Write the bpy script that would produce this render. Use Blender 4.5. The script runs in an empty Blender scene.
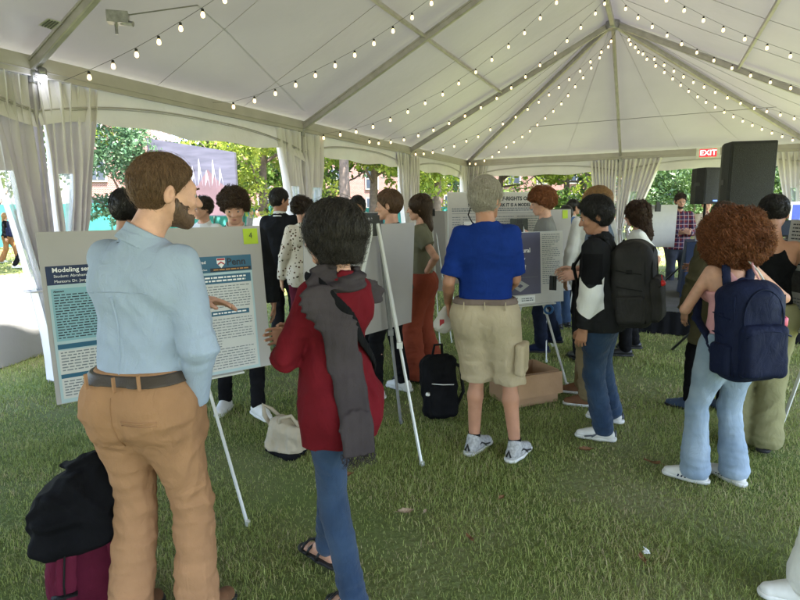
import bpy, math, random
import numpy as np
from mathutils import Vector, Matrix
random.seed(7)
rng = np.random.default_rng(7)
SC = bpy.context.scene
COL = SC.collection
PI = math.pi
R = math.radians

# ---------------------------------------------------------------- camera
FPX = 555.0
CAMH = 1.6
PITCH = math.atan((300 - 209.6) / FPX)
ROLL = 0.0139

def ray(x, y):
    dx, dy = x - 400, 300 - y
    c, s = math.cos(ROLL), math.sin(ROLL)
    u = (dx * c + dy * s) / FPX
    v = (-dx * s + dy * c) / FPX
    return np.array([u, math.cos(PITCH) + v * math.sin(PITCH), -math.sin(PITCH) + v * math.cos(PITCH)])

def gnd(x, y, z=0.0):
    """point of the photograph's pixel (x, y) on the level z"""
    d = ray(x, y)
    return d * ((z - CAMH) / d[2]) + np.array([0, 0, CAMH])

def at(x, y, Y):
    """point of the photograph's pixel (x, y) at world depth Y"""
    d = ray(x, y)
    return d * (Y / d[1]) + np.array([0, 0, CAMH])

cam = bpy.data.cameras.new('camera')
camo = bpy.data.objects.new('camera', cam)
COL.objects.link(camo)
cam.sensor_width = 36
cam.lens = 36 * FPX / 800
cam.clip_start = 0.05
cam.clip_end = 600
camo.location = (0, 0, CAMH)
fw = Vector((0, math.cos(PITCH), -math.sin(PITCH)))
rt = Vector((1, 0, 0)); up = Vector((0, math.sin(PITCH), math.cos(PITCH)))
c_, s_ = math.cos(ROLL), math.sin(ROLL)
rt2 = rt * c_ - up * s_; up2 = up * c_ + rt * s_
camo.matrix_world = Matrix(((rt2.x, up2.x, -fw.x, 0), (rt2.y, up2.y, -fw.y, 0), (rt2.z, up2.z, -fw.z, CAMH), (0, 0, 0, 1)))
SC.camera = camo

# ---------------------------------------------------------------- materials
MATS = {}
def mat(name, col, rough=0.7, var=0.12, scale=18.0, bump=0.0, bscale=None, metal=0.0, spec=0.3, sheen=0.0,
        trans=0.0, crease=0.0, emit=None, estr=0.0, detail=4.0, col2=None, sss=0.0, stretch=(1, 1, 1), bdist=0.01):
    if name in MATS: return MATS[name]
    m = bpy.data.materials.new(name); m.use_nodes = True
    nt = m.node_tree; N = nt.nodes; L = nt.links
    b = N['Principled BSDF']; out = N['Material Output']
    b.inputs['Roughness'].default_value = rough
    b.inputs['Metallic'].default_value = metal
    b.inputs['Specular IOR Level'].default_value = spec
    if sheen: 
        b.inputs['Sheen Weight'].default_value = sheen
        b.inputs['Sheen Roughness'].default_value = 0.6
    if sss:
        b.inputs['Subsurface Weight'].default_value = sss
        b.inputs['Subsurface Radius'].default_value = (0.6, 0.25, 0.15)
        b.inputs['Subsurface Scale'].default_value = 0.02
    tc = N.new('ShaderNodeTexCoord'); mp = N.new('ShaderNodeMapping')
    mp.inputs['Scale'].default_value = stretch
    L.new(tc.outputs['Object'], mp.inputs['Vector'])
    nz = N.new('ShaderNodeTexNoise'); nz.inputs['Scale'].default_value = scale; nz.inputs['Detail'].default_value = detail
    L.new(mp.outputs['Vector'], nz.inputs['Vector'])
    mx = N.new('ShaderNodeMix'); mx.data_type = 'RGBA'
    rp = N.new('ShaderNodeMapRange'); rp.inputs['From Min'].default_value = .3; rp.inputs['From Max'].default_value = .7
    L.new(nz.outputs['Fac'], rp.inputs['Value']); L.new(rp.outputs['Result'], mx.inputs['Factor'])
    c = np.array(col[:3])
    if col2 is None:
        a0 = tuple(np.clip(c * (1 - var), 0, 1)) + (1,); a1 = tuple(np.clip(c * (1 + var), 0, 1)) + (1,)
    else:
        a0 = tuple(c) + (1,); a1 = tuple(col2) + (1,)
    mx.inputs[6].default_value = a0; mx.inputs[7].default_value = a1
    L.new(mx.outputs[2], b.inputs['Base Color'])
    if bump:
        n2 = N.new('ShaderNodeTexNoise'); n2.inputs['Scale'].default_value = bscale or scale * 6; n2.inputs['Detail'].default_value = 3
        L.new(mp.outputs['Vector'], n2.inputs['Vector'])
        bp = N.new('ShaderNodeBump'); bp.inputs['Strength'].default_value = bump; bp.inputs['Distance'].default_value = bdist
        L.new(n2.outputs['Fac'], bp.inputs['Height']); L.new(bp.outputs['Normal'], b.inputs['Normal'])
        if crease:      # soft rumples of worn cloth
            n3 = N.new('ShaderNodeTexNoise'); n3.inputs['Scale'].default_value = 7.5; n3.inputs['Detail'].default_value = 2.5; n3.inputs['Distortion'].default_value = 1.1
            m3 = N.new('ShaderNodeMapping'); m3.inputs['Rotation'].default_value = (.5, .35, .2); m3.inputs['Scale'].default_value = (1.7, 1.7, .9)
            L.new(tc.outputs['Object'], m3.inputs[0]); L.new(m3.outputs[0], n3.inputs['Vector'])
            ab = N.new('ShaderNodeMath'); ab.operation = 'SUBTRACT'; ab.inputs[1].default_value = .5; L.new(n3.outputs['Fac'], ab.inputs[0])
            a2 = N.new('ShaderNodeMath'); a2.operation = 'ABSOLUTE'; L.new(ab.outputs[0], a2.inputs[0]); a3 = N.new('ShaderNodeMath'); a3.operation = 'POWER'; a3.inputs[1].default_value = .6; L.new(a2.outputs[0], a3.inputs[0])
            b2 = N.new('ShaderNodeBump'); b2.inputs['Strength'].default_value = crease; b2.inputs['Distance'].default_value = .028; L.new(a3.outputs[0], b2.inputs['Height']); L.new(b2.outputs['Normal'], bp.inputs['Normal'])
    if trans:
        t = N.new('ShaderNodeBsdfTranslucent'); L.new(mx.outputs[2], t.inputs['Color'])
        ms = N.new('ShaderNodeMixShader'); ms.inputs['Fac'].default_value = trans
        L.new(b.outputs[0], ms.inputs[1]); L.new(t.outputs[0], ms.inputs[2]); L.new(ms.outputs[0], out.inputs['Surface'])
    if emit is not None:
        b.inputs['Emission Color'].default_value = tuple(emit) + (1,); b.inputs['Emission Strength'].default_value = estr
    MATS[name] = m
    return m

def cloth(name, col, var=.12, rough=.88, bump=.35, **k):
    k.setdefault('scale', 9.0); k.setdefault('bscale', 260.0); k.setdefault('sheen', 0); k.setdefault('bdist', .004); k.setdefault('crease', .22)
    return mat(name, col, rough, var, bump=bump, spec=.08, **k)

# ---------------------------------------------------------------- mesh helpers
def link(name, me, m=None, parent=None, smooth=False):
    o = bpy.data.objects.new(name, me)
    COL.objects.link(o)
    if m is not None:
        for q in (m if isinstance(m, (list, tuple)) else [m]): me.materials.append(q)
    if parent is not None: o.parent = parent
    return o

def mesh_np(name, V, Q, smooth=True, mi=None):
    """V (n,3); Q (m,k) faces of one size, or list of such arrays"""
    if not isinstance(Q, list): Q = [Q]
    Q = [q for q in Q if len(q)]
    me = bpy.data.meshes.new(name)
    me.vertices.add(len(V)); me.vertices.foreach_set('co', np.ascontiguousarray(V, dtype=np.float32).ravel())
    nl = sum(q.size for q in Q); npoly = sum(len(q) for q in Q)
    me.loops.add(nl); me.polygons.add(npoly)
    me.loops.foreach_set('vertex_index', np.concatenate([q.ravel() for q in Q]).astype(np.int32))
    st = []; o = 0
    for q in Q:
        st.append(o + np.arange(len(q)) * q.shape[1]); o += q.size
    me.polygons.foreach_set('loop_start', np.concatenate(st).astype(np.int32))
    if mi is not None: me.polygons.foreach_set('material_index', np.asarray(mi, dtype=np.int32))
    me.update(calc_edges=True)
    me.polygons.foreach_set('use_smooth', np.full(npoly, smooth))
    me.validate()
    return me

class MB:
    """collects boxes, bars, tubes, sheets -> one mesh"""
    def __init__(s): s.v = []; s.f = []; s.m = []; s.cur = 0
    def add(s, vs, fs):
        o = len(s.v); s.v += [tuple(v) for v in vs]; s.f += [tuple(i + o for i in f) for f in fs]; s.m += [s.cur] * len(fs)
    def box(s, c, d, M=None):
        c = np.array(c, float); h = np.array(d, float) / 2
        M = np.eye(3) if M is None else M
        vs = [c + M @ (h * np.array(q)) for q in ((-1,-1,-1),(1,-1,-1),(1,1,-1),(-1,1,-1),(-1,-1,1),(1,-1,1),(1,1,1),(-1,1,1))]
        s.add(vs, [(0,3,2,1),(4,5,6,7),(0,1,5,4),(1,2,6,5),(2,3,7,6),(3,0,4,7)])
    def beam(s, a, b, w, h, upv=(0, 0, 1), ch=.15):
        a = np.array(a, float); b = np.array(b, float); d = b - a; d /= np.linalg.norm(d)
        x = np.cross(d, upv); x /= np.linalg.norm(x); z = np.cross(x, d)
        c = min(w, h) * ch
        pr = [(-w/2+c,-h/2),(w/2-c,-h/2),(w/2,-h/2+c),(w/2,h/2-c),(w/2-c,h/2),(-w/2+c,h/2),(-w/2,h/2-c),(-w/2,-h/2+c)]
        n = len(pr); vs = [p + x * i + z * j for p in (a, b) for i, j in pr]
        s.add(vs, [(i, (i+1) % n, n+(i+1) % n, n+i) for i in range(n)] + [tuple(range(n))[::-1], tuple(range(n, 2*n))])
    def tube(s, pts, r, n=8, cap=True):
        pts = [np.array(p, float) for p in pts]; rr = r if hasattr(r, '__len__') else [r] * len(pts)
        vs = []; prev = None
        for i, p in enumerate(pts):
            d = pts[min(i+1, len(pts)-1)] - pts[max(i-1, 0)]; d = d / (np.linalg.norm(d) + 1e-9)
            if prev is None:
                x = np.cross(d, (0, 0, 1) if abs(d[2]) < .9 else (1, 0, 0))
            else: x = prev - d * (prev @ d)
            x = x / (np.linalg.norm(x) + 1e-9); prev = x; z = np.cross(x, d)
            vs += [p + (x * math.cos(2*PI*k/n) + z * math.sin(2*PI*k/n)) * rr[i] for k in range(n)]
        fs = [(i*n+k, i*n+(k+1) % n, (i+1)*n+(k+1) % n, (i+1)*n+k) for i in range(len(pts)-1) for k in range(n)]
        if cap: fs += [tuple(range(n))[::-1], tuple(range((len(pts)-1)*n, len(pts)*n))]
        s.add(vs, fs)
    def lathe(s, prof, n=16, M=None, c=(0, 0, 0)):
        M = np.eye(3) if M is None else M; c = np.array(c, float)
        vs = [c + M @ np.array([r * math.cos(2*PI*k/n), r * math.sin(2*PI*k/n), z]) for r, z in prof for k in range(n)]
        fs = [(i*n+k, i*n+(k+1) % n, (i+1)*n+(k+1) % n, (i+1)*n+k) for i in range(len(prof)-1) for k in range(n)]
        fs += [tuple(range(n))[::-1], tuple(range((len(prof)-1)*n, len(prof)*n))]
        s.add(vs, fs)
    def sheet(s, G):
        """G: (a,b,3) grid of points"""
        a, b = G.shape[:2]
        s.add(G.reshape(-1, 3), [(i*b+j, i*b+j+1, (i+1)*b+j+1, (i+1)*b+j) for i in range(a-1) for j in range(b-1)])
    def build(s, name, m, parent=None, smooth=False, sharp=None):
        me = bpy.data.meshes.new(name); me.from_pydata(s.v, [], s.f)
        if any(s.m): me.polygons.foreach_set('material_index', s.m)
        me.update()
        if smooth:
            me.polygons.foreach_set('use_smooth', [True] * len(me.polygons))
            if sharp:
                try: me.set_sharp_from_angle(angle=R(sharp))
                except Exception: pass
        return link(name, me, m, parent)

def tag(o, label=None, cat=None, group=None, kind=None):
    if label: o['label'] = label
    if cat: o['category'] = cat
    if group: o['group'] = group
    if kind: o['kind'] = kind
    return o

def thing(name, label, cat, loc=(0, 0, 0), rz=0.0, group=None):
    o = bpy.data.objects.new(name, None); COL.objects.link(o)
    o.empty_display_size = .1
    o.location = tuple(loc); o.rotation_euler = (0, 0, rz)
    return tag(o, label, cat, group)

def rotz(a):
    c, s = math.cos(a), math.sin(a); return np.array([[c, -s, 0], [s, c, 0], [0, 0, 1.]])
def rotx(a):
    c, s = math.cos(a), math.sin(a); return np.array([[1, 0, 0], [0, c, -s], [0, s, c]])
def roty(a):
    c, s = math.cos(a), math.sin(a); return np.array([[c, 0, s], [0, 1, 0], [-s, 0, c]])

def text(body, size, M4, m, parent, align='LEFT', name='lettering', bold=0.0, sx=1.0):
    cu = bpy.data.curves.new(name, 'FONT'); cu.body = body; cu.size = size; cu.align_x = align; cu.align_y = 'CENTER'
    cu.extrude = 0.0004; cu.offset = bold; cu.resolution_u = 2
    cu.materials.append(m)
    tmp = bpy.data.objects.new('tmp', cu); me = bpy.data.meshes.new_from_object(tmp); bpy.data.objects.remove(tmp)
    o = link(name, me, None, parent)
    if not me.materials: me.materials.append(m)
    o.matrix_local = M4 @ Matrix.Diagonal((sx, 1, 1, 1))
    return o

# ---------------------------------------------------------------- distance-field modelling
class Field:
    def __init__(s, lo, hi, h):
        s.h = h; s.lo = np.array(lo, float); n = np.ceil((np.array(hi) - s.lo) / h).astype(int) + 1
        s.n = n; s.F = np.full(n, 1.0, dtype=np.float32)
        s.ax = [(s.lo[i] + h * np.arange(n[i])).astype(np.float32) for i in range(3)]
    def sub(s, lo, hi):
        i0 = np.clip(np.floor((np.array(lo) - s.lo) / s.h).astype(int), 0, s.n); i1 = np.clip(np.ceil((np.array(hi) - s.lo) / s.h).astype(int) + 1, 0, s.n)
        if np.any(i1 <= i0): return None
        sl = tuple(slice(a, b) for a, b in zip(i0, i1))
        return sl, s.ax[0][sl[0]][:, None, None], s.ax[1][sl[1]][None, :, None], s.ax[2][sl[2]][None, None, :]
    def smin(s, sl, d, k):
        A = s.F[sl]
        if k > 0:
            hh = np.clip(.5 + .5 * (A - d) / k, 0, 1); s.F[sl] = A + (d - A) * hh - k * hh * (1 - hh)
        else: s.F[sl] = np.minimum(A, d)
    def cone(s, a, b, ra, rb, k=.02, flat=None, ff=1.0, cutp=None):
        a = np.array(a, float); b = np.array(b, float); rm = max(ra, rb) + max(k, 3 * s.h) + .01
        q = s.sub(np.minimum(a, b) - rm, np.maximum(a, b) + rm)
        if q is None: return
        sl, x, y, z = q
        d = _cone(x, y, z, a, b, ra, rb, flat, ff)
        if cutp is not None:
            p0, n0 = cutp
            d = np.maximum(d, (x - p0[0]) * n0[0] + (y - p0[1]) * n0[1] + (z - p0[2]) * n0[2])
        s.smin(sl, d, k)
    def ell(s, c, r, k=.02, M=None):
        c = np.array(c, float); m = max(r) + max(k, 3 * s.h) + .01
        q = s.sub(c - m, c + m)
        if q is None: return
        sl, x, y, z = q
        s.smin(sl, _ell(*_loc(x, y, z, c, M), r), k)
    def fn(s, lo, hi, f, k=.02, mode='min'):
        q = s.sub(lo, hi)
        if q is None: return
        sl, x, y, z = q; d = f(x, y, z)
        if mode == 'min': s.smin(sl, d, k)
        elif mode == 'sub':
            A = s.F[sl]
            if k > 0:
                hh = np.clip(.5 - .5 * (A + d) / k, 0, 1); s.F[sl] = A + (-d - A) * hh + k * hh * (1 - hh)
            else: s.F[sl] = np.maximum(A, -d)
        else: s.F[sl] = np.maximum(s.F[sl], d)
    def clip(s, p, n):
        x, y, z = s.ax[0][:, None, None], s.ax[1][None, :, None], s.ax[2][None, None, :]
        s.F = np.maximum(s.F, (x - p[0]) * n[0] + (y - p[1]) * n[1] + (z - p[2]) * n[2])
    def folds(s, f, band=.04):
        band = min(band, .030) if band <= .041 else band
        I = np.argwhere(np.abs(s.F) < band)
        P = s.lo + I * s.h
        s.F[I[:, 0], I[:, 1], I[:, 2]] += f(P).astype(np.float32)
    def sample(s, P):
        g = (P - s.lo) / s.h; g = np.clip(g, 0, np.array(s.n) - 1.001); i = g.astype(int); t = g - i
        r = 0
        for dx in (0, 1):
            for dy in (0, 1):
                for dz in (0, 1):
                    w = (t[:, 0] if dx else 1 - t[:, 0]) * (t[:, 1] if dy else 1 - t[:, 1]) * (t[:, 2] if dz else 1 - t[:, 2])
                    r = r + w * s.F[i[:, 0] + dx, i[:, 1] + dy, i[:, 2] + dz]
        return r
    def grad(s, P):
        e = s.h; g = np.stack([s.sample(P + np.eye(3)[i] * e) - s.sample(P - np.eye(3)[i] * e) for i in range(3)], 1)
        return g / (np.linalg.norm(g, axis=1, keepdims=True) + 1e-9)
    def mesh(s, smooth=2):
        F = s.F; F[0] = F[-1] = 1; F[:, 0] = F[:, -1] = 1; F[:, :, 0] = F[:, :, -1] = 1
        S = F < 0
        c = S[:-1, :-1, :-1].astype(np.int8)
        for d in ((1,0,0),(0,1,0),(0,0,1),(1,1,0),(1,0,1),(0,1,1),(1,1,1)):
            c = c + S[d[0]:S.shape[0]-1+d[0], d[1]:S.shape[1]-1+d[1], d[2]:S.shape[2]-1+d[2]]
        I = np.argwhere((c > 0) & (c < 8))
        if len(I) == 0: return np.zeros((0, 3)), np.zeros((0, 4), int)
        idx = np.full(c.shape, -1, dtype=np.int32); idx[I[:, 0], I[:, 1], I[:, 2]] = np.arange(len(I))
        acc = np.zeros((len(I), 3)); cnt = np.zeros(len(I))
        cr = np.array([(i, j, k) for i in (0, 1) for j in (0, 1) for k in (0, 1)])
        for a in cr:
            for ax in range(3):
                if a[ax]: continue
                b = a.copy(); b[ax] = 1
                fa = F[I[:, 0]+a[0], I[:, 1]+a[1], I[:, 2]+a[2]]; fb = F[I[:, 0]+b[0], I[:, 1]+b[1], I[:, 2]+b[2]]
                m = (fa < 0) != (fb < 0)
                t = np.where(m, fa / np.where(fa == fb, 1, fa - fb), 0)
                acc[m] += a + (b - a) * t[m][:, None]; cnt[m] += 1
        V = s.lo + s.h * (I + acc / cnt[:, None])
        Q = []
        for ax in range(3):
            o1, o2 = [(1, 2), (2, 0), (0, 1)][ax]
            sa = [slice(None)] * 3; sb = [slice(None)] * 3; sa[ax] = slice(0, -1); sb[ax] = slice(1, None)
            A = S[tuple(sa)]; B = S[tuple(sb)]
            E = np.argwhere(A != B)
            E = E[(E[:, o1] > 0) & (E[:, o2] > 0)]
            u = np.zeros(3, int); u[o1] = 1; v = np.zeros(3, int); v[o2] = 1
            g = lambda X: idx[X[:, 0], X[:, 1], X[:, 2]]
            q = np.stack([g(E - u - v), g(E - v), g(E), g(E - u)], 1)
            fl = ~A[E[:, 0], E[:, 1], E[:, 2]]
            q[fl] = q[fl][:, ::-1]
            Q.append(q)
        Q = np.concatenate(Q)
        for it in range(smooth):
            e = np.concatenate([Q[:, [0, 1]], Q[:, [1, 2]], Q[:, [2, 3]], Q[:, [3, 0]]])
            n = len(V); ct = np.bincount(e[:, 0], minlength=n) + np.bincount(e[:, 1], minlength=n)
            W = np.stack([np.bincount(e[:, 0], V[e[:, 1], i], n) + np.bincount(e[:, 1], V[e[:, 0], i], n) for i in range(3)], 1) / ct[:, None]
            lam = .5 if it % 2 == 0 else -.45
            if smooth <= 1: lam = .5
            V = V + (W - V) * lam
        return V, Q
    def obj(s, name, m, parent, smooth=2):
        V, Q = s.mesh(smooth)
        if len(V) == 0: return None
        return link(name, mesh_np(name, V, Q), m, parent)

def _cone(x, y, z, a, b, ra, rb, flat=None, ff=1.0):
    ab = b - a; L2 = float(ab @ ab) + 1e-9
    px, py, pz = x - a[0], y - a[1], z - a[2]
    t = np.clip((px * ab[0] + py * ab[1] + pz * ab[2]) / L2, 0, 1)
    cx, cy, cz = px - t * ab[0], py - t * ab[1], pz - t * ab[2]
    l2 = cx * cx + cy * cy + cz * cz
    if flat is not None:
        q = cx * flat[0] + cy * flat[1] + cz * flat[2]; l2 = l2 + (1 / ff**2 - 1) * q * q
    return np.sqrt(l2) - (ra + t * (rb - ra))
def _loc(x, y, z, c, M):
    x, y, z = x - c[0], y - c[1], z - c[2]
    if M is None: return x, y, z
    return (x * M[0, 0] + y * M[1, 0] + z * M[2, 0], x * M[0, 1] + y * M[1, 1] + z * M[2, 1], x * M[0, 2] + y * M[1, 2] + z * M[2, 2])
def _ell(x, y, z, r):
    k0 = np.sqrt((x/r[0])**2 + (y/r[1])**2 + (z/r[2])**2) + 1e-6; k1 = np.sqrt((x/r[0]**2)**2 + (y/r[1]**2)**2 + (z/r[2]**2)**2) + 1e-6
    return k0 * (k0 - 1) / k1
def _rbox(x, y, z, c, h, r, M=None):
    x, y, z = _loc(x, y, z, c, M)
    qx, qy, qz = np.abs(x) - (h[0]-r), np.abs(y) - (h[1]-r), np.abs(z) - (h[2]-r)
    return np.sqrt(np.maximum(qx, 0)**2 + np.maximum(qy, 0)**2 + np.maximum(qz, 0)**2) + np.minimum(np.maximum(np.maximum(qx, qy), qz), 0) - r

_PERM = np.random.default_rng(99).permutation(256); _PERM = np.concatenate([_PERM, _PERM, _PERM])
_GR = np.random.default_rng(98).normal(size=(256, 3)); _GR /= np.linalg.norm(_GR, axis=1, keepdims=True)
def perlin(P):
    I = np.floor(P).astype(int); f = P - I; u = f * f * f * (f * (f * 6 - 15) + 10); I &= 255; r = 0
    for dx in (0, 1):
        for dy in (0, 1):
            for dz in (0, 1):
                h = _PERM[_PERM[_PERM[(I[:, 0] + dx) & 255] + ((I[:, 1] + dy) & 255)] + ((I[:, 2] + dz) & 255)]
                g = _GR[h]; d = g[:, 0] * (f[:, 0] - dx) + g[:, 1] * (f[:, 1] - dy) + g[:, 2] * (f[:, 2] - dz)
                w = (u[:, 0] if dx else 1 - u[:, 0]) * (u[:, 1] if dy else 1 - u[:, 1]) * (u[:, 2] if dz else 1 - u[:, 2]); r = r + w * d
    return r * 1.6

def wrinkle(amp, lam=.07, seed=0, horiz=.5, fine=.35, pulls=()):
    """creased-cloth relief: ridged, stretched noise with stronger creases round the points in pulls (centre, crease normal, wavelength, radius, depth)"""
    g = np.random.default_rng(seed + 11); L = []
    for i in range(3):
        if g.random() < horiz: n = np.array([g.normal(0, .35), g.normal(0, .35), 1.])
        else: n = np.array([math.cos(g.uniform(0, 3.1)), math.sin(g.uniform(0, 3.1)), g.normal(0, .35)])
        L.append((unit_(n), g.uniform(0, 50, 3), lam * g.uniform(.8, 1.3) / (1 + .35 * i)))
    def layer(P, n, off, l, st=.30):
        q = P + .35 * l * np.stack([perlin(P / (l * 2.2) + off), perlin(P / (l * 2.2) + off + 9), perlin(P / (l * 2.2) + off + 17)], 1)
        c = (q @ n)[:, None] * n; return 1 - 2.6 * np.abs(perlin((c + (q - c) * st) / l + off))
    def f(P):
        r = 0
        for n, off, l in L: r = r - layer(P, n, off, l) * (.35 + .65 * np.clip(.5 + 1.3 * perlin(P / (l * 3) + off), 0, 1))
        r = r * (amp * .85)
        if fine: r = r + amp * fine * perlin(P / (lam * .35) + 5)
        for i, (c, n, l, rad, am) in enumerate(pulls):
            c = np.array(c, float); n = unit_(n); w = np.exp(-np.sum((P - c)**2, 1) / rad**2); m = w > .03
            if m.any(): 
                t = np.zeros(len(P)); t[m] = layer(P[m], n, np.full(3, 7.3 * i + seed), l * 1.7, .22); r = r - 1.35 * am * w * t
        return r
    return f
def unit_(v):
    v = np.array(v, float); return v / np.linalg.norm(v)

def strands(fld, n, steps, seg, rad, flow, parent, m, name='hair_strands', off=.002, curl=0.0, cw=60.0, seed=1, keep=None, src=None, sides=3, wander=.25):
    V, Q = fld.mesh(0) if src is None else src
    g = np.random.default_rng(seed)
    P = V[g.integers(0, len(V), n)] + g.normal(0, .002, (n, 3))
    if keep is not None: P = P[keep(P)]
    n = len(P)
    rnd = g.normal(0, wander, (n, 3)); offs = off * g.uniform(.3, 1.6, n)
    pts = []; ph = g.uniform(0, 6.28, n); cr = curl * g.uniform(.5, 1.3, n)
    D = None
    for i in range(steps):
        N = fld.grad(P); d = flow(P) + rnd
        d = d - N * np.sum(d * N, 1, keepdims=True) * .95
        d /= (np.linalg.norm(d, axis=1, keepdims=True) + 1e-9)
        D = d if D is None else D * .4 + d * .6
        F = fld.sample(P)
        Pn = P - N * (F - offs)[:, None]
        if curl:
            T = np.cross(N, D); a = ph + cw * seg * i
            Pn = Pn + (N * np.cos(a)[:, None] + T * np.sin(a)[:, None]) * cr[:, None] + N * cr[:, None] * .7
        pts.append(Pn); P = P - N * (F - offs)[:, None] + D * seg
    pts = np.stack(pts, 1)  # n, steps, 3
    return ribbons(name, pts, rad, m, parent, sides)

def ribbons(name, pts, rad, m, parent, sides=3):
    n, S = pts.shape[:2]
    T = np.gradient(pts, axis=1); T /= (np.linalg.norm(T, axis=2, keepdims=True) + 1e-9)
    ref = np.tile(np.array([.3, .2, .93]), (n, 1))[:, None, :]
    X = np.cross(T, ref); X /= (np.linalg.norm(X, axis=2, keepdims=True) + 1e-9); Z = np.cross(T, X)
    tp = np.linspace(1, .25, S)[None, :, None] * rad
    rings = [pts + (X * math.cos(2*PI*k/sides) + Z * math.sin(2*PI*k/sides)) * tp for k in range(sides)]
    V = np.stack(rings, 2).reshape(-1, 3)
    i = np.arange(n)[:, None, None]; j = np.arange(S-1)[None, :, None]; k = np.arange(sides)[None, None, :]
    b = (i*S + j) * sides; k2 = (k+1) % sides
    Q = np.stack([b + k, b + k2, b + sides + k2, b + sides + k], -1).reshape(-1, 4)
    return link(name, mesh_np(name, V, Q), m, parent)
# ---------------------------------------------------------------- people
def ik(S, W, hint, l1, l2):
    S, W, hint = (np.array(q, float) for q in (S, W, hint))
    d = W - S; L = np.linalg.norm(d); u = d / L
    L = min(max(L, abs(l1-l2) * 1.1 + .02), (l1 + l2) * .995); W = S + u * L
    a = (l1**2 - l2**2 + L**2) / (2 * L); h = math.sqrt(max(l1**2 - a**2, 0))
    v = hint - (S + u * ((hint - S) @ u)); v = v / (np.linalg.norm(v) + 1e-9)
    return S + u * a + v * h, W

def unit(v):
    v = np.array(v, float); return v / np.linalg.norm(v)

SKIN = dict(
    light=mat('skin_light', (.53, .29, .20), .48, .15, 22, .15, 300, sss=.08),
    fair=mat('skin_fair', (.60, .34, .25), .48, .15, 22, .15, 300, sss=.08),
    tan=mat('skin_tan', (.40, .20, .125), .5, .1, 12, .15, 300, sss=.06),
    olive=mat('skin_olive', (.36, .19, .115), .5, .1, 12, .15, 300, sss=.06),
    brown=mat('skin_brown', (.24, .115, .07), .5, .1, 12, .15, 300, sss=.05))
M_EYE = mat('eyeball', (.38, .35, .33), .2, .03); M_IRIS = mat('iris', (.03, .018, .012), .15, .1)
M_LIP = mat('lip', (.36, .13, .11), .45, .1)

def head_sdf(x, y, z):
    d = _ell(x, y + .016, z - .028, (.076, .096, .090))
    def sm(a, b, k):
        h = np.clip(.5 + .5 * (a - b) / k, 0, 1); return a + (b - a) * h - k * h * (1 - h)
    A = lambda *q: np.array(q, float)
    d = sm(d, _ell(x, y - .022, z + .024, (.058, .068, .082)), .03)
    d = sm(d, _cone(x, y, z, A(-.012, .062, -.088), A(.012, .062, -.088), .019, .019), .02)
    for s in (-1, 1):
        d = sm(d, _cone(x, y, z, A(s*.052, .0, -.045), A(s*.018, .058, -.086), .016, .015), .025)
        d = sm(d, _ell(x - s*.036, y - .065, z + .022, (.022, .018, .018)), .02)
    d = sm(d, _cone(x, y, z, A(-.03, .072, .024), A(.03, .072, .024), .014, .014), .02)
    for s in (-1, 1):
        e = np.sqrt((x - s*.031)**2 + (y - .096)**2 + (z - .004)**2) - .014
        h = np.clip(.5 - .5 * (d + e) / .012, 0, 1); d = d + (-e - d) * h + .012 * h * (1 - h)
        d = sm(d, _cone(x, y, z, A(s*.020, .0845, .0095), A(s*.043, .0790, .0085), .0052, .0052), .003)
        d = sm(d, _cone(x, y, z, A(s*.021, .0825, -.0085), A(s*.041, .0785, -.0075), .0048, .0048), .003)
    d = sm(d, _cone(x, y, z, A(0, .084, .010), A(0, .106, -.026), .008, .0125), .010)
    for s in (-1, 1): d = sm(d, _ell(x - s*.012, y - .098, z + .030, (.009, .010, .008)), .006)
    d = sm(d, _cone(x, y, z, A(-.016, .082, -.056), A(.016, .082, -.056), .0075, .0075), .006)
    d = sm(d, _cone(x, y, z, A(-.013, .083, -.066), A(.013, .083, -.066), .008, .008), .006)
    for s in (-1, 1):
        c, sn = math.cos(.35 * s), math.sin(.35 * s)
        X = (x - s*.080) * c + (y + .012) * sn; Y = -(x - s*.080) * sn + (y + .012) * c; Z = z + .004
        e = _ell(X, Y - Z*.15, Z, (.011, .019, .032))
        e = np.maximum(e, -(np.sqrt((X - s*.012)**2 + (Y - .002)**2 + (Z)**2 * .5) - .010))
        d = sm(d, e, .006)
    return d

def hand(F, W, dh, pn, side, curl, k, spread=1.0, thumb=.5):
    dh = unit(dh); pn = unit(np.array(pn, float) - dh * (np.array(pn, float) @ dh))
    ts = np.cross(dh, pn) * (1 if side > 0 else -1)
    L = [.074, .083, .078, .062]; rr = [.0088, .009, .0088, .0078]
    for i in range(4):
        o = (.031 - .0205 * i) * spread
        K = W + dh * (.088 - .004 * abs(i - 1)) * k + ts * o * k
        F.cone(W + ts * o * .55 * k + dh * .005 * k, K, .0145 * k, .0115 * k, .008, flat=pn, ff=.95)
        a = curl * .5; p = K
        for q, sg in enumerate((.45, .31, .24)):
            d = dh * math.cos(a) + pn * math.sin(a) + ts * (.10 * (1.5 - i) * (spread - .6) if q == 0 else 0)
            p2 = p + unit(d) * L[i] * sg * k
            F.cone(p, p2, (rr[i] - .0006 * q) * k, (rr[i] - .0006 * (q + 1)) * k, .0025)
            p = p2; a += curl * .6
    b = W + dh * .022 * k + ts * .022 * k
    m = b + unit(dh * .75 + ts * .75 + pn * .35) * .04 * k
    e = m + unit(dh * .9 + ts * (.35 * (1 - thumb)) + pn * thumb * .8) * .032 * k
    t = e + unit(dh * .95 + pn * thumb * .9 - ts * .1) * .026 * k
    F.cone(b, m, .015 * k, .0115 * k, .008); F.cone(m, e, .011 * k, .0098 * k, .003); F.cone(e, t, .0098 * k, .008 * k, .003)

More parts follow.
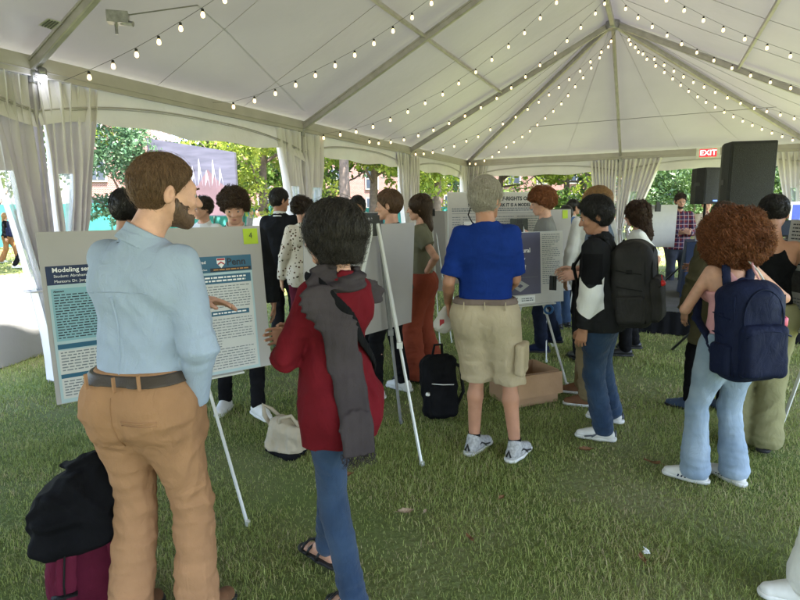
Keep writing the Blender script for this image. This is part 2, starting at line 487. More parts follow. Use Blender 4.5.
def person(label, x, y, yaw, H=1.75, vox=.008, skin='light', build=1.0, female=False, head=(0, 0, 0), lean=0, side=0,
           feet=None, arms=('hang', 'hang'), top=None, bottom=None, shoes=None, hair=None, group=None, shift=(0, 0), neckfwd=0.0,
           beard=None, glasses=None, cat='person', headoff=(0, 0, 0), face=True, belt=None, sock=None, wscale=1.0):
    k = H / 1.75; b = build * .93
    root = thing('person', label, cat, (x, y, 0), R(yaw), group)
    Ry = rotz(R(-yaw)); org = np.array([x, y, 0.])
    W2L = lambda p: Ry @ (np.array(p, float) - org)
    J = {'root': root, 'k': k, 'W2L': W2L}
    pel = np.array([shift[0], shift[1], .95 * k])
    TL = rotx(-R(lean)) ; TS = roty(R(side)); TM = TS @ TL
    def T(p):
        p = np.array(p, float) * k
        if p[2] <= 1.0 * k: return p + np.array([shift[0], shift[1], 0])
        return pel + TM @ (p - np.array([0, 0, .95 * k]))
    fy = TM @ np.array([0, 1., 0])
    wS = (.148 if female else .166) * (1 + (b - 1) * .5) * wscale
    sh = {-1: T((-wS, -.005, 1.405)), 1: T((wS, -.005, 1.405))}
    HM = rotz(R(head[0])) @ rotx(-R(head[1])) @ roty(R(head[2]))
    nb = T((0, -.015, 1.455)); hc = T((0, .015 + neckfwd, 1.625)) + np.array(headoff) * 1.0
    hc = hc + HM @ np.array([0, .02 * math.sin(R(abs(head[1]))), 0])
    # limbs
    A = {}
    for i, s in enumerate((-1, 1)):
        sp = arms[i]
        if isinstance(sp, str): sp = dict(p=sp)
        pr = {'hang': ((s*.255, .05, .865), (s*.33, -.10, 1.13), (0, .12, -1), (-s, .1, 0), .5),
              'fold': ((-s*.04, .225, 1.165 + .03*s), (s*.30, .02, 1.08), (-s, .12, .1), (0, -1, 0), .4),
              'phone': ((s*.07, .29, 1.12), (s*.28, .0, 1.08), (-s*.45, .8, .25), (-s*.5, -.1, .8), .9),
              'hip': ((s*.19, .03, 1.02), (s*.46, -.12, 1.15), (-s*.5, .75, -.35), (-s, -.2, 0), .5),
              'pocket': ((s*.205, .06, .93), (s*.33, -.14, 1.15), (-s*.15, .25, -1), (-s, 0, 0), .3),
              'point': ((s*.16, .42, 1.22), (s*.30, .08, 1.05), (-s*.1, 1, .05), (-s*.4, 0, -1), .25),
              'back': ((s*.07, -.16, 1.0), (s*.36, -.1, 1.12), (-s, -.1, -.3), (0, 1, 0), .4)}[sp.get('p', 'hang')]
        W = np.array(sp['w'], float) if 'w' in sp else (W2L(at(*sp['px'])) if 'px' in sp else T(pr[0]) if pr[0][2] > 1.0 else np.array(pr[0]) * k + np.array([shift[0], shift[1], 0]))
        hint = (W2L(at(*sp['hpx'])) if 'hpx' in sp else np.array(sp.get('hint', T(pr[1])), float))
        E_, W_ = ik(sh[s], W, hint, .29 * k, .255 * k)
        A[s] = (E_, W_, sp.get('dh', pr[2]), sp.get('pn', pr[3]), sp.get('curl', pr[4]), sp.get('spread', 1.0))
    if feet is None: feet = ((-.10, -.01, 12), (.10, .02, -12))
    G = {}
    for i, s in enumerate((-1, 1)):
        f = feet[i]; hip = np.array([s * .088 * k * b + shift[0], shift[1], .93 * k])
        tz = f[3] if len(f) > 3 else 0.0
        ank = np.array([f[0], f[1], .085 * k + tz]); td = rotz(R(f[2])) @ np.array([0, 1., 0])
        K_, A_ = ik(hip, ank, (hip + ank) / 2 + td * .5 + np.array([0, .1, 0]), .43 * k, .425 * k)
        G[s] = (hip, K_, A_, td)
    J.update(sh=sh, A=A, G=G, hc=hc, HM=HM, T=T, nb=nb, pel=pel)
    allp = [hc + HM @ np.array(q) for q in ((0, 0, .14), (0, 0, -.1))] + [q for s in (-1, 1) for q in (sh[s], A[s][0], A[s][1], G[s][1], G[s][2], A[s][1] + unit(A[s][2]) * .1)]
    allp = np.array(allp); lo, hi = allp.min(0) - .16, allp.max(0) + .16
    lo[2] = max(lo[2], -.02)
    # ---- body
    F = Field(lo, hi, vox)
    def torso(F, inf, kk=.05, loose=0.0, hips=True, tuck=False):
        c = lambda a, b_, ra, rb, fl=None, ff=1, k2=kk: F.cone(T(a), T(b_), ra * k * b + inf, rb * k * b + inf, k2, flat=fl, ff=ff)
        w = .84 if female else 1.0
        c((-wS + .035, -.01, 1.40), (wS - .035, -.01, 1.40), .052, .052)
        c((0, -.02, 1.40), (0, -.02, 1.47), .07, .058)
        c((0, -.002, 1.31), (0, .004, 1.12), .158 * w, .136 * w + loose, fy, .66)
        c((-.085 * w, -.02, 1.32), (.085 * w, -.02, 1.32), .088, .088, fy, .95)
        if hips:
            l2 = 0 if tuck else loose
            c((0, .004, 1.12), (0, -.004, 1.01), .130 * w + loose, .143 + l2, fy, .70)
            c((0, -.004, 1.0), (0, -.004, .93), .145 + l2, .155 + l2, fy, .72)
            for s in (-1, 1): F.ell(T((s*.07, -.048, .92)), np.array([.083, .074, .095]) * k * b + inf + loose * .4, kk)
        if female:
            for s in (-1, 1): F.ell(T((s*.068, .085, 1.27)), np.array([.06, .055, .06]) * k + inf, .03)
    torso(F, -.006)
    a_ = .92 if female else 1.0
    us = .80 if top and top.get('t', 'long') not in ('short', 'tank') else 1.0
    ul = .80 if bottom and bottom.get('t', 'trousers') not in ('shorts', 'skirt') else 1.0
    F.cone(nb, hc + HM @ np.array([0, -.025, -.045]), .056 * k * a_, .052 * k * a_, .03)
    for s in (-1, 1):
        E_, W_, dh, pn, cu, sp_ = A[s]
        F.cone(sh[s], E_, .048 * k * b * a_ * (us if us < 1 else .9), .039 * k * b * a_ * us, .03)
        mid = E_ + (W_ - E_) * .3
        F.cone(E_, mid, .038 * k * b * a_ * us, .040 * k * b * a_ * us, .01); F.cone(mid, W_, .040 * k * b * a_ * us, .0255 * k * a_, .01)
        hand(F, W_, dh, pn, s, cu, k * (.95 if female else 1), sp_)
        hip, K_, An, td = G[s]
        F.cone(hip, K_, .078 * k * b * ul, .052 * k * b * ul, .03)
        cf = K_ + (An - K_) * .3 - td * .012
        F.cone(K_, cf, .050 * k * b * ul, .054 * k * b * ul, .02); F.cone(cf, An, .054 * k * b * ul, .034 * k, .02)
        F.cone(An + td * (-.03) + np.array([0, 0, -.045 * k]), An + td * .12 * k + np.array([0, 0, -.06 * k]), .030 * k, .024 * k, .02)
        F.cone(An, An + td * .10 * k + np.array([0, 0, -.05 * k]), .034 * k, .026 * k, .02)
        for q in range(3): 
            sdv = np.array([td[1], -td[0], 0]) * (.02 * (q - 1)); F.cone(An + td * .12 * k + sdv + np.array([0, 0, -.065 * k]), An + td * .165 * k + sdv + np.array([0, 0, -.07 * k]), .012, .011, .004)
    # head
    m = .14 * k
    def hf(x_, y_, z_):
        X, Y, Z = _loc(x_, y_, z_, hc, HM * k)
        return head_sdf(X / k**2, Y / k**2, Z / k**2) * k
    F.fn(hc - m, hc + m, hf, .012 * k)
    F.clip((0, 0, .004), (0, 0, -1))
    F.obj('body', SKIN[skin], root, 2)
    HL = lambda q: hc + HM @ (np.array(q, float) * k)
    if face:
        for s in (-1, 1):
            me = MB(); me.lathe([(.0115 * k * math.sin(t), -.0115 * k * math.cos(t)) for t in np.linspace(.05, PI - .05, 8)], 12, c=HL((s*.031, .0755, .002)))
            eo = me.build('eye', M_EYE, root, True)
            me = MB(); me.lathe([(.0064 * k * math.sin(t), -.003 * k * math.cos(t)) for t in np.linspace(.05, PI - .05, 6)], 10, M=HM @ rotx(PI/2), c=HL((s*.031, .0852, .0005)))
            me.build('iris', M_IRIS, eo, True)
            eb = MB(); eb.tube([HL((s*q, .0945 - abs(q - .03) * .25, .022 + .004 * math.sin((q - .012) / .04 * PI))) for q in (.013, .023, .033, .043, .05)], [.002*k, .0033*k, .0035*k, .003*k, .0015*k], 6)
            eb.build('eyebrow', hair['m'], root, True)
        lp = MB(); lp.tube([HL((q, .0905 - q*q*14, -.058)) for q in (-.022, -.011, 0, .011, .022)], [.001*k, .003*k, .0032*k, .003*k, .001*k], 6)
        lp.tube([HL((q, .0905 - q*q*14, -.0665)) for q in (-.018, -.009, 0, .009, .018)], [.001*k, .0037*k, .0042*k, .0037*k, .001*k], 6)
        lp.build('lips', M_LIP, root, True)
    if glasses is not None:
        gm = MB()
        for s in (-1, 1):
            gm.tube([HL((s*.033 + .023*math.cos(t), .103, .004 + .018*math.sin(t))) for t in np.linspace(0, 2*PI, 17)], .0016, 6, False)
            gm.tube([HL((s*.056, .103, .010)), HL((s*.074, .08, .010)), HL((s*.084, .0, .008)), HL((s*.082, -.02, -.004))], .0016, 6)
        gm.tube([HL((-.010, .103, .008)), HL((.010, .103, .008))], .0016, 6)
        gm.build('glasses', glasses, root, True)
    if beard is not None:
        Fb = Field(hc - .15, hc + .13, .005)
        def bf(x_, y_, z_):
            X, Y, Z = _loc(x_, y_, z_, hc, HM); X, Y, Z = X/k, Y/k, Z/k
            d = head_sdf(X, Y, Z) - .0010
            d = np.maximum(d, (Z + .060) - np.maximum(0, np.abs(X) - .045) * 1.9)
            d = np.maximum(d, -(Y - .008)); d = np.maximum(d, Z + .012)
            return np.maximum(d, -(_ell(X, Y - .092, Z + .060, (.026, .02, .012))))
        Fb.fn(hc - .15, hc + .13, bf, 0); Fb.folds(wrinkle(.0012, .012, 3), .02)
        Fb.obj('beard', beard, root, 1)
    J['hair'] = do_hair(root, hc, HM, k, hair, vox) if hair else None
    # ---- clothes
    J['belt'] = belt
    if bottom: do_bottom(J, bottom, torso, lo, hi, b, vox)
    if top: do_top(J, top, torso, lo, hi, b, vox, fy, female, a_)
    if shoes:
        for s in (-1, 1):
            if shoes == 'none': break
            do_shoe(J, s, shoes, k)
            if sock:
                hip, K_, An, td = G[s]; f_ = MB(); q = unit(K_ - An)
                f_.tube([An - q * .03, An + q * .03, An + q * sock[1]], [.041*k, .039*k, .042*k], 14, False); f_.build('sock', sock[0], root, True)
    return J

def do_shoe(J, s, sp, k):
    hip, K_, An, td = J['G'][s]; root = J['root']
    g = np.array([An[0], An[1], An[2] - .085 * k]); up = np.array([0, 0, 1.])
    sx = np.array([td[1], -td[0], 0])
    P = lambda a, b_, c: g + td * a * k + sx * b_ * k + up * c * k
    typ = sp.get('t', 'sneaker'); h = .004 if sp.get('fine') else .006
    lo, hi = g - .26, g + .26; lo[2] = g[2] - .03; hi[2] = g[2] + .2
    F = Field(lo, hi, h)
    F.cone(P(-.045, 0, .045), P(.02, 0, .048), .038*k, .042*k, .02)
    F.cone(P(.02, 0, .045), P(.155, -.006*s, .034), .046*k, .036*k, .02, flat=up, ff=.8)
    if typ in ('sneaker', 'leather', 'high'):
        F.cone(P(-.02, 0, .05), P(-.012, 0, .105 if typ != 'high' else .15), .040*k, .038*k, .02)
        F.cone(P(.0, 0, .085), P(.10, 0, .045), .036*k, .034*k, .03)
    F.clip(g + up * .020, -up)
    if typ != 'sandal': F.obj('shoe', sp['m'], root, 2); sh_ = root.children[-1] if False else None
    else:
        mb = MB()
        for a, b_ in ((.10, .05), (.145, .045), (.03, .05)):
            mb.tube([P(a, -b_, .02), P(a - .01, -b_ * .8, .05), P(a - .015, 0, .068), P(a - .01, b_ * .8, .05), P(a, b_, .02)], .007, 6)
        mb.build('sandal_strap', sp['m'], root, True)
    F2 = Field(lo, hi, h)
    F2.cone(P(-.052, 0, .02), P(.03, 0, .02), .044*k, .045*k, .02, flat=up, ff=1.0)
    F2.cone(P(.03, 0, .02), P(.16, -.006*s, .02), .047*k, .041*k, .02)
    tk = sp.get('thick', .026)
    F2.clip(g + up * tk, up); F2.clip(g + up * .002, -up)
    so = F2.obj('sole', sp['sole'], root, 1)
    if 'stripe' in sp:
        mb = MB()
        for q in range(3):
            for e in (-1, 1):
                a0 = .045 + q * .022
                mb.add([P(a0, e*.049, .028), P(a0 + .010, e*.049, .028), P(a0 - .004, e*.036, .072), P(a0 - .014, e*.036, .072)], [(0, 1, 2, 3)])
        mb.build('stripes', sp['stripe'], root)
    if 'lace' in sp:
        mb = MB()
        for q in range(5):
            a0 = .03 + q * .02; z0 = .108 - q * .0115
            mb.tube([P(a0, -.026, z0 - .012), P(a0 + .004, 0, z0), P(a0, .026, z0 - .012)], .0035, 5)
        mb.build('laces', sp['lace'], root, True)
    if 'accent' in sp:
        mb = MB()
        for e in (-1, 1):
            mb.tube([P(.13, e*.045, .03), P(.07, e*.049, .045), P(.02, e*.046, .07), P(-.03, e*.038, .06)], .0055, 5)
            mb.tube([P(.08, e*.049, .03), P(.04, e*.046, .06)], .0045, 5)
        mb.tube([P(-.085, -.015, .04), P(-.082, 0, .08), P(-.085, .015, .04)], .007, 5)
        mb.build('trim', sp['accent'], root, True)

def do_bottom(J, sp, torso, lo, hi, b, vox):
    k = J['k']; G = J['G']; pel = J['pel']; root = J['root']
    t = sp.get('t', 'trousers'); v = sp.get('vox', vox)
    lo = lo.copy(); hi = hi.copy(); hi[2] = 1.15 * k; lo[2] = -.02
    F = Field(lo, hi, v)
    inf = sp.get('inf', .012)
    waist = sp.get('waist', 1.02) * k
    # pelvis
    T = J['T']; fy = np.array([0, 1., 0])
    torso(F, inf)
    for s in (-1, 1): F.ell(T((s*.072, -.055, .915)), np.array([.084, .074, .10]) * k * b + inf, .07)
    rt_, rk, rh = sp.get('r', (.088, .068, .062))
    if t == 'skirt':
        F.cone(T((0, 0, .98)), T((0, 0, sp['hem'] / k)), .155 * k, sp['r'][0], .05, flat=fy, ff=.8)
        F.clip((0, 0, sp['hem']), (0, 0, -1))
    else:
        for s in (-1, 1):
            hip, K_, An, td = G[s]
            F.cone(hip + np.array([0, -.018, .0]), K_, (rt_ + .012) * k * b, rk * k * b, .05)
            if not sp.get('slim'): F.cone(hip + np.array([0, -.022, -.02]), hip + (K_ - hip) * .42, (rt_ + .022) * k * b, (rt_ * .9 + .002) * k * b, .06)
            if t == 'shorts':
                continue
            F.cone(K_, An + (K_ - An) * (sp.get('hemup', .03)), rk * k * b, rh * k, .025)
            if rh > .075: F.cone(An + (K_ - An) * .3, An, (rk * .45 + rh * .5) * k, rh * k, .03)
        if t == 'shorts':
            for s in (-1, 1):
                hip, K_, An, td = G[s]
                F.cone((hip + K_) / 2, K_, (rt_ * .97) * k * b, rk * k * b, .02)
            F.clip((0, 0, sp['hem']), (0, 0, -1))
        else:
            F.clip((0, 0, sp.get('hem', .055 * k)), (0, 0, -1))
    if 'pocket' in sp:
        E_, W_, dh, pn, cu, _ = J['A'][sp['pocket']]; dh = unit(dh)
        F.cone(W_ + dh * .045 * k, W_ + dh * .16 * k, .042 * k, .040 * k, .03, flat=np.array([1., 0, 0]), ff=.8)
    if J['belt'] is not None:
        z0, mm = J['belt']; z0 = min(z0, waist - .012); Fb = Field.__new__(Field); Fb.h, Fb.lo, Fb.n, Fb.ax = F.h, F.lo, F.n, F.ax
        Fb.F = np.maximum(F.F - .0085, -(F.F + .006)); Fb.clip((0, 0, z0 + .017), (0, 0, 1)); Fb.clip((0, 0, z0 - .017), (0, 0, -1)); Fb.obj('belt', mm, root, 2)
    F.clip((0, 0, waist), (0, 0, 1))
    pl = []
    for s in (-1, 1):
        hip, K_, An, td = G[s]
        pl += [(K_ + (An-K_)*.05, (0, .25, 1), .032, .13, sp.get('amp', .004)*.9), (An + (K_-An)*.22, (0, .1, 1), .028, .14, sp.get('amp', .004)*1.1), (hip + (0, 0, -.12), (s*.6, 0, 1), .04, .12, sp.get('amp', .004)*.8)]
    wf = wrinkle(sp.get('amp', .004), sp.get('lam', .09), sp.get('seed', 1), .4, .3, pl)
    F.folds(lambda P: wf(P) * np.clip((waist - .03 - P[:, 2]) / .14, 0, 1))
    o = F.obj({'trousers': 'trousers', 'shorts': 'shorts', 'skirt': 'skirt'}.get(t, 'trousers') if not sp.get('name') else sp['name'], sp['m'], root, 2)
    J['pants'] = F
    return o

def do_top(J, sp, torso, lo, hi, b, vox, fy, female, a_):
    k = J['k']; A = J['A']; T = J['T']; root = J['root']; hc = J['hc']; nb = J['nb']; pel = J['pel']
    v = sp.get('vox', vox); inf = sp.get('inf', .010); t = sp.get('t', 'long')
    lo = lo.copy(); lo[2] = max(sp['hem'] - .06, 0) if t != 'x' else lo[2]
    for s in (-1, 1): lo[2] = min(lo[2], A[s][1][2] - .1)
    hi = hi.copy(); hi[2] = max(1.6 * k, nb[2] + .12)
    F = Field(lo, hi, v)
    loose = sp.get('loose', .01)
    tuck = sp['hem'] > .97 * k
    torso(F, inf, .05, loose, hips=True, tuck=tuck)
    if not tuck:
        e_ = inf + sp.get('hip', .019)
        F.cone(T((0, .0, 1.08)), T((0, -.004, .90)), .140 * k * b + e_, .158 * k * b + e_ + loose * .5, .05, flat=np.array([0, 1., 0]), ff=.73)
        for s in (-1, 1): F.ell(T((s*.072, -.055, .915)), np.array([.087, .084, .095]) * k * b + e_, .05)
    if sp['hem'] < .88 * k:
        r1 = sp.get('flare', .17) * k
        F.cone(T((0, 0, .99)), (pel[0], pel[1] - .01, sp['hem'] - .03), .155 * k * b + loose, r1, .05, flat=np.array([0, 1., 0]), ff=.78)
    elif not tuck:
        F.cone(T((0, .0, 1.15)), (pel[0], pel[1] - .008, sp['hem'] - .03), .135 * k * b * a_ + inf + loose, .155 * k * b * a_ + inf + loose, .05, flat=np.array([0, 1., 0]), ff=.74)
    F.clip((0, 0, sp['hem']), (0, 0, -1))
    sl = {'long': 1.0, 'short': .55, 'tank': 0, 'roll': .75}.get(t, 1.0)
    sw = sp.get('sleeve', .014)
    for s in (-1, 1):
        E_, W_, dh, pn, cu, _ = A[s]; S = J['sh'][s]
        if t == 'tank': continue
        if t == 'short':
            e = S + (E_ - S) * sp.get('slen', .72); n = unit(E_ - S)
            F.cone(S, E_, (.052 + sw) * k * b * a_, (.046 + sw * 1.5) * k * b * a_, .035, cutp=(e, n))
        else:
            F.cone(S, E_, (.050 + sw) * k * b * a_, (.043 + sw) * k * b * a_, .018)
            e = E_ + (W_ - E_) * (sp.get('slen', .97)); n = unit(W_ - E_)
            F.cone(E_, W_ + n * .02, (.044 + sw) * k * b * a_, (.030 + sw * .9) * k * a_, .02, cutp=(e, n))
    if t == 'tank':
        for s in (-1, 1): F.ell(J['sh'][s] + np.array([s * .02, 0, .0]), (.075*k, .16*k, .11*k), 0) if False else None
        def tk(x, y, z):
            X, Y, Z = x / k, y / k, z / k; 
            return -(np.maximum(Z - (1.30 + 6 * X * X), -1))
        c = T((0, 0, 1.33)); n = fy
        for s in (-1, 1):
            p = J['sh'][s]
            F.fn(p - .2, p + .2, lambda x, y, z: _ell(*_loc(x, y, z, p + np.array([s*.01, 0, -.01]), None), (.085*k, .2, .12*k)), .01, 'sub')
        F.fn(nb - .25, nb + .25, lambda x, y, z: _ell(*_loc(x, y, z, nb, None), (.085*k, .2, .11*k)), .01, 'sub')
    # neck opening
    d = unit(hc - nb)
    F.fn(nb - .16, nb + .2, lambda x, y, z: _cone(x, y, z, nb - d * .02, nb + d * .2, sp.get('neck', .058) * k * a_, .07 * k), .006, 'sub')
    F.fn(nb - .2, nb + .3, lambda x, y, z: np.maximum(-((x - nb[0]) * d[0] + (y - nb[1]) * d[1] + (z - nb[2]) * d[2] - .022 * k) , np.sqrt((x-nb[0])**2 + (y-nb[1])**2) - .072), .006, 'sub')
    pl = []
    am = sp.get('amp', .004)
    for s in (-1, 1):
        E_, W_ = A[s][:2]; S = J['sh'][s]
        if sl >= .7: pl += [(E_, unit(W_ - S), .030, .10, am * 1.2), (W_ + (E_-W_)*.25, unit(W_ - E_), .024, .09, am)]
        pl += [(S + np.array([-s*.03, 0, -.10]), (s*.5, 0, .8), .034, .10, am)]
    pl += [(np.array([pel[0], pel[1], sp['hem'] + .05]), (0, .1, 1), .045, .17, am * .8)]
    pl += sp.get('pulls', [])
    wf = wrinkle(am, sp.get('lam', .11), sp.get('seed', 2), sp.get('horiz', .5), .3, pl)
    F.folds((lambda P: wf(P) * np.clip((P[:, 2] - sp['hem'] - .01) / .08, 0, 1)) if tuck else wf)
    F.obj(sp.get('name', 'shirt'), sp['m'], root, 2)
    J['top'] = F
    if 'collar' in sp:
        Fc = Field(nb - .16, nb + .16, .005); d = unit(hc - nb)
        hgt = sp.get('chigh', .045)
        def cf(x, y, z):
            tt = (x - nb[0]) * d[0] + (y - nb[1]) * d[1] + (z - nb[2]) * d[2]
            q = np.sqrt(np.maximum((x - nb[0] - d[0]*tt)**2 + (y - nb[1] - d[1]*tt)**2 + (z - nb[2] - d[2]*tt)**2, 0))
            r = (.066 * a_ + np.maximum(0, .028 - tt) * .30) * k
            dd = np.abs(q - r) - .0045
            dd = np.maximum(dd, tt - hgt + np.maximum(0, (y - nb[1])) * .35); return np.maximum(dd, -(tt + .012))
        Fc.fn(nb - .15, nb + .15, cf, 0); Fc.obj('collar', sp['collar'], root, 1)
    if 'waistcoat' in sp: pass

def do_hair(root, hc, HM, k, hp, vox):
    t = hp['t']; m = hp['m']; vh = min(vox, .006) if hp.get('fine') else max(vox * .8, .006)
    big = {'short': .15, 'bob': .22, 'long': .36, 'curly': .18, 'bigcurl': .30, 'bun': .18}[t]
    F = Field(hc - big, hc + (.17 if t != 'bigcurl' else .22), vh)
    L = lambda x, y, z: tuple(q / k for q in _loc(x, y, z, hc, HM))
    lo, hi = hc - big, hc + .22
    th = hp.get('h', .010)
    def sub_face(d, X, Y, Z, c=(0, .125, -.045), r=(.068, .085, .105)):
        return np.maximum(d, -_ell(X - c[0], Y - c[1], Z - c[2], r))
    def f(x, y, z):
        X, Y, Z = L(x, y, z)
        if t == 'short':
            d = _ell(X, Y + .016, Z - .030, (.0765 + th * .75, .0965 + th, .0905 + th * 1.3))
            rag = .004 * np.sin(X * 310 + 40*Y) + .003 * np.sin(X * 533 + 2)
            d = np.maximum(d, -(Z - (-.018 + 1.15 * Y + hp.get('line', 0) + rag)) * .66)
            # around the ears, side burns
            d = np.maximum(d, -(_ell(np.abs(X) - .085, Y + .008, Z + .006, (.022, .024, .036))))
            d = np.maximum(d, (Y - .068 - np.minimum(.02, np.maximum(0, Z - .075))) )
        elif t in ('curly', 'bun'):
            d = _ell(X, Y + .018, Z - .034, (.082 + th, .102 + th, .093 + th))
            d = np.maximum(d, -(Z - (-.005 + .70 * Y)) * .8)
            d = sub_face(d, X, Y, Z, (0, .135, -.055), (.075, .08, .105))
            if t == 'bun': d = np.minimum(d, _ell(X, Y + .12, Z - .02, (.045, .04, .04)))
        elif t == 'bob':
            d = _ell(X, Y + .022, Z - .022, (.083 + th, .106 + th, .103 + th))
            d2 = _cone(X, Y, Z, np.array([0, -.035, .02]), np.array([0, -.035, hp.get('low', -.085)]), .088 + th * .6, .062 + th * .6)
            h = np.clip(.5 + .5 * (d - d2) / .03, 0, 1); d = d + (d2 - d) * h - .03 * h * (1 - h)
            d = np.maximum(d, -(Z - hp.get('low', -.085) + .012 + np.sin(X * 190) * .006))
            d = sub_face(d, X, Y, Z, (0, .128, -.06), (.078, .10, .118))
        elif t == 'long':
            d = _ell(X, Y + .022, Z - .022, (.084 + th, .106 + th, .102 + th))
            d2 = _cone(X, Y, Z, np.array([0, -.05, .02]), np.array([0, -.085, hp.get('low', -.22)]), .088 + th, hp.get('lr', .07), np.array([0, 1., 0]), .7)
            h = np.clip(.5 + .5 * (d - d2) / .04, 0, 1); d = d + (d2 - d) * h - .04 * h * (1 - h)
            d = sub_face(d, X, Y, Z, (0, .13, -.055), (.078, .10, .115))
        else:  # bigcurl
            r0 = hp.get('r', (.155, .15, .13))
            d = _ell(X, Y + .035, Z - .015, r0)
            d2 = _ell(X, Y + .05, Z + .085, (r0[0] * 1.03, r0[1] * .9, .10))
            h = np.clip(.5 + .5 * (d - d2) / .06, 0, 1); d = d + (d2 - d) * h - .06 * h * (1 - h)
            d = sub_face(d, X, Y, Z, (0, .15, -.05), (.075, .10, .13))
        return d
    F.fn(lo, hi, f, 0)
    bump = hp.get('bump', .002 if t in ('short', 'bob', 'long') else .007)
    F.folds(wrinkle(bump, hp.get('lam', .03 if t not in ('curly', 'bigcurl') else .04), 5, 1.0 if t != 'bob' else .9, .5), .03)
    F.obj('hair', m, root, 1)
    n = hp.get('n', 0)
    if n:
        crown = hc + HM @ (np.array(hp.get('crown', (.01, -.04, .12))) * k)
        dn = np.array([0, 0, -1.]) * hp.get('grav', .5)
        flow = lambda P: (P - crown) / (np.linalg.norm(P - crown, axis=1, keepdims=True) + .02) + dn
        strands(F, n, hp.get('steps', 8), hp.get('seg', .010), hp.get('rad', .0011), flow, root, hp.get('m2', m), off=hp.get('off', .003),
                curl=hp.get('curl', 0), cw=hp.get('cw', 60.0), seed=hp.get('seed', 1), wander=hp.get('wander', .25))
        if n > 2500 and not hp.get('curl'):      # loose hairs standing off the shape
            strands(F, n // 12, hp.get('steps', 8), hp.get('seg', .010) * .9, hp.get('rad', .0011) * .6, flow, root, hp.get('m2', m), name='loose_hairs', off=hp.get('off', .003) * 2.6, seed=9, wander=.9)
    return F

def hair_mat(name, c, c2=None):
    return mat('hair_' + name, c, .40, .4, 170, .9, 260, spec=.35, col2=c2, stretch=(1, 1, .16), bdist=.006)

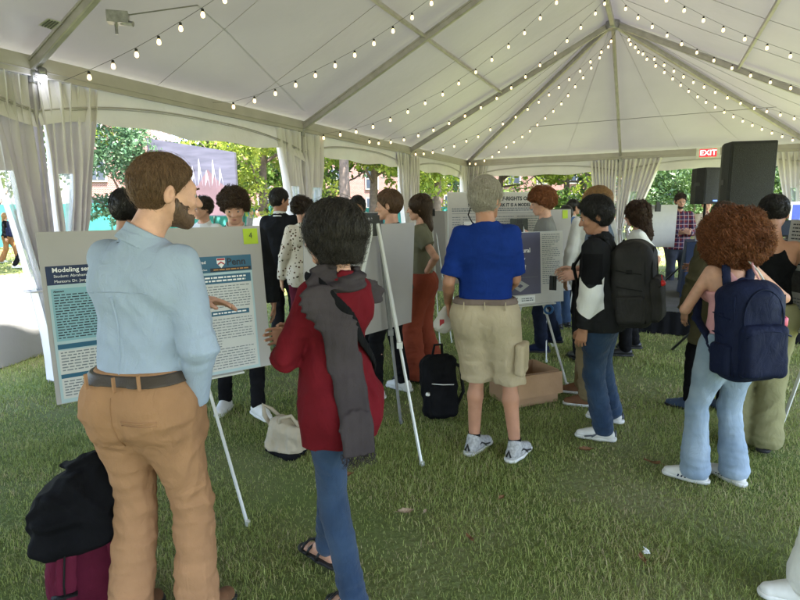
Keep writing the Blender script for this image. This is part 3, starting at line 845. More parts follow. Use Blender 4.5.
# ---------------------------------------------------------------- backpacks
def worn_pack(J, label, m, m_strap, size=(.30, .17, .46), zc=1.18, yo=-.20, cat='backpack', name='backpack', pocket=True, bottle=None, charm=None, rake=0, xo=0.0, extra=None, h=.008, strapm=None):
    """a rucksack on a person's back, in that person's frame"""
    pr = J['root']; k = J['k']
    root = thing(name, label, cat, tuple(pr.location), pr.rotation_euler[2])
    c = J['T']((0, yo / k, zc)) if zc > 1 else np.array([J['pel'][0], yo, zc * k])
    c = c + np.array([xo, 0, 0]); M = rotx(R(rake)); w, d, hh = size
    F = Field(c - .36, c + .36, h)
    F.fn(c - .35, c + .35, lambda x, y, z: _rbox(x, y, z, c, (w/2, d/2, hh/2), .07, M), 0)
    q = c + M @ np.array([0, 0, hh * .30]); F.ell(q, (w*.42, d*.5, hh*.26), .05, M)
    F.folds(wrinkle(.0055, .15, 4, .5, .2), .05)
    F.obj('bag', m, root, 2)
    if pocket:
        F = Field(c - .36, c + .36, h); q = c + M @ np.array([0, -d/2 - .005, -hh * .17])
        F.fn(c - .35, c + .35, lambda x, y, z: _rbox(x, y, z, q, (w*.40, .045, hh*.27), .035, M), 0); F.folds(wrinkle(.004, .1, 6, .5, .3), .04)
        po = F.obj('front_pocket', m, root, 2)
        mb = MB(); a = [c + M @ np.array([w*.40*u, -d/2 - .045 - .006 * (1-u*u), hh*.05 - .03*u*u]) for u in np.linspace(-1, 1, 11)]
        mb.tube(a, .0045, 5); mb.tube([c + M @ np.array([w*.36*math.sin(t), -d/2 - .004 - .02 * max(0, math.cos(t)) * 0, hh*.16 + hh*.30*math.cos(t)]) for t in np.linspace(-1.9, 1.9, 21)], .0045, 5)
        mb.build('zip', m_strap, root, True)
        mb = MB()
        for s in (-1, 1):      # piping down the front edges and compression straps
            mb.tube([c + M @ np.array([s*w*.46, -d*.36, hh*z_]) for z_ in np.linspace(.40, -.44, 9)], .005, 5)
            for z_ in (.16, -.04): mb.beam(c + M @ np.array([s*w*.505, -d*.30, hh*z_]), c + M @ np.array([s*w*.505, d*.32, hh*(z_ + .05)]), .004, .018, (1, 0, 0))
            mb.box(c + M @ np.array([s*w*.51, 0, hh*.19]), (.012, .035, .026), M)
        mb.tube([c + M @ np.array([w*.44*math.sin(t), -d*.45 + .02*abs(math.sin(t)), hh*.20 + hh*.235*math.cos(t)]) for t in np.linspace(-1.8, 1.8, 25)], .0045, 5)
        mb.box(c + M @ np.array([0, -d/2 - .004, hh*.30]), (.05, .006, .03), M)
        mb.build('piping', m_strap, root, True)
        for s in (-1, 1):
            F = Field(c - .36, c + .36, h); q = c + M @ np.array([s * w/2, 0, -hh * .27])
            F.fn(c - .35, c + .35, lambda x, y, z: _rbox(x, y, z, q, (.022, d*.36, hh*.17), .02, M), 0); F.obj('side_pocket', m, root, 1)
    for s in (-1, 1):
        S = J['sh'][s]; sx = np.array([1., 0, 0]) * s
        top_ = c + M @ np.array([s*.06, d/2 - .01, hh*.42])
        sh_ = S * .62 + J['nb'] * .38; sh_ = sh_ + np.array([0, 0, .042 * k + .018])
        fr = S * .72 + J['nb'] * .28 + np.array([0, .135, -.13]); lo_ = J['T']((s*.165, .09, 1.10)); bt = c + M @ np.array([s*w*.42, d/2 - .02, -hh*.33])
        P = [top_, sh_ + np.array([0, -.05, -.005]), sh_ + np.array([0, .03, 0]), fr, lo_, J['T']((s*.185, -.02, 1.03)), bt]
        F = Field(np.min(P, 0) - .06, np.max(P, 0) + .06, .008)
        for a, b_ in zip(P[:-1], P[1:]):
            F.cone(a, b_, .028 if a is not P[-2] else .02, .028 if b_ is not bt else .014, .02, flat=unit(np.cross(b_ - a, (1, 0, 0)) + 1e-6), ff=.32)
        F.obj('strap', strapm or m_strap, root, 1)
    mb = MB(); q = c + M @ np.array([0, d*.25, hh*.5]); mb.tube([q + np.array([u*.05, 0, .035*(1-u*u) - .005]) for u in np.linspace(-1, 1, 9)], .008, 6); mb.build('grab_handle', m_strap, root, True)
    if bottle:
        s, bm, lm = bottle; q = c + M @ np.array([s * (w/2 + .03), 0, -hh*.12]); mb = MB()
        mb.lathe([(.033, -.12), (.036, -.1), (.036, .05), (.03, .08), (.022, .095)], 16, c=q); bo = mb.build('bottle', bm, root, True)
        mb = MB(); mb.lathe([(.028, .09), (.03, .10), (.03, .13), (.02, .14)], 14, c=q); mb.build('bottle_cap', lm, bo, True)
    if charm:
        mb = MB(); q = c + M @ np.array([charm[0], -d/2 - .06, charm[1]]); mb.tube([q + (0, .01, .05), q], .003, 5); mb.lathe([(.004, -.02), (.016, -.012), (.018, 0), (.012, .014), (.004, .018)], 10, c=q); mb.build('charm', charm[2], root, True)
    return root, c, M
# ---------------------------------------------------------------- sky, sun, exposure
w = bpy.data.worlds.new("World"); SC.world = w; w.use_nodes = True
nt = w.node_tree; bg = nt.nodes['Background']
sky = nt.nodes.new('ShaderNodeTexSky'); sky.sky_type = 'NISHITA'; sky.sun_disc = False
SUN_DIR = unit((0.35, -0.30, 1.15))
sky.sun_elevation = math.asin(SUN_DIR[2]); sky.sun_rotation = math.atan2(SUN_DIR[0], SUN_DIR[1])
sky.air_density = 1.0; sky.dust_density = 2.0; sky.ozone_density = 1.0
nt.links.new(sky.outputs[0], bg.inputs['Color']); bg.inputs['Strength'].default_value = 0.15
sl = bpy.data.lights.new('sun', 'SUN'); sl.energy = 4.4; sl.angle = R(.6); sl.color = (1, .95, .87)
so = bpy.data.objects.new('sun', sl); COL.objects.link(so)
so.rotation_euler = Vector(SUN_DIR).to_track_quat('Z', 'Y').to_euler()
SC.view_settings.view_transform = 'Standard'; SC.view_settings.look = 'None'; SC.view_settings.gamma = 1
SC.view_settings.exposure = 3.22
SC.cycles.use_denoising = True
SC.cycles.max_bounces = 10; SC.cycles.diffuse_bounces = 5; SC.cycles.transmission_bounces = 8; SC.cycles.transparent_max_bounces = 16
SC.cycles.sample_clamp_indirect = 8

# ---------------------------------------------------------------- tent frame
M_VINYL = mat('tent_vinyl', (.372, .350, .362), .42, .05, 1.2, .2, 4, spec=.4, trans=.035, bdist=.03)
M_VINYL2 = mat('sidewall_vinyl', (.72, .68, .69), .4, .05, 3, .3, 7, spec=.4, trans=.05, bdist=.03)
M_BAND = mat('eave_band', (.44, .405, .40), .6, .08, 4, .1, 60)
M_ALU = mat('aluminium', (.52, .52, .52), .38, .08, 6, .08, 90, metal=.85)
M_ALUD = mat('aluminium_worn', (.43, .40, .415), .45, .12, 8, .08, 80, metal=.35)
M_STEEL = mat('bracket_steel', (.30, .30, .31), .35, .2, 30, .1, 90, metal=.9)
M_CABLE = mat('dark_cable', (.12, .12, .115), .5, .1)
M_WIRE = mat('wire_rope', (.22, .22, .22), .4, .1, metal=.6)

SD = unit((.4174, .9087, 0)); SE = unit((.9087, -.4174, 0)); BAY = 4.25; ZE = 2.95
P3 = np.array([2.02, 16.86, 0.]); K0 = -3
Lp = lambda k: P3 + (k - 3) * BAY * SD
Rp = lambda k: Lp(k) + 2 * BAY * SE
Cp = lambda k: Lp(k) + BAY * SE
Z = lambda z: np.array([0, 0, z])
ZR = float(at(617, 22, Cp(2)[1])[2]) + .03
peak = Cp(2) + Z(ZR)
rid = lambda k: Cp(k) + Z(ZR)

tent = thing('event_tent', 'large white frame tent with grey metal rafters covering the whole poster session', 'tent', tuple(Cp(0)))
tent.rotation_euler = (0, 0, 0)
TO = Cp(0)
tb = lambda b, n, m, sm=False, **k: _tb(b, n, m, sm, **k)
def _tb(b, n, m, sm=False, **k):
    b.v = [tuple(np.array(v) - TO) for v in b.v]
    return b.build(n, m, tent, sm, **k)

def panel(a, b, c, d, sag=.07, n=14, off=.05):
    """fabric a-b (eave) to d-c (ridge), sagging between its rafters"""
    G = np.zeros((n, n, 3))
    for i, u in enumerate(np.linspace(0, 1, n)):
        for j, v in enumerate(np.linspace(0, 1, n)):
            p = (a * (1-u) + b * u) * (1-v) + (d * (1-u) + c * u) * v
            G[i, j] = p + Z(off - sag * math.sin(PI*u) * math.sin(PI*v) + .012 * math.sin(9*u + 5*v) * math.sin(PI*v) * math.sin(PI*u))
    return G
mb = MB()
OV = .06
for k in range(K0, 2):
    for L in (Lp, Rp):
        s = -1 if L is Lp else 1
        G = panel(L(k) + Z(ZE) + SE*s*OV, L(k+1) + Z(ZE) + SE*s*OV, rid(k+1) if True else 0, rid(k) if k > K0 else rid(K0), .07)
        mb.sheet(G)
# hips
def hip(p, q):
    mb.sheet(panel(p, q, peak, peak, .08))
hip(Lp(2) + Z(ZE) - SE*OV, Lp(3) + Z(ZE) - SE*OV + SD*OV); hip(Rp(2) + Z(ZE) + SE*OV, Rp(3) + Z(ZE) + SE*OV + SD*OV)
hip(Lp(3) + Z(ZE) + SD*OV - SE*OV, Cp(3) + Z(ZE) + SD*OV); hip(Cp(3) + Z(ZE) + SD*OV, Rp(3) + Z(ZE) + SD*OV + SE*OV)
# gable behind the camera
g0, g1, g2 = Lp(K0) + Z(ZE), rid(K0), Rp(K0) + Z(ZE); mb.add([g0, g1 + Z(.04), g2], [(0, 1, 2)])
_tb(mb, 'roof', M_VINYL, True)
SEAMS = MB()
for k in range(K0, 2):
    for L, s in ((Lp, -1), (Rp, 1)):
        for u in (.33, .67):
            a_, b_ = (L(k)*(1-u) + L(k+1)*u) + Z(ZE + .05), rid(k)*(1-u) + rid(k+1)*u + Z(.05)
            SEAMS.tube([a_*(1-v) + b_*v - Z(.006 + .07*math.sin(PI*u)*math.sin(PI*v) - .012*math.sin(9*u+5*v)*math.sin(PI*v)) for v in np.linspace(0, 1, 15)], .0035, 4)
for p, q_ in ((Lp(2), Lp(3)), (Rp(2), Rp(3)), (Lp(3), Cp(3)), (Cp(3), Rp(3))):
    for u in (.33, .67):
        a_ = p*(1-u) + q_*u + Z(ZE + .05); SEAMS.tube([a_*(1-v) + (peak + Z(.05))*v - Z(.006 + .08*math.sin(PI*u)*math.sin(PI*v) - .012*math.sin(9*u+5*v)*math.sin(PI*v)) for v in np.linspace(0, .97, 15)], .0035, 4)
_tb(SEAMS, 'weld_seams', M_VINYL, True)
RW, RH = .062, .105
def beam(a, b, w=RW, h=RH, n='rafter', m=M_ALUD, lower=.0):
    q = MB(); q.beam(np.array(a) - Z(lower), np.array(b) - Z(lower), w, h); 
    if n == 'rafter':   # keder channel lines on both sides
        d = unit(np.array(b) - a); x = unit(np.cross(d, (0, 0, 1))); zz = np.cross(x, d)
        for s in (-1, 1): q.beam(np.array(a) - Z(lower) + x*s*(w/2+.006) + zz*h*.28, np.array(b) - Z(lower) + x*s*(w/2+.006) + zz*h*.28, .012, .022)
    return _tb(q, n, m)
LOW = .05
for k in range(K0, 3):
    for L in (Lp, Rp):
        beam(L(k) + Z(ZE), rid(k), lower=LOW)
beam(Lp(3) + Z(ZE), peak, lower=LOW); beam(Rp(3) + Z(ZE), peak, lower=LOW); beam(Cp(3) + Z(ZE), peak, .045, .05, lower=LOW)
beam(rid(K0), peak, .08, .11, 'ridge_beam', lower=LOW + .02)
for k in range(K0, 3):     # purlins half way up the slopes
    for L in (Lp, Rp):
        if k < 2:
            m0 = (L(k) + Z(ZE)) * .5 + rid(k) * .5; m1 = (L(k+1) + Z(ZE)) * .5 + rid(k+1) * .5
            beam(m0, m1, .045, .05, 'purlin', lower=LOW - .01)
for a, b in [(Lp(k), Lp(k+1)) for k in range(K0, 3)] + [(Rp(k), Rp(k+1)) for k in range(K0, 3)] + [(Lp(3), Cp(3)), (Cp(3), Rp(3)), (Lp(K0), Cp(K0)), (Cp(K0), Rp(K0))]:
    q = MB(); q.beam(a + Z(ZE - .05), b + Z(ZE - .05), .06, .06); _tb(q, 'eave_beam', M_ALUD)
legs = [Lp(k) for k in range(K0, 4)] + [Rp(k) for k in range(K0, 4)] + [Cp(3)]
for p in legs:
    q = MB(); q.beam(p + Z(.02), p + Z(ZE - .08), .075, .075, (1, 0, 0)); q.box(p + Z(.01), (.22, .22, .02)); _tb(q, 'pole', M_ALUD)
    q = MB(); q.box(p + Z(ZE - .12), (.10, .10, .12)); q.box(p + Z(ZE - .06) + SE*.05, (.05, .05, .07))
    q.tube([p + Z(ZE - .15) + SE*.06, p + Z(ZE - .15) - SE*.06], .014, 8)
    for s in (-1, 1): q.tube([p + Z(ZE-.10) + SD*s*.05 + SE*.03, p + Z(ZE-.10) + SD*s*.075 + SE*.03], .016, 8)
    _tb(q, 'corner_bracket', M_STEEL, True, sharp=40)
q = MB()
q.lathe([(.11, -.16), (.13, -.1), (.13, -.02), (.09, 0)], 12, c=peak); _tb(q, 'crown_fitting', M_STEEL, True, sharp=40)

# eave band and scalloped valance (arch-topped openings)
def run(a, b, n=40): return [a * (1-u) + b * u for u in np.linspace(0, 1, n)]
sides = [(Lp(k), Lp(k+1), -SE) for k in range(K0, 3)] + [(Rp(k+1), Rp(k), SE) for k in range(K0, 3)] + [(Lp(3), Cp(3), SD), (Cp(3), Rp(3), SD)]
for a, b, no in sides:
    q = MB(); P = run(a + no*(-.045), b + no*(-.045)); G = np.zeros((len(P), 3, 3))
    for i, p in enumerate(P):
        G[i, 0] = p + Z(ZE + .055); G[i, 1] = p + Z(ZE - .03) - no*.012; G[i, 2] = p + Z(ZE - .115) - no*.004
    q.sheet(G); q.tube([p + Z(ZE - .118) - no * .004 for p in (P[0], P[-1])], .008, 6); q.tube([p + Z(ZE - .07) - no*.014 for p in (P[0], P[-1])], .005, 5)
    _tb(q, 'eave_band', M_BAND, True)
def valance(a, b, no, dip, seed):
    g = np.random.default_rng(seed); ph = g.uniform(0, 6, 4)
    n, mrow = 60, 12; G = np.zeros((n, mrow, 3)); q = MB()
    L = np.linalg.norm(b - a)
    arch = []
    for i, u in enumerate(np.linspace(0, 1, n)):
        e = abs(2*u - 1)
        bot = ZE - .40 - dip * (1 - e**2) * .5 - .16 * max(0, e - .72) / .28 + .018 * math.sin(u * 23 + ph[0])
        for j, v in enumerate(np.linspace(0, 1, mrow)):
            z = (ZE - .10) * (1-v) + bot * v
            G[i, j] = a * (1-u) + b * u + Z(z) + no * (.02 - .05 * v * math.sin(7*u + ph[1]) - .03 * v * math.sin(19*u + ph[2] + 3*v))
        za = ZE - .20 - .22 * e**2.4
        arch.append(a * (1-u) + b * u + Z(za) - no * .012 + no * (-.05 * .4 * math.sin(7*u + ph[1])))
    q.sheet(G)
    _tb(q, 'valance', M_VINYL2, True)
    q = MB(); q.tube(arch, .009, 5); q.tube([x + Z(-.02) for x in arch], .004, 4); _tb(q, 'arch_seam', M_BAND, True)
for i, (a, b, no) in enumerate(sides): valance(a, b, no, .10, i)

# gathered side curtains, two at each leg
M_CLEAR = None
def clear_mat():
    m = bpy.data.materials.new('clear_vinyl'); m.use_nodes = True; nt = m.node_tree; N = nt.nodes; L = nt.links
    b = N['Principled BSDF']; b.inputs['Base Color'].default_value = (.75, .8, .85, 1); b.inputs['Roughness'].default_value = .12
    nz = N.new('ShaderNodeTexNoise'); nz.inputs['Scale'].default_value = 9; bp = N.new('ShaderNodeBump'); bp.inputs['Strength'].default_value = .6; bp.inputs['Distance'].default_value = .05
    L.new(nz.outputs['Fac'], bp.inputs['Height']); L.new(bp.outputs['Normal'], b.inputs['Normal'])
    t = N.new('ShaderNodeBsdfTransparent'); t.inputs['Color'].default_value = (.93, .95, .96, 1); ms = N.new('ShaderNodeMixShader'); ms.inputs['Fac'].default_value = .62
    L.new(b.outputs[0], ms.inputs[1]); L.new(t.outputs[0], ms.inputs[2]); L.new(ms.outputs[0], N['Material Output'].inputs['Surface'])
    return m
M_CLEAR = clear_mat()
def curtain(p, dirn, no, label, seed, wt=.62, tie=1.15, wtie=.2, wb=.34, clear=True, flare=1.0):
    g = np.random.default_rng(seed); nu, nv = 84, 44
    V = np.zeros((nv, nu, 3)); ph = g.uniform(0, 6.28, 6); nf = g.integers(6, 9)
    for j, v in enumerate(np.linspace(0, 1, nv)):
        z = (ZE - .12) * (1-v) + .03 * v
        if z > tie:
            t = (z - tie) / (ZE - .12 - tie); wd = wtie + (wt - wtie) * t**.8; 
        else:
            t = (tie - z) / tie; wd = wtie + (wb - wtie) * t**.7
        gather = 1 - (wd - wtie) / (wt - wtie + .01) * .6
        for i, u in enumerate(np.linspace(0, 1, nu)):
            fold = math.sin(2*PI*nf*u + ph[0] + .6*math.sin(3*v+ph[1])) * (.030 + .035*gather) + .018 * math.sin(2*PI*nf*.43*u + ph[2] + 4*v) + .012*math.sin(17*v + 9*u + ph[3])
            lat = .05 + wd * (u + .018 * math.sin(2*PI*nf*u*2 + ph[4])) + .02*math.sin(5*v+ph[5])
            V[j, i] = dirn * lat + no * fold + Z(z)
    t = thing('tent_curtain', label, 'curtain', tuple(p), 0, 'gathered curtains of the tent')
    idx = np.arange(nu*nv).reshape(nv, nu); Q = np.stack([idx[:-1, :-1], idx[:-1, 1:], idx[1:, 1:], idx[1:, :-1]], -1)
    mi = np.zeros(Q.shape[:2], int)
    if clear:
        a, b = sorted(g.uniform(.2, .9, 2)); b = max(b, a + .22)
        mi[int(nv*.30):int(nv*.86), int(nu*a):int(nu*min(b, .97))] = 1
    for mm, nm, M in ((0, 'cloth_folds', M_VINYL2), (1, 'clear_window', M_CLEAR)):
        q = Q[mi == mm]
        if len(q): 
            us, inv = np.unique(q, return_inverse=True)
            link(nm, mesh_np(nm, V.reshape(-1, 3)[us], inv.reshape(q.shape)), M, t)
    q = MB(); zt = Z(tie); q.tube([dirn*.03 + no*.06 + zt, dirn*(.05+wtie*.5) + no*.085 + zt, dirn*(.08+wtie) + no*.05 + zt, dirn*(.09+wtie) - no*.05 + zt, dirn*(.05+wtie*.5) - no*.085 + zt, dirn*.03 - no*.06 + zt], .009, 6)
    q.build('tie_strap', M_VINYL2, t, True)
    return t
# maker's label printed on the roof fabric
ords = ['first', 'second', 'third', 'fourth', 'fifth']
for k, nm in ((0, 'tent leg behind the tall man in blue shirt'), (1, 'tent leg above the short dark haired woman'), (2, 'tent leg above the long haired woman in olive tee')):
    curtain(Lp(k), -SD, SE, 'gathered curtain left of the %s' % nm, 20 + k, clear=(k < 2), **(dict(wt=.42, wtie=.17, wb=.12, tie=.9) if k == 0 else {}))
    curtain(Lp(k), SD, SE, 'gathered curtain right of the %s' % nm, 30 + k)
curtain(Lp(-1), SD, SE, 'white gathered curtain at the tent leg past the left edge of the photo', 29)
curtain(Lp(3), -SD, SE, 'white gathered curtain on the left of the far corner leg', 40, wt=.5)
curtain(Lp(3), SE, -SD, 'white gathered curtain right of the far corner leg above the large poster', 41, wt=.6)
curtain(Cp(3), -SE, -SD, 'white tied curtain left of the middle leg of the back wall', 42, wt=.72, wtie=.34, tie=1.0, wb=.6)
curtain(Cp(3), SE, -SD, 'white tied curtain slanting right of the middle leg of the back wall', 43, wt=.95, wtie=.26, tie=1.0, wb=.5)
curtain(Rp(3), -SE, -SD, 'white gathered curtain at the right end of the back wall beside the big speaker', 44, wt=.75, tie=.9)
curtain(Rp(3), -SD, -SE, 'white gathered curtain round the right far corner of the tent', 45)

# guy wire across the hip end
a = (Lp(2) + Z(ZE)) * .52 + peak * .48 - Z(.2); b = (Rp(2) + Z(ZE)) * .52 + peak * .48 - Z(.2)
q = MB(); q.tube([np.array(at(530, 127, Cp(3)[1] - 1.2)), np.array(at(800, 105, Cp(3)[1] - 3.4))], .006, 5); 
o = q.build('guy_wire', M_WIRE, None, True); tag(o, 'thin dark wire strung level across the end of the tent roof', 'wire')
q = MB(); p_a = at(128, 15, 4.9); q.tube([p_a, at(235, 0, 6.2), at(330, -25, 8.4)], .0055, 5); o = q.build('guy_wire', M_WIRE, None, True); tag(o, 'thin pale wire running from the bracket on the nearest rafter', 'wire')
# rafter bracket of the near rafter with a clamp
q = MB(); c = at(118, 18, 4.85); q.box(c, (.16, .10, .09), rotz(.3)); q.tube([c + (.02, 0, -.03), c + (.12, 0, -.05)], .022, 8); q.tube([c + (-.03, .02, -.02), c + (-.03, .02, -.12)], .012, 6)
o = q.build('rafter_clamp', M_STEEL, None, True, sharp=40); tag(o, 'grey metal clamp bolted under the nearest rafter', 'clamp')

# ---------------------------------------------------------------- string lights
M_BULB = mat('lit_bulb', (.9, .8, .6), .3, .02, emit=(1.0, .68, .30), estr=.42)
M_SOCK = mat('bulb_socket', (.03, .03, .03), .5, .1)
bm_ = MB(); bm_.lathe([(.006, -.0), (.012, -.009), (.018, -.024), (.020, -.038), (.017, -.052), (.007, -.060)], 12)
bulb_me = bm_.build('bulb_tmp', M_BULB, None, True); BULB = bulb_me.data; bpy.data.objects.remove(bulb_me)
bm_ = MB(); bm_.lathe([(.010, .022), (.014, .015), (.014, -.006), (.008, -.008)], 8)
so_ = bm_.build('s_tmp', M_SOCK, None, True); SOCK = so_.data; bpy.data.objects.remove(so_)
def light_string(px, label, spread=None):
    """px: points (x, y, depth) of the bulbs along the string"""
    P = [np.array(p, float) for p in px]
    t = thing('string_lights', label, 'string lights', tuple(P[0]), 0, 'festoon lights under the tent roof'); O = P[0]
    q = MB(); q.tube([p - O + Z(.03) for p in P], .0022, 5); q.build('cable', M_CABLE, t, True)
    for p in P[1:-1] if len(P) > 4 else P:
        o = bpy.data.objects.new('bulb', BULB); COL.objects.link(o); o.parent = t; o.location = tuple(p - O)
        s = bpy.data.objects.new('socket', SOCK); COL.objects.link(s); s.parent = o
    return t
def catenary(a, b, n, sag):
    return [a*(1-u) + b*u - Z(sag * 4*u*(1-u)) for u in np.linspace(0, 1, n)]
# depth of the roof underside along a pixel ray
def roof_hit(x, y, drop=.16):
    d = ray(x, y); O = np.array([0, 0, CAMH]); best = None
    pl = []
    for a, b, c in ((Lp(0)+Z(ZE), Lp(1)+Z(ZE), rid(0)), (Rp(0)+Z(ZE), Rp(1)+Z(ZE), rid(0)), (Lp(3)+Z(ZE), Rp(3)+Z(ZE), peak)):
        n = np.cross(b-a, c-a); n /= np.linalg.norm(n); pl.append((n, a - Z(drop)))
    for n, a in pl:
        t = n @ (a - O) / (n @ d)
        if t > 0 and (best is None or t < best): best = t
    return O + d * best
def pix_string(pts, n, label):
    """smooth path of n points through the photograph's bulb pixels, lying just under the roof"""
    pts = np.array(pts, float); s = np.r_[0, np.cumsum(np.linalg.norm(np.diff(pts, axis=0), axis=1))]
    W = [roof_hit(*p) for p in pts]; W = np.array(W); sw = np.r_[0, np.cumsum(np.linalg.norm(np.diff(W, axis=0), axis=1))]
    u = np.linspace(0, sw[-1], n); return light_string([np.array([np.interp(x, sw, W[:, i]) for i in range(3)]) for x in u], label)
dq = MB(); cs = [roof_hit(*p, .075) for p in ((38, 25), (48, 18), (62, 22), (52, 30))]; dq.add(cs, [(0, 1, 2, 3)]); _tb(dq, 'maker_label', mat('label_grey', (.52, .50, .50), .6, .05))
dq = MB()
for v in (.2, .4, .6, .8):
    p0, p1 = cs[0]*(1-v) + cs[3]*v - Z(.004), cs[1]*(1-v) + cs[2]*v - Z(.004); dq.tube([p0*.9 + p1*.1, p0*.1 + p1*.9], .006, 4)
_tb(dq, 'maker_label_print', mat('label_ink', (.10, .10, .11), .6, .05))
pix_string([(64, 84), (84, 76), (106, 66), (131, 54), (156, 40), (182, 24), (209, 7), (240, -14), (275, -40), (312, -72)], 12, 'string of warm bulbs climbing from the nearest tent leg on the left')
pix_string([(213, 105), (236, 104), (255, 98), (275, 91), (297, 82), (317, 72), (339, 61), (361, 49), (383, 35), (405, 20), (428, 3), (455, -18), (490, -50)], 15, 'string of warm bulbs rising from the middle of the first bay to the top edge')
pix_string([(308, 137), (323, 136), (339, 133), (356, 130), (373, 125), (391, 118), (408, 110), (426, 101), (444, 92), (461, 80), (479, 68), (498, 53), (516, 39), (534, 22), (552, 5), (572, -16), (597, -48)], 19, 'string of warm bulbs rising from the second tent leg across the second bay')
pix_string([(360, 138), (369, 140), (381, 142), (395, 140), (410, 137), (424, 132), (438, 127), (453, 120), (468, 113), (483, 105), (498, 96), (513, 85), (527, 74), (542, 62), (557, 50), (571, 35), (586, 21), (601, 6), (611, -6)], 20, 'string of warm bulbs running beside the long rafter left of the peak')
pix_string([(409, 152), (417, 153), (429, 152), (441, 149), (454, 145), (466, 140), (479, 135), (491, 128), (504, 122), (517, 115), (529, 107), (543, 98), (555, 89), (568, 79), (581, 69), (593, 58), (603, 49), (611, 40), (617, 30)], 21, 'upper of the two bulb strings between the long rafter and hip beam')
pix_string([(464, 162), (475, 163), (489, 158), (500, 150), (512, 142), (525, 134), (538, 123), (550, 113), (561, 103), (569, 93), (577, 83), (586, 73), (594, 63), (603, 52), (610, 43), (616, 33)], 21, 'lower string of warm bulbs from far corner up to the peak')
pix_string([(622, 32), (629, 38), (640, 51), (652, 56), (665, 64), (678, 72), (692, 80), (708, 87), (722, 94), (739, 101), (755, 107), (772, 111), (790, 116), (808, 120)], 18, 'upper of two bulb strings fanning right from the peak')
pix_string([(620, 36), (630, 42), (638, 50), (650, 60), (661, 68), (670, 75), (680, 83), (689, 90), (699, 96), (708, 102), (718, 107), (727, 112), (737, 117), (746, 121), (755, 125), (765, 129), (773, 132), (782, 135), (790, 138), (806, 142)], 21, 'lowest string of warm bulbs fanning right from the peak')
pix_string([(618, -2), (626, 7), (641, 18), (656, 27), (673, 37), (690, 47), (708, 56), (727, 64), (746, 72), (766, 79), (787, 85), (812, 92)], 13, 'string of warm bulbs beside the thick rafter on the right of the peak')
pix_string([(638, -25), (654, -12), (671, 1), (692, 12), (715, 24), (738, 34), (763, 44), (788, 53), (815, 62)], 10, 'string of warm bulbs crossing the top right corner of the roof')

# ---------------------------------------------------------------- ground
def ground_mat():
    m = bpy.data.materials.new('lawn_soil'); m.use_nodes = True; nt = m.node_tree; N = nt.nodes; L = nt.links; b = N['Principled BSDF']
    b.inputs['Roughness'].default_value = .95; b.inputs['Specular IOR Level'].default_value = .1
    tc = N.new('ShaderNodeTexCoord')
    def nz(s, d=5): 
        n = N.new('ShaderNodeTexNoise'); n.inputs['Scale'].default_value = s; n.inputs['Detail'].default_value = d; L.new(tc.outputs['Object'], n.inputs['Vector']); return n
    a = nz(1.1); c = nz(30)
    r1 = N.new('ShaderNodeValToRGB'); r1.color_ramp.elements[0].position = .35; r1.color_ramp.elements[0].color = (.085, .115, .032, 1); r1.color_ramp.elements[1].position = .66; r1.color_ramp.elements[1].color = (.22, .185, .11, 1)
    L.new(a.outputs['Fac'], r1.inputs[0])
    mx = N.new('ShaderNodeMix'); mx.data_type = 'RGBA'; mx.inputs[7].default_value = (.115, .155, .042, 1)
    L.new(r1.outputs[0], mx.inputs[6]); L.new(c.outputs['Fac'], mx.inputs['Factor']); L.new(mx.outputs[2], b.inputs['Base Color'])
    bp = N.new('ShaderNodeBump'); bp.inputs['Strength'].default_value = .8; bp.inputs['Distance'].default_value = .03; L.new(c.outputs['Fac'], bp.inputs['Height']); L.new(bp.outputs['Normal'], b.inputs['Normal'])
    return m
q = MB(); S_ = 260.; q.add([(-S_, -S_, 0), (S_, -S_, 0), (S_, S_, 0), (-S_, S_, 0)], [(0, 1, 2, 3)])
o = q.build('ground', ground_mat()); o['kind'] = 'structure'
# brick path outside, left
M_PATH = mat('pale_pavers', (.33, .31, .29), .8, .10, 2.2, .15, 25)
q = MB(); pa, pb = Lp(-4) - SE*3.2, Lp(9) - SE*3.2
q.add([pa + Z(.006), pb + Z(.006), pb - SE*7.5 + Z(.006), pa - SE*7.5 + Z(.006)], [(0, 1, 2, 3)]); o = q.build('path', M_PATH); o['kind'] = 'structure'
M_KERB = mat('brick_kerb', (.27, .14, .10), .85, .25, 5, .5, 30)
q = MB(); q.beam(pa + Z(.05), pb + Z(.05), .25, .11); o = q.build('kerb', M_KERB); o['kind'] = 'structure'

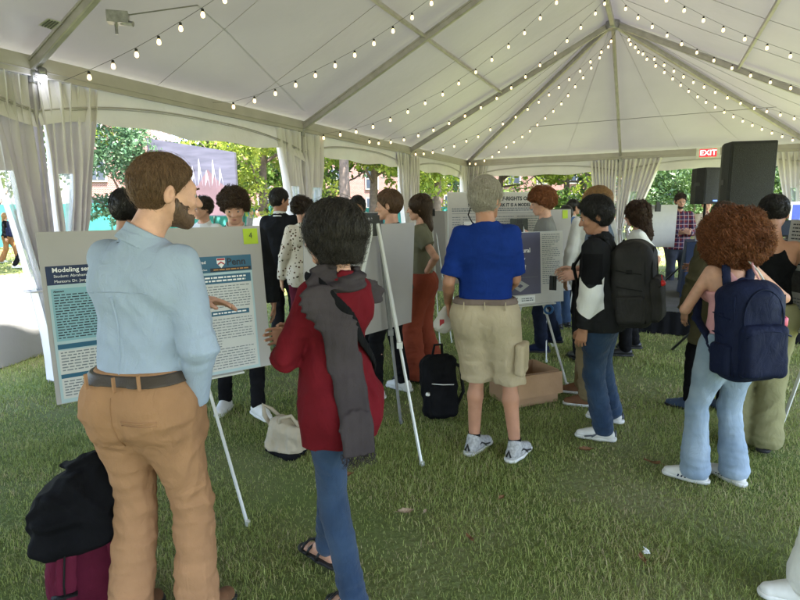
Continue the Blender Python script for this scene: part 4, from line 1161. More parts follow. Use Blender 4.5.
def grass_mat(name, c1, c2, tr=.25):
    m = bpy.data.materials.new(name); m.use_nodes = True; nt = m.node_tree; N = nt.nodes; L = nt.links; b = N['Principled BSDF']
    b.inputs['Roughness'].default_value = .55; b.inputs['Specular IOR Level'].default_value = .25
    at_ = N.new('ShaderNodeAttribute'); at_.attribute_name = 'tone'
    tc = N.new('ShaderNodeTexCoord'); n = N.new('ShaderNodeTexNoise'); n.inputs['Scale'].default_value = 1.6; n.inputs['Detail'].default_value = 4; L.new(tc.outputs['Object'], n.inputs['Vector'])
    ad = N.new('ShaderNodeMath'); ad.operation = 'MULTIPLY_ADD'; ad.inputs[1].default_value = .9; ad.inputs[2].default_value = -.22; L.new(n.outputs['Fac'], ad.inputs[0])
    a2 = N.new('ShaderNodeMath'); a2.operation = 'MULTIPLY_ADD'; a2.inputs[1].default_value = .75; L.new(at_.outputs['Fac'], a2.inputs[0]); L.new(ad.outputs[0], a2.inputs[2])
    r = N.new('ShaderNodeValToRGB'); e = r.color_ramp.elements; e[0].position = .1; e[0].color = c1 + (1,); e[1].position = .75; e[1].color = c2 + (1,)
    x = e.new(.93); x.color = (.42, .35, .19, 1)
    L.new(a2.outputs[0], r.inputs[0]); L.new(r.outputs[0], b.inputs['Base Color'])
    t = N.new('ShaderNodeBsdfTranslucent'); L.new(r.outputs[0], t.inputs['Color']); ms = N.new('ShaderNodeMixShader'); ms.inputs['Fac'].default_value = tr
    L.new(b.outputs[0], ms.inputs[1]); L.new(t.outputs[0], ms.inputs[2]); L.new(ms.outputs[0], N['Material Output'].inputs['Surface'])
    return m
M_GRASS = grass_mat('grass_blades', (.145, .195, .040), (.37, .415, .125))
def grass(zones, name):
    Vs, Qs, Ts, tones = [], [], [], []; base = 0
    for (y0, y1, n, hgt, wid, fan) in zones:
        y = np.sqrt(rng.uniform(y0**2, y1**2, n)); x = rng.uniform(-fan, fan, n) * (y + 1.2)
        # clumping
        def nz(x, y): return (np.sin(x*3.1+1.3*np.sin(y*2.3)) + np.sin(y*3.7+1.7*np.sin(x*1.9+1)) + np.sin((x+y)*7.3) * .5 + np.sin((x-y)*11.1+2) * .4)
        v = nz(x, y); keep = rng.uniform(0, 1, n) < np.clip(.70 + .22 * v, .16, 1); x, y, v = x[keep], y[keep], v[keep]; n = len(x)
        az = rng.uniform(0, 2*PI, n); ln = rng.uniform(.25, 1.15, n); h = hgt * rng.gamma(6, 1/6., n) * (1 + .16 * v); w_ = wid * rng.uniform(.6, 1.3, n)
        fa = az + rng.normal(PI/2, .4, n)
        B = np.stack([x, y, np.zeros(n)], 1); Wd = np.stack([np.cos(fa), np.sin(fa), 0*fa], 1) * w_[:, None] / 2; D = np.stack([np.cos(az), np.sin(az), 0*az], 1)
        mid = B + D * (h * ln * .35)[:, None]; mid[:, 2] = h * .6
        tip = B + D * (h * ln * 1.1)[:, None]; tip[:, 2] = h * np.clip(1.05 - ln * .45, .2, 1)
        V = np.stack([B - Wd, B + Wd, mid + Wd * .75, mid - Wd * .75, tip], 1).reshape(-1, 3)
        i = base + np.arange(n) * 5
        Qs.append(np.stack([i, i+1, i+2, i+3], 1)); Ts.append(np.stack([i+3, i+2, i+4], 1)); Vs.append(V); base += n * 5
        tones.append(np.repeat(rng.uniform(0, 1, n)**1.3, 5))
    V = np.concatenate(Vs); me = mesh_np(name, V, [np.concatenate(Qs), np.concatenate(Ts)], smooth=False)
    a = me.attributes.new('tone', 'FLOAT', 'POINT'); a.data.foreach_set('value', np.concatenate(tones).astype(np.float32)[:len(me.vertices)])
    o = link(name, me, M_GRASS); o['kind'] = 'stuff'; o['label'] = 'short patchy green lawn under and around the tent'; o['category'] = 'grass'
    return o
grass([(.9, 2.2, 55000, .025, .0024, .95), (2.2, 4.2, 180000, .026, .0030, .85), (4.2, 7.5, 130000, .030, .0055, .85), (7.5, 13, 60000, .05, .012, .85), (13, 30, 45000, .06, .03, .9)], 'grass')

# loose things lying on the lawn
M_LEAF = mat('dry_leaf', (.17, .085, .035), .8, .35, 30, .4, 120)
M_LEAFP = mat('pale_dry_leaf', (.30, .22, .14), .8, .25, 30, .4, 120)
def dead_leaf(p, s, rz, m, label):
    q = MB(); G = np.zeros((9, 5, 3))
    for i, u in enumerate(np.linspace(-1, 1, 9)):
        wv = (1 - abs(u)**1.8) * .42 * (1 + .25 * math.sin(i * 2.6))
        for j, v in enumerate(np.linspace(-1, 1, 5)): G[i, j] = (u*s, v*wv*s, s*(.25*abs(v) + .18*u*u + .08*math.sin(3*u+2*v)) + .03)
    q.sheet(G); q.tube([(-s, 0, .03 + .18*s), (-1.5*s, .1*s, .035)], .0015, 4)
    o = q.build('fallen_leaf', m, None, True); o.location = tuple(p); o.rotation_euler = (.15, .1, rz); tag(o, label, 'leaf', 'dry leaves on the lawn')
dead_leaf(gnd(405, 517), .045, .3, M_LEAFP, 'pale curled leaf on the lawn between the woman in jeans and right side')
dead_leaf(gnd(424, 517), .022, 1.2, M_LEAFP, 'tiny pale leaf scrap beside the curled leaf on the lawn')
dead_leaf(gnd(500, 503), .03, .9, M_LEAF, 'brown leaf on the lawn below the grey haired man')
dead_leaf(gnd(469, 545), .035, 2., M_LEAF, 'brown leaf lying flat in the middle of the front lawn')
dead_leaf(gnd(345, 480), .05, .4, M_LEAF, 'brown leaf right of the dark haired woman’s jeans')
dead_leaf(gnd(641, 566), .04, 1.5, M_LEAF, 'crumpled brown leaf at the bottom of the lawn')
dead_leaf(gnd(585, 454), .05, .1, M_LEAF, 'brown leaf near the white sneaker of the backpacked man')
dead_leaf(gnd(652, 468), .05, 2.4, M_LEAF, 'reddish leaf just left of the white three-striped sneaker')
q = MB(); p = gnd(646, 558); 
for i in range(3): q.box((0, 0, .03 + i*.006), (.028, .02, .003), rotz(i * .9) @ rotx(.4 * i))
o = q.build('paper_scrap', mat('white_paper', (.75, .75, .73), .7, .04)); o.location = tuple(p); tag(o, 'crumpled white paper scrap at the bottom of the lawn', 'litter')

# ---------------------------------------------------------------- trees and shrubs
def leaf_mat(name, c1, c2, tr=.45):
    m = bpy.data.materials.new(name); m.use_nodes = True; nt = m.node_tree; N = nt.nodes; L = nt.links; b = N['Principled BSDF']
    b.inputs['Roughness'].default_value = .5
    tc = N.new('ShaderNodeTexCoord'); n = N.new('ShaderNodeTexNoise'); n.inputs['Scale'].default_value = 1.3; n.inputs['Detail'].default_value = 6; L.new(tc.outputs['Object'], n.inputs['Vector'])
    r = N.new('ShaderNodeValToRGB'); e = r.color_ramp.elements; e[0].position = .35; e[0].color = c1 + (1,); e[1].position = .65; e[1].color = c2 + (1,)
    L.new(n.outputs['Fac'], r.inputs[0]); L.new(r.outputs[0], b.inputs['Base Color'])
    t = N.new('ShaderNodeBsdfTranslucent'); L.new(r.outputs[0], t.inputs['Color']); ms = N.new('ShaderNodeMixShader'); ms.inputs['Fac'].default_value = tr
    L.new(b.outputs[0], ms.inputs[1]); L.new(t.outputs[0], ms.inputs[2]); L.new(ms.outputs[0], N['Material Output'].inputs['Surface'])
    return m
LM = dict(yellow=leaf_mat('leaves_yellow_green', (.12, .20, .02), (.30, .34, .05)), mid=leaf_mat('leaves_mid_green', (.06, .12, .025), (.14, .22, .04)), dark=leaf_mat('leaves_dark_green', (.03, .07, .022), (.08, .14, .04), .3), teal=leaf_mat('leaves_blue_green', (.04, .10, .05), (.09, .17, .08), .3))
M_BARK = mat('bark', (.13, .10, .08), .9, .25, 12, .8, 50)
def leaves(centers, radii, n, size, g):
    k = len(centers); i = g.integers(0, k, n); d = g.normal(size=(n, 3)); d /= np.linalg.norm(d, axis=1, keepdims=True)
    P = np.array(centers)[i] + d * (np.array(radii)[i] * g.uniform(.25, 1, n)**.45)[:, None] * np.array([1, 1, .75])
    N_ = g.normal(size=(n, 3)); N_[:, 2] += .6; N_ /= np.linalg.norm(N_, axis=1, keepdims=True); A = np.cross(N_, g.normal(size=(n, 3))); A /= np.linalg.norm(A, axis=1, keepdims=True); B = np.cross(N_, A)
    s = (size * g.uniform(.5, 1.3, n))[:, None]
    V = np.stack([P - A*s, P + B*s*.5, P + A*s, P - B*s*.5], 1).reshape(-1, 3); return V, np.arange(4*n).reshape(n, 4)
def tree(p, h, cr, kind, label, seed, trunk=.16, n=7000, size=.13, low=.3, group='trees outside the tent'):
    g = np.random.default_rng(seed); t = thing('tree', label, 'tree', tuple(p), 0, group); q = MB()
    lean = g.normal(0, .04, 2) * h
    q.tube([(0, 0, -.1), (lean[0]*.2, lean[1]*.2, h*.2), (lean[0]*.5, lean[1]*.5, h*.45), (lean[0], lean[1], h*.85)], [trunk*1.3, trunk, trunk*.7, trunk*.15], 9)
    C, Rr = [], []
    for i in range(13):
        a = g.uniform(0, 6.28); z0 = h * g.uniform(low, .7); r = cr * g.uniform(.5, 1.0) * (1 - .5 * max(0, z0/h - .5)); z1 = z0 + h * g.uniform(.08, .28)
        e = np.array([math.cos(a)*r + lean[0]*.6, math.sin(a)*r + lean[1]*.6, z1]); s = np.array([lean[0]*z0/h, lean[1]*z0/h, z0]); m_ = s*.5 + e*.5 + (0, 0, -.05*h*g.random())
        q.tube([s, m_, e], [trunk*.42, trunk*.25, trunk*.08], 6)
        for u in (.55, .8, 1.0):
            C.append(s*(1-u) + e*u + g.normal(0, cr*.16, 3)); Rr.append(cr * g.uniform(.16, .34))
    for i in range(10): C.append(np.array([lean[0], lean[1], h*.85]) + g.normal(0, 1, 3) * (cr*.4, cr*.4, h*.1)); Rr.append(cr * g.uniform(.2, .35))
    q.build('trunk', M_BARK, t, True); V, Q = leaves(C, Rr, n, size, g); link('crown', mesh_np('crown', V, Q, False), LM[kind], t); return t
def PT(x, Y): v = at(x, 210, Y); v[2] = 0; return v
TR = [(-30, 15, 8, 4.2, 'yellow', 'yellow green tree leaning in at the left edge above the walkers', 18000, .085, .16), (-60, 17, 9, 4, 'mid', 'broad green tree just past the left edge of the photo', 8000, .16, .2),
      (128, 19, 8, 2.6, 'teal', 'blue green tree beside the brick tower behind first bay', 20000, .075, .14), (262, 21, 8.5, 3.4, 'yellow', 'yellow green tree right of the lilac screen', 20000, .09, .2),
      (235, 30, 11, 4.5, 'mid', 'tall green tree behind the lilac screen', 9000, .2, .2), (345, 17, 9, 3.4, 'mid', 'slender forked tree seen in the second bay', 11000, .085, .34), (372, 24, 10, 4.2, 'yellow', 'yellow green tree behind the forked one', 10000, .15, .25),
      (318, 31, 11, 5, 'mid', 'dense green tree far back left of the forked one', 9000, .2, .2), (398, 33, 11, 5, 'teal', 'bluish tree far behind the third tent leg', 9000, .2, .2),
      (436, 24, 9, 4, 'yellow', 'bright yellow green tree filling the third bay', 16000, .11, .2), (500, 36, 10, 4.2, 'yellow', 'yellow green tree left of the distant brick house', 8000, .18, .2), (566, 33, 10, 4.5, 'mid', 'green tree right of the distant brick house', 9000, .18, .2),
      (590, 27, 8, 3.6, 'yellow', 'yellow green tree beside the middle back curtain', 8000, .14, .2), (648, 31, 10, 4.6, 'dark', 'dark green tree right behind the middle back curtain', 9000, .18, .12),
      (700, 30, 10, 5, 'dark', 'dark green tree behind the plaid shirted man', 10000, .18, .1), (775, 28, 10, 5, 'dark', 'dark green tree behind the big speaker', 10000, .18, .1), (850, 30, 11, 5.5, 'mid', 'green tree past the right edge of the photo', 7000, .2, .1)]
for i, (px, Y, h, cr, kd, lb, n, sz, low) in enumerate(TR):
    tree(PT(px, Y), h, cr, kd, lb, 100 + i, n=n, size=sz, low=low, trunk=.12 + .006 * h)
def shrub(p, r, h, kind, label, seed, n=3500, size=.09):
    g = np.random.default_rng(seed); t = thing('shrub', label, 'shrub', tuple(p), 0, 'shrubs behind the tent')
    C = [np.array([g.uniform(-1, 1)*r*.7, g.uniform(-1, 1)*r*.6, h*g.uniform(.2, .8)]) for _ in range(14)]; Rr = [r*g.uniform(.25, .5) for _ in C]
    q = MB()
    for i in range(6): q.tube([(0, 0, -.05), np.array(C[i]) * .6, C[i]], [.04, .03, .01], 6)
    q.build('stem', M_BARK, t, True); V, Q = leaves(C, Rr, n, size, g); V[:, 2] = np.maximum(V[:, 2], .02); link('foliage', mesh_np('foliage', V, Q, False), LM[kind], t)
for i, (px, Y, r, h, kd, lb) in enumerate([(660, 24, 2.6, 3.6, 'dark', 'dark round shrub behind the white board by the curtain'), (700, 23, 2.6, 4.2, 'dark', 'tall dark shrub behind the plaid shirted man'), (738, 24, 2.6, 4.0, 'mid', 'green shrub between the two loudspeakers'),
        (780, 23, 2.7, 4.4, 'dark', 'dark shrub right of the big loudspeaker'), (825, 24, 2.8, 4.4, 'dark', 'dark shrub beyond the right curtain'), (536, 27, 2.4, 3.0, 'mid', 'mid green shrub seen over the ginger man'), (478, 27, 2.2, 2.4, 'mid', 'low green shrub behind the large white poster')]):
    shrub(PT(px, Y), r, h, kd, lb, 200 + i, 5200)

# ---------------------------------------------------------------- distant fence, buildings, screen
M_TEAL = mat('teal_windscreen', (.04, .22, .20), .8, .15, 3, .3, 40)
M_POST = mat('green_post', (.05, .09, .07), .6, .1)
def fence(a, b, h, label, n):
    t = thing('mesh_fence', label, 'fence', tuple(a)); d = b - a; L = np.linalg.norm(d); u = d / L; q = MB()
    G = np.zeros((60, 6, 3))
    for i, s in enumerate(np.linspace(0, L, 60)):
        for j, z in enumerate(np.linspace(.1, h, 6)): G[i, j] = u*s + np.array([-u[1], u[0], 0]) * .03*math.sin(s*2.1 + z) + Z(z)
    q.sheet(G); q.build('windscreen', M_TEAL, t, True)
    for s in np.linspace(0, L, n):
        q = MB(); q.tube([u*s - np.array([-u[1], u[0], 0])*.06, u*s - np.array([-u[1], u[0], 0])*.06 + Z(h + .1)], .035, 8); q.build('post', M_POST, t, True)
    return t
fence(PT(-130, 26), PT(150, 27), 2.1, 'teal screened fence along the path behind the two walkers', 8)
fence(PT(150, 27.3), PT(300, 30), 1.9, 'teal screened fence under the lilac screen', 6)
fence(PT(335, 24), PT(480, 28), 1.7, 'pale teal fence seen between the middle tent legs', 7)
M_BRICK = None
def brick_mat(name, c1, c2, s=3.0):
    m = bpy.data.materials.new(name); m.use_nodes = True; nt = m.node_tree; N = nt.nodes; L = nt.links; b = N['Principled BSDF']; b.inputs['Roughness'].default_value = .85
    tc = N.new('ShaderNodeTexCoord'); mp = N.new('ShaderNodeMapping'); mp.inputs['Rotation'].default_value = (R(90), 0, 0); L.new(tc.outputs['Object'], mp.inputs['Vector'])
    br = N.new('ShaderNodeTexBrick'); br.inputs['Scale'].default_value = s; br.inputs['Color1'].default_value = c1 + (1,); br.inputs['Color2'].default_value = c2 + (1,); br.inputs['Mortar'].default_value = (.35, .32, .3, 1)
    L.new(mp.outputs[0], br.inputs['Vector']); L.new(br.outputs['Color'], b.inputs['Base Color']); return m
M_BRICK = brick_mat('red_brick', (.15, .05, .04), (.20, .075, .055)); M_STONE = mat('pale_stone', (.32, .30, .27), .8, .08, 3)
M_GLASSD = mat('dark_window', (.04, .05, .07), .12, .2, 2); M_SLATE = mat('slate_roof', (.10, .10, .12), .7, .2, 5)
def building(c, w, d, h, rz, label, rows, cols, name='brick_building'):
    t = thing(name, label, 'building', tuple(c), rz); q = MB(); q.box((0, d/2, h/2), (w, d, h)); q.build('wall', M_BRICK, t)
    q = MB(); q.box((0, d/2, h + .15), (w + .5, d + .5, .3)); q.build('cornice', M_STONE, t)
    q = MB(); q.add([(-w/2-.2, -.2, h+.3), (w/2+.2, -.2, h+.3), (w/2+.2, d+.2, h+.3), (-w/2-.2, d+.2, h+.3), (-w/2+1.5, d/2, h+2.6), (w/2-1.5, d/2, h+2.6)], [(0, 1, 5, 4), (1, 2, 5), (2, 3, 4, 5), (3, 0, 4)]); q.build('roof', M_SLATE, t)
    for r in range(rows):
        for k in range(cols):
            x = -w/2 + w * (k + .5) / cols; z = 1.8 + r * (h - 1.2) / rows
            q = MB(); q.box((x, -.03, z), (1.25, .14, 1.9)); f_ = q.build('window', M_STONE, t)
            q = MB(); q.box((x, -.08, z + .02), (1.0, .08, 1.65)); q.build('pane', M_GLASSD, f_)
            q = MB(); q.box((x, -.135, z + .02), (.05, .02, 1.65)); q.box((x, -.135, z + .02), (1.0, .02, .05)); q.build('glazing_bar', M_STONE, f_)
building(PT(120, 40), 5, 8, 13, R(12), 'red brick tower building behind the first bay beside the blue green tree', 4, 2, 'brick_tower')
building(PT(528, 46), 15, 9, 6.4, R(-6), 'brick house with white framed windows far behind the ginger man', 2, 6)
building(PT(355, 52), 26, 9, 9, R(8), 'long brick building glimpsed through the trees of the middle bays', 3, 8)
building(PT(760, 44), 24, 9, 8, R(-14), 'long brick building hidden behind the dark trees on the right', 2, 7)
# large outdoor screen with a lilac picture
def screen_mat():
    m = bpy.data.materials.new('screen_picture'); m.use_nodes = True; nt = m.node_tree; N = nt.nodes; L = nt.links; b = N['Principled BSDF']; b.inputs['Roughness'].default_value = .5
    tc = N.new('ShaderNodeTexCoord'); n = N.new('ShaderNodeTexNoise'); n.inputs['Scale'].default_value = 1.2; n.inputs['Detail'].default_value = 4
    mp = N.new('ShaderNodeMapping'); mp.inputs['Scale'].default_value = (1, 1, 6); L.new(tc.outputs['Object'], mp.inputs[0]); L.new(mp.outputs[0], n.inputs['Vector'])
    r = N.new('ShaderNodeValToRGB'); e = r.color_ramp.elements; e[0].position = .3; e[0].color = (.032, .031, .045, 1); e[1].position = .7; e[1].color = (.065, .062, .085, 1)
    L.new(n.outputs['Fac'], r.inputs[0]); L.new(r.outputs[0], b.inputs['Base Color']); L.new(r.outputs[0], b.inputs['Emission Color']); b.inputs['Emission Strength'].default_value = .25
    return m
M_SCR = screen_mat(); M_SPINK = mat('screen_pink', (.085, .052, .058), .5, .25, 2, emit=(.085, .052, .058), estr=.25); M_GLARE = mat('glare_white', (.15, .145, .17), .5, .1, 4, emit=(.2, .2, .25), estr=.3)
Ys = 17.0; a, b = at(153, 216, Ys), at(238, 216, Ys); zt1, zt2 = at(153, 138, Ys)[2], at(238, 152, Ys)[2]
t = thing('outdoor_screen', 'large lilac outdoor screen showing a pink building, beyond the first bay', 'screen', (a[0], a[1], 0)); O = np.array([a[0], a[1], 0]); wS_ = b[0] - a[0]
q = MB(); q.add([a-O, b-O, (wS_, 0, zt2), (0, 0, zt1), a-O+(0, .2, 0), b-O+(0, .2, 0), (wS_, .2, zt2), (0, .2, zt1)], [(0, 1, 2, 3), (4, 7, 6, 5), (0, 3, 7, 4), (1, 5, 6, 2), (3, 2, 6, 7), (0, 4, 5, 1)]); q.build('panel', M_SCR, t)
zb = float(a[2]); q = MB()
q.add([(wS_*.42, -.012, zb), (wS_*.95, -.012, zb), (wS_*.92, -.012, zb + .75), (wS_*.80, -.012, zb + 1.0), (wS_*.68, -.012, zb + 1.35), (wS_*.56, -.012, zb + .9), (wS_*.44, -.012, zb + .75)], [(0, 1, 2, 3, 4, 5, 6)]); q.build('picture', M_SPINK, t)
q = MB()
for u, hh in ((.50, .9), (.58, 1.2), (.66, .7), (.74, 1.15), (.82, .8)):
    x = wS_*u; z0 = zb + .85; q.add([(x - .05, -.02, z0), (x - .015, -.02, z0 + hh*.6), (x + .02, -.02, z0 + hh*.7), (x + .08, -.02, z0 + hh*.2), (x + .10, -.02, z0 - .05), (x + .045, -.02, z0 + hh*.35)], [(0, 5, 1), (1, 5, 2), (5, 4, 3), (5, 3, 2)])
q.build('vinyl_glare', M_GLARE, t)  # glare on the clear vinyl, put in as pale glowing slivers
for x in (.3, wS_ - .3): q = MB(); q.beam((x, .25, 0), (x, .25, zb + .5), .12, .12, (1, 0, 0)); q.build('support', M_STEEL, t)
# ---------------------------------------------------------------- the people
def feetpx(x, y, yaw, L, Rt):
    """foot pixels on the ground -> feet in the person's own frame; toe angle relative to the facing"""
    out = []
    for f in (L, Rt):
        p = gnd(f[0], f[1]) if len(f) < 4 else np.array([f[0], f[1], 0])
        q = rotz(R(-yaw)) @ (p - np.array([x, y, 0])); out.append((float(q[0]), float(q[1]), f[2]))
    return tuple(out)
H_BLK = hair_mat('black', (.008, .007, .007), (.022, .018, .016)); H_DBR = hair_mat('dark_brown', (.016, .010, .007), (.05, .028, .017))
H_BRN = hair_mat('brown', (.075, .040, .022), (.17, .095, .053)); H_MBR = hair_mat('mid_brown', (.045, .025, .015), (.10, .06, .035))
H_GRY = hair_mat('grey', (.30, .26, .21), (.60, .55, .47)); H_GIN = hair_mat('ginger', (.13, .04, .015), (.28, .10, .04))
H_RED = hair_mat('auburn', (.05, .014, .006), (.17, .05, .018)); H_BLD = hair_mat('blonde', (.22, .11, .045), (.42, .25, .11))
def denim(n, c, c2): return mat('denim_' + n, c, .9, .2, 6, .6, 420, col2=c2, crease=.2, spec=.12, sheen=.1, bdist=.003)
C_SHIRT = cloth('pale_blue_oxford', (.31, .375, .48), .05, bump=.35); C_CHINO = cloth('tan_chino', (.315, .172, .090), .09)
C_BLKC = cloth('black_cloth', (.007, .007, .008), .3); C_WHT = cloth('white_cloth', (.68, .68, .66), .04); C_DARK = cloth('dark_grey_cloth', (.018, .019, .022), .2)
L_BELT = mat('brown_belt_leather', (.055, .042, .032), .5, .15, 20, .2, 200); L_BLACK = mat('black_leather', (.012, .012, .013), .35, .2, 20, .2, 200)
M_SOLEW = mat('white_rubber', (.62, .61, .57), .6, .06); M_SOLEB = mat('black_rubber', (.02, .02, .02), .6, .1); M_SHW = mat('white_shoe', (.60, .59, .55), .6, .08, 20)
M_LACE = mat('white_lace', (.7, .7, .66), .8, .05); M_BROWNSH = mat('brown_suede', (.14, .065, .03), .85, .15, 20)

# 1 tall man in the pale blue shirt
x, y, yw = -.925, 1.90, -14
P_TAN = person('tall man seen from behind in pale blue shirt, brown belt and tan chinos', x, y, yw, H=1.80, vox=.0065, skin='fair', build=.97, wscale=.93, head=(-40, 5, 0), headoff=(.062, .02, -.006), lean=2, side=4.0, shift=(.012, 0),
    feet=((-.125, -.02, 10), (.11, .06, -12)),
    arms=(dict(px=(196, 299, 2.22), hpx=(120, 350, 2.15), dh=(1, .25, -.12), pn=(.1, -.35, -1), curl=.35, spread=1.35),
          dict(px=(196, 404, 1.93), hpx=(207, 320, 1.72), dh=(-.30, .40, -1), pn=(-1, 0, 0), curl=.4)),
    top=dict(t='long', m=C_SHIRT, hem=1.045, slen=.90, loose=.018, sleeve=.012, amp=.0062, lam=.10, inf=.012, vox=.0062, collar=C_SHIRT, chigh=.052, seed=4, horiz=.25,
             pulls=[((.0, -.13, 1.28), (1, 0, .05), .05, .11, .007), ((.12, -.1, 1.25), (.9, 0, .5), .045, .12, .006), ((-.1, -.1, 1.1), (.2, 0, 1), .05, .15, .005)]),
    bottom=dict(m=C_CHINO, r=(.096, .073, .075), amp=.0055, lam=.085, waist=1.045, pocket=1, seed=8, vox=.0062, inf=.016), belt=(1.05, L_BELT),
    shoes=dict(t='leather', m=M_BROWNSH, sole=M_SOLEB), hair=dict(t='short', m=H_BRN, h=.009, fine=True, n=9000, steps=6, seg=.006, rad=.0009, off=.0028, bump=.0010, lam=.02, line=.014, wander=.3, m2=hair_mat('brown_light', (.10, .055, .03), (.26, .15, .085))), beard=hair_mat('beard', (.075, .042, .028), (.15, .09, .06)))
# yoke pleat, pocket and loops
J = P_TAN; q = MB()
def on(F, P, off=.002):
    P = np.array([P], float); 
    if F.sample(P)[0] > .06:      # far off: walk in towards the body's axis first
        c = np.array([[0, 0, P[0, 2]]])
        for _ in range(80):
            if F.sample(P)[0] < .02: break
            P = P + (c - P) / (np.linalg.norm(c - P) + 1e-6) * .01
    for _ in range(8): P = P - F.grad(P) * np.clip(F.sample(P) - off, -.02, .02)[:, None]
    return P[0]
kp = J['pants']; a = [on(kp, (xx, -.14, .925 - .012 * abs(xx - .1)), .001) for xx in np.linspace(.045, .165, 12)]
q.tube(a, .0035, 5); q.tube([p + Z(-.012) for p in a], .0022, 5); q.build('welt_pocket', C_CHINO, J['root'], True)
for xx, yy in ((-.085, -.14), (.02, -.15), (.11, -.13)):
    q = MB(); b0 = on(kp, (xx, yy, 1.02), .011); q.beam(b0 + Z(-.0), b0 + Z(.052) + (0, -.001, 0), .013, .006, (1, 0, 0)); q.build('belt_loop', C_CHINO, J['root'])
q = MB(); sF = J['top']; q.tube([on(sF, (xx, -.15, 1.335 + .01*math.cos(xx*9)), .0005) for xx in np.linspace(-.17, .17, 20)], .0016, 4); q.build('yoke_seam', C_SHIRT, J['root'], True)
q = MB(); q.tube([on(sF, (.012 + .012*math.sin(u*3), -.16, 1.33 - .26*u), .001) for u in np.linspace(0, 1, 16)], [.006 * (1 - .8*u) for u in np.linspace(0, 1, 16)], 6); q.build('back_pleat', C_SHIRT, J['root'], True)
q = MB(); q.tube([on(kp, (0.0, -.17, zz), .0005) for zz in np.linspace(1.0, .80, 12)], .0022, 5); q.build('seat_seam', C_CHINO, J['root'], True)

# 2 short dark haired woman
x, y, yw = -.25, 2.06, 50
C_MAR = cloth('maroon_blouse', (.115, .008, .013), .12); D_MID = denim('mid_blue', (.011, .026, .058), (.030, .056, .105)); C_SCARF = cloth('grey_scarf', (.045, .037, .040), .18)
P_WOM = person('short dark haired woman in maroon blouse, grey fringed scarf and blue jeans', x, y, yw, H=1.625, vox=.0065, skin='light', female=True, build=.92, wscale=.92, head=(20, 6, 0), lean=-1,
    feet=feetpx(x, y, yw, (-.19, 1.95, -6, 0), (-.35, 2.30, -2, 0)),
    arms=(dict(px=(298, 342, 2.22), hpx=(272, 385, 1.90), dh=(.6, .5, .35), pn=(0, -1, .2), curl=.6), dict(p='fold')),
    top=dict(t='long', m=C_MAR, hem=.735, loose=.005, hip=.019, flare=.160, sleeve=.015, amp=.005, lam=.10, vox=.0062, inf=.014, name='blouse', seed=9, pulls=[((0, -.12, 1.0), (.9, .3, 0), .03, .14, .006)], neck=.074),
    bottom=dict(m=D_MID, r=(.082, .066, .056), slim=True, amp=.0030, seed=3, vox=.0062, name='jeans', waist=.98), shoes=dict(t='sandal', m=L_BLACK, sole=M_SOLEB, thick=.02),
    hair=dict(t='bob', m=H_BLK, h=.010, fine=True, n=7000, steps=11, seg=.016, rad=.0012, off=.007, low=-.085, wander=.42, bump=.006, lam=.045, m2=hair_mat('black_strand', (.010, .008, .008), (.055, .045, .038))))
J = P_WOM; k = J['k']; F = Field((-.4, -.35, .62), (.4, .35, 1.6), .0065)
nb = J['nb']
for i in range(26):      # the wrap round the neck
    t0, t1 = i / 26 * 2*PI, (i+1) / 26 * 2*PI
    for rr, zz, th in ((.078, .010, .021), (.092, -.020, .022)):
        f = lambda t: nb + np.array([math.cos(t + zz*30) * rr * 1.05, math.sin(t + zz*30) * rr * .9 + .008, zz + .022 * math.sin(t + .9) + .01*math.sin(3*t)])
        F.cone(f(t0), f(t1), th, th, .012)
def drape(path, wv, th=.010, nrm=(0, -1, 0)):
    for a, b in zip(path[:-1], path[1:]): 
        a = np.array(a); b = np.array(b); F.cone(a, b, wv, wv, .02, flat=unit(nrm), ff=th / wv)
on2 = lambda p, o=.012: on(J['top'], p, o)
# long tail down the back on her left (camera side)
tail = [nb + np.array([-.075, -.02, .0])] + [on2((xx, yy, zz)) for xx, yy, zz in ((-.115, -.05, 1.28), (-.11, -.16, 1.18), (-.10, -.2, 1.05), (-.095, -.22, .95))] + [np.array([-.085, -.19, .84]), np.array([-.08, -.195, .74])]
drape(tail, .064, .014, (-.45, -1, .1))
tail2 = [nb + np.array([.085, .0, -.01])] + [on2((xx, yy, zz)) for xx, yy, zz in ((.13, -.02, 1.27), (.125, .09, 1.2), (.12, .15, 1.05))] + [np.array([.11, .18, .85])]
drape(tail2, .04, .009, (.3, 1, 0))
F.folds(lambda P: np.where(P[:, 2] > 1.27*k, .006 * np.sin(P[:, 2] * 2*PI / .030 + 7*perlin(P*6)), .0036 * np.sin((P[:, 0] * .9 - P[:, 1] * .42) * 2*PI / .034 + 5*perlin(P*(5, 5, 2.)))) + .0012*perlin(P*40), .03)
F.clip((0, 0, .735), (0, 0, -1)); sc = F.obj('scarf', C_SCARF, J['root'], 2)
g = np.random.default_rng(3); pts = []
for i in range(60):
    u = i / 59; b0 = np.array([-.135 + .11*u, -.165 - .05*u + g.normal(0, .004), .745]); pts.append(np.stack([b0 + np.array([g.normal(0, .002)*j, g.normal(0, .002)*j, -.011*j]) for j in range(6)]))
ribbons('fringe', np.array(pts), .0022, C_SCARF, sc)
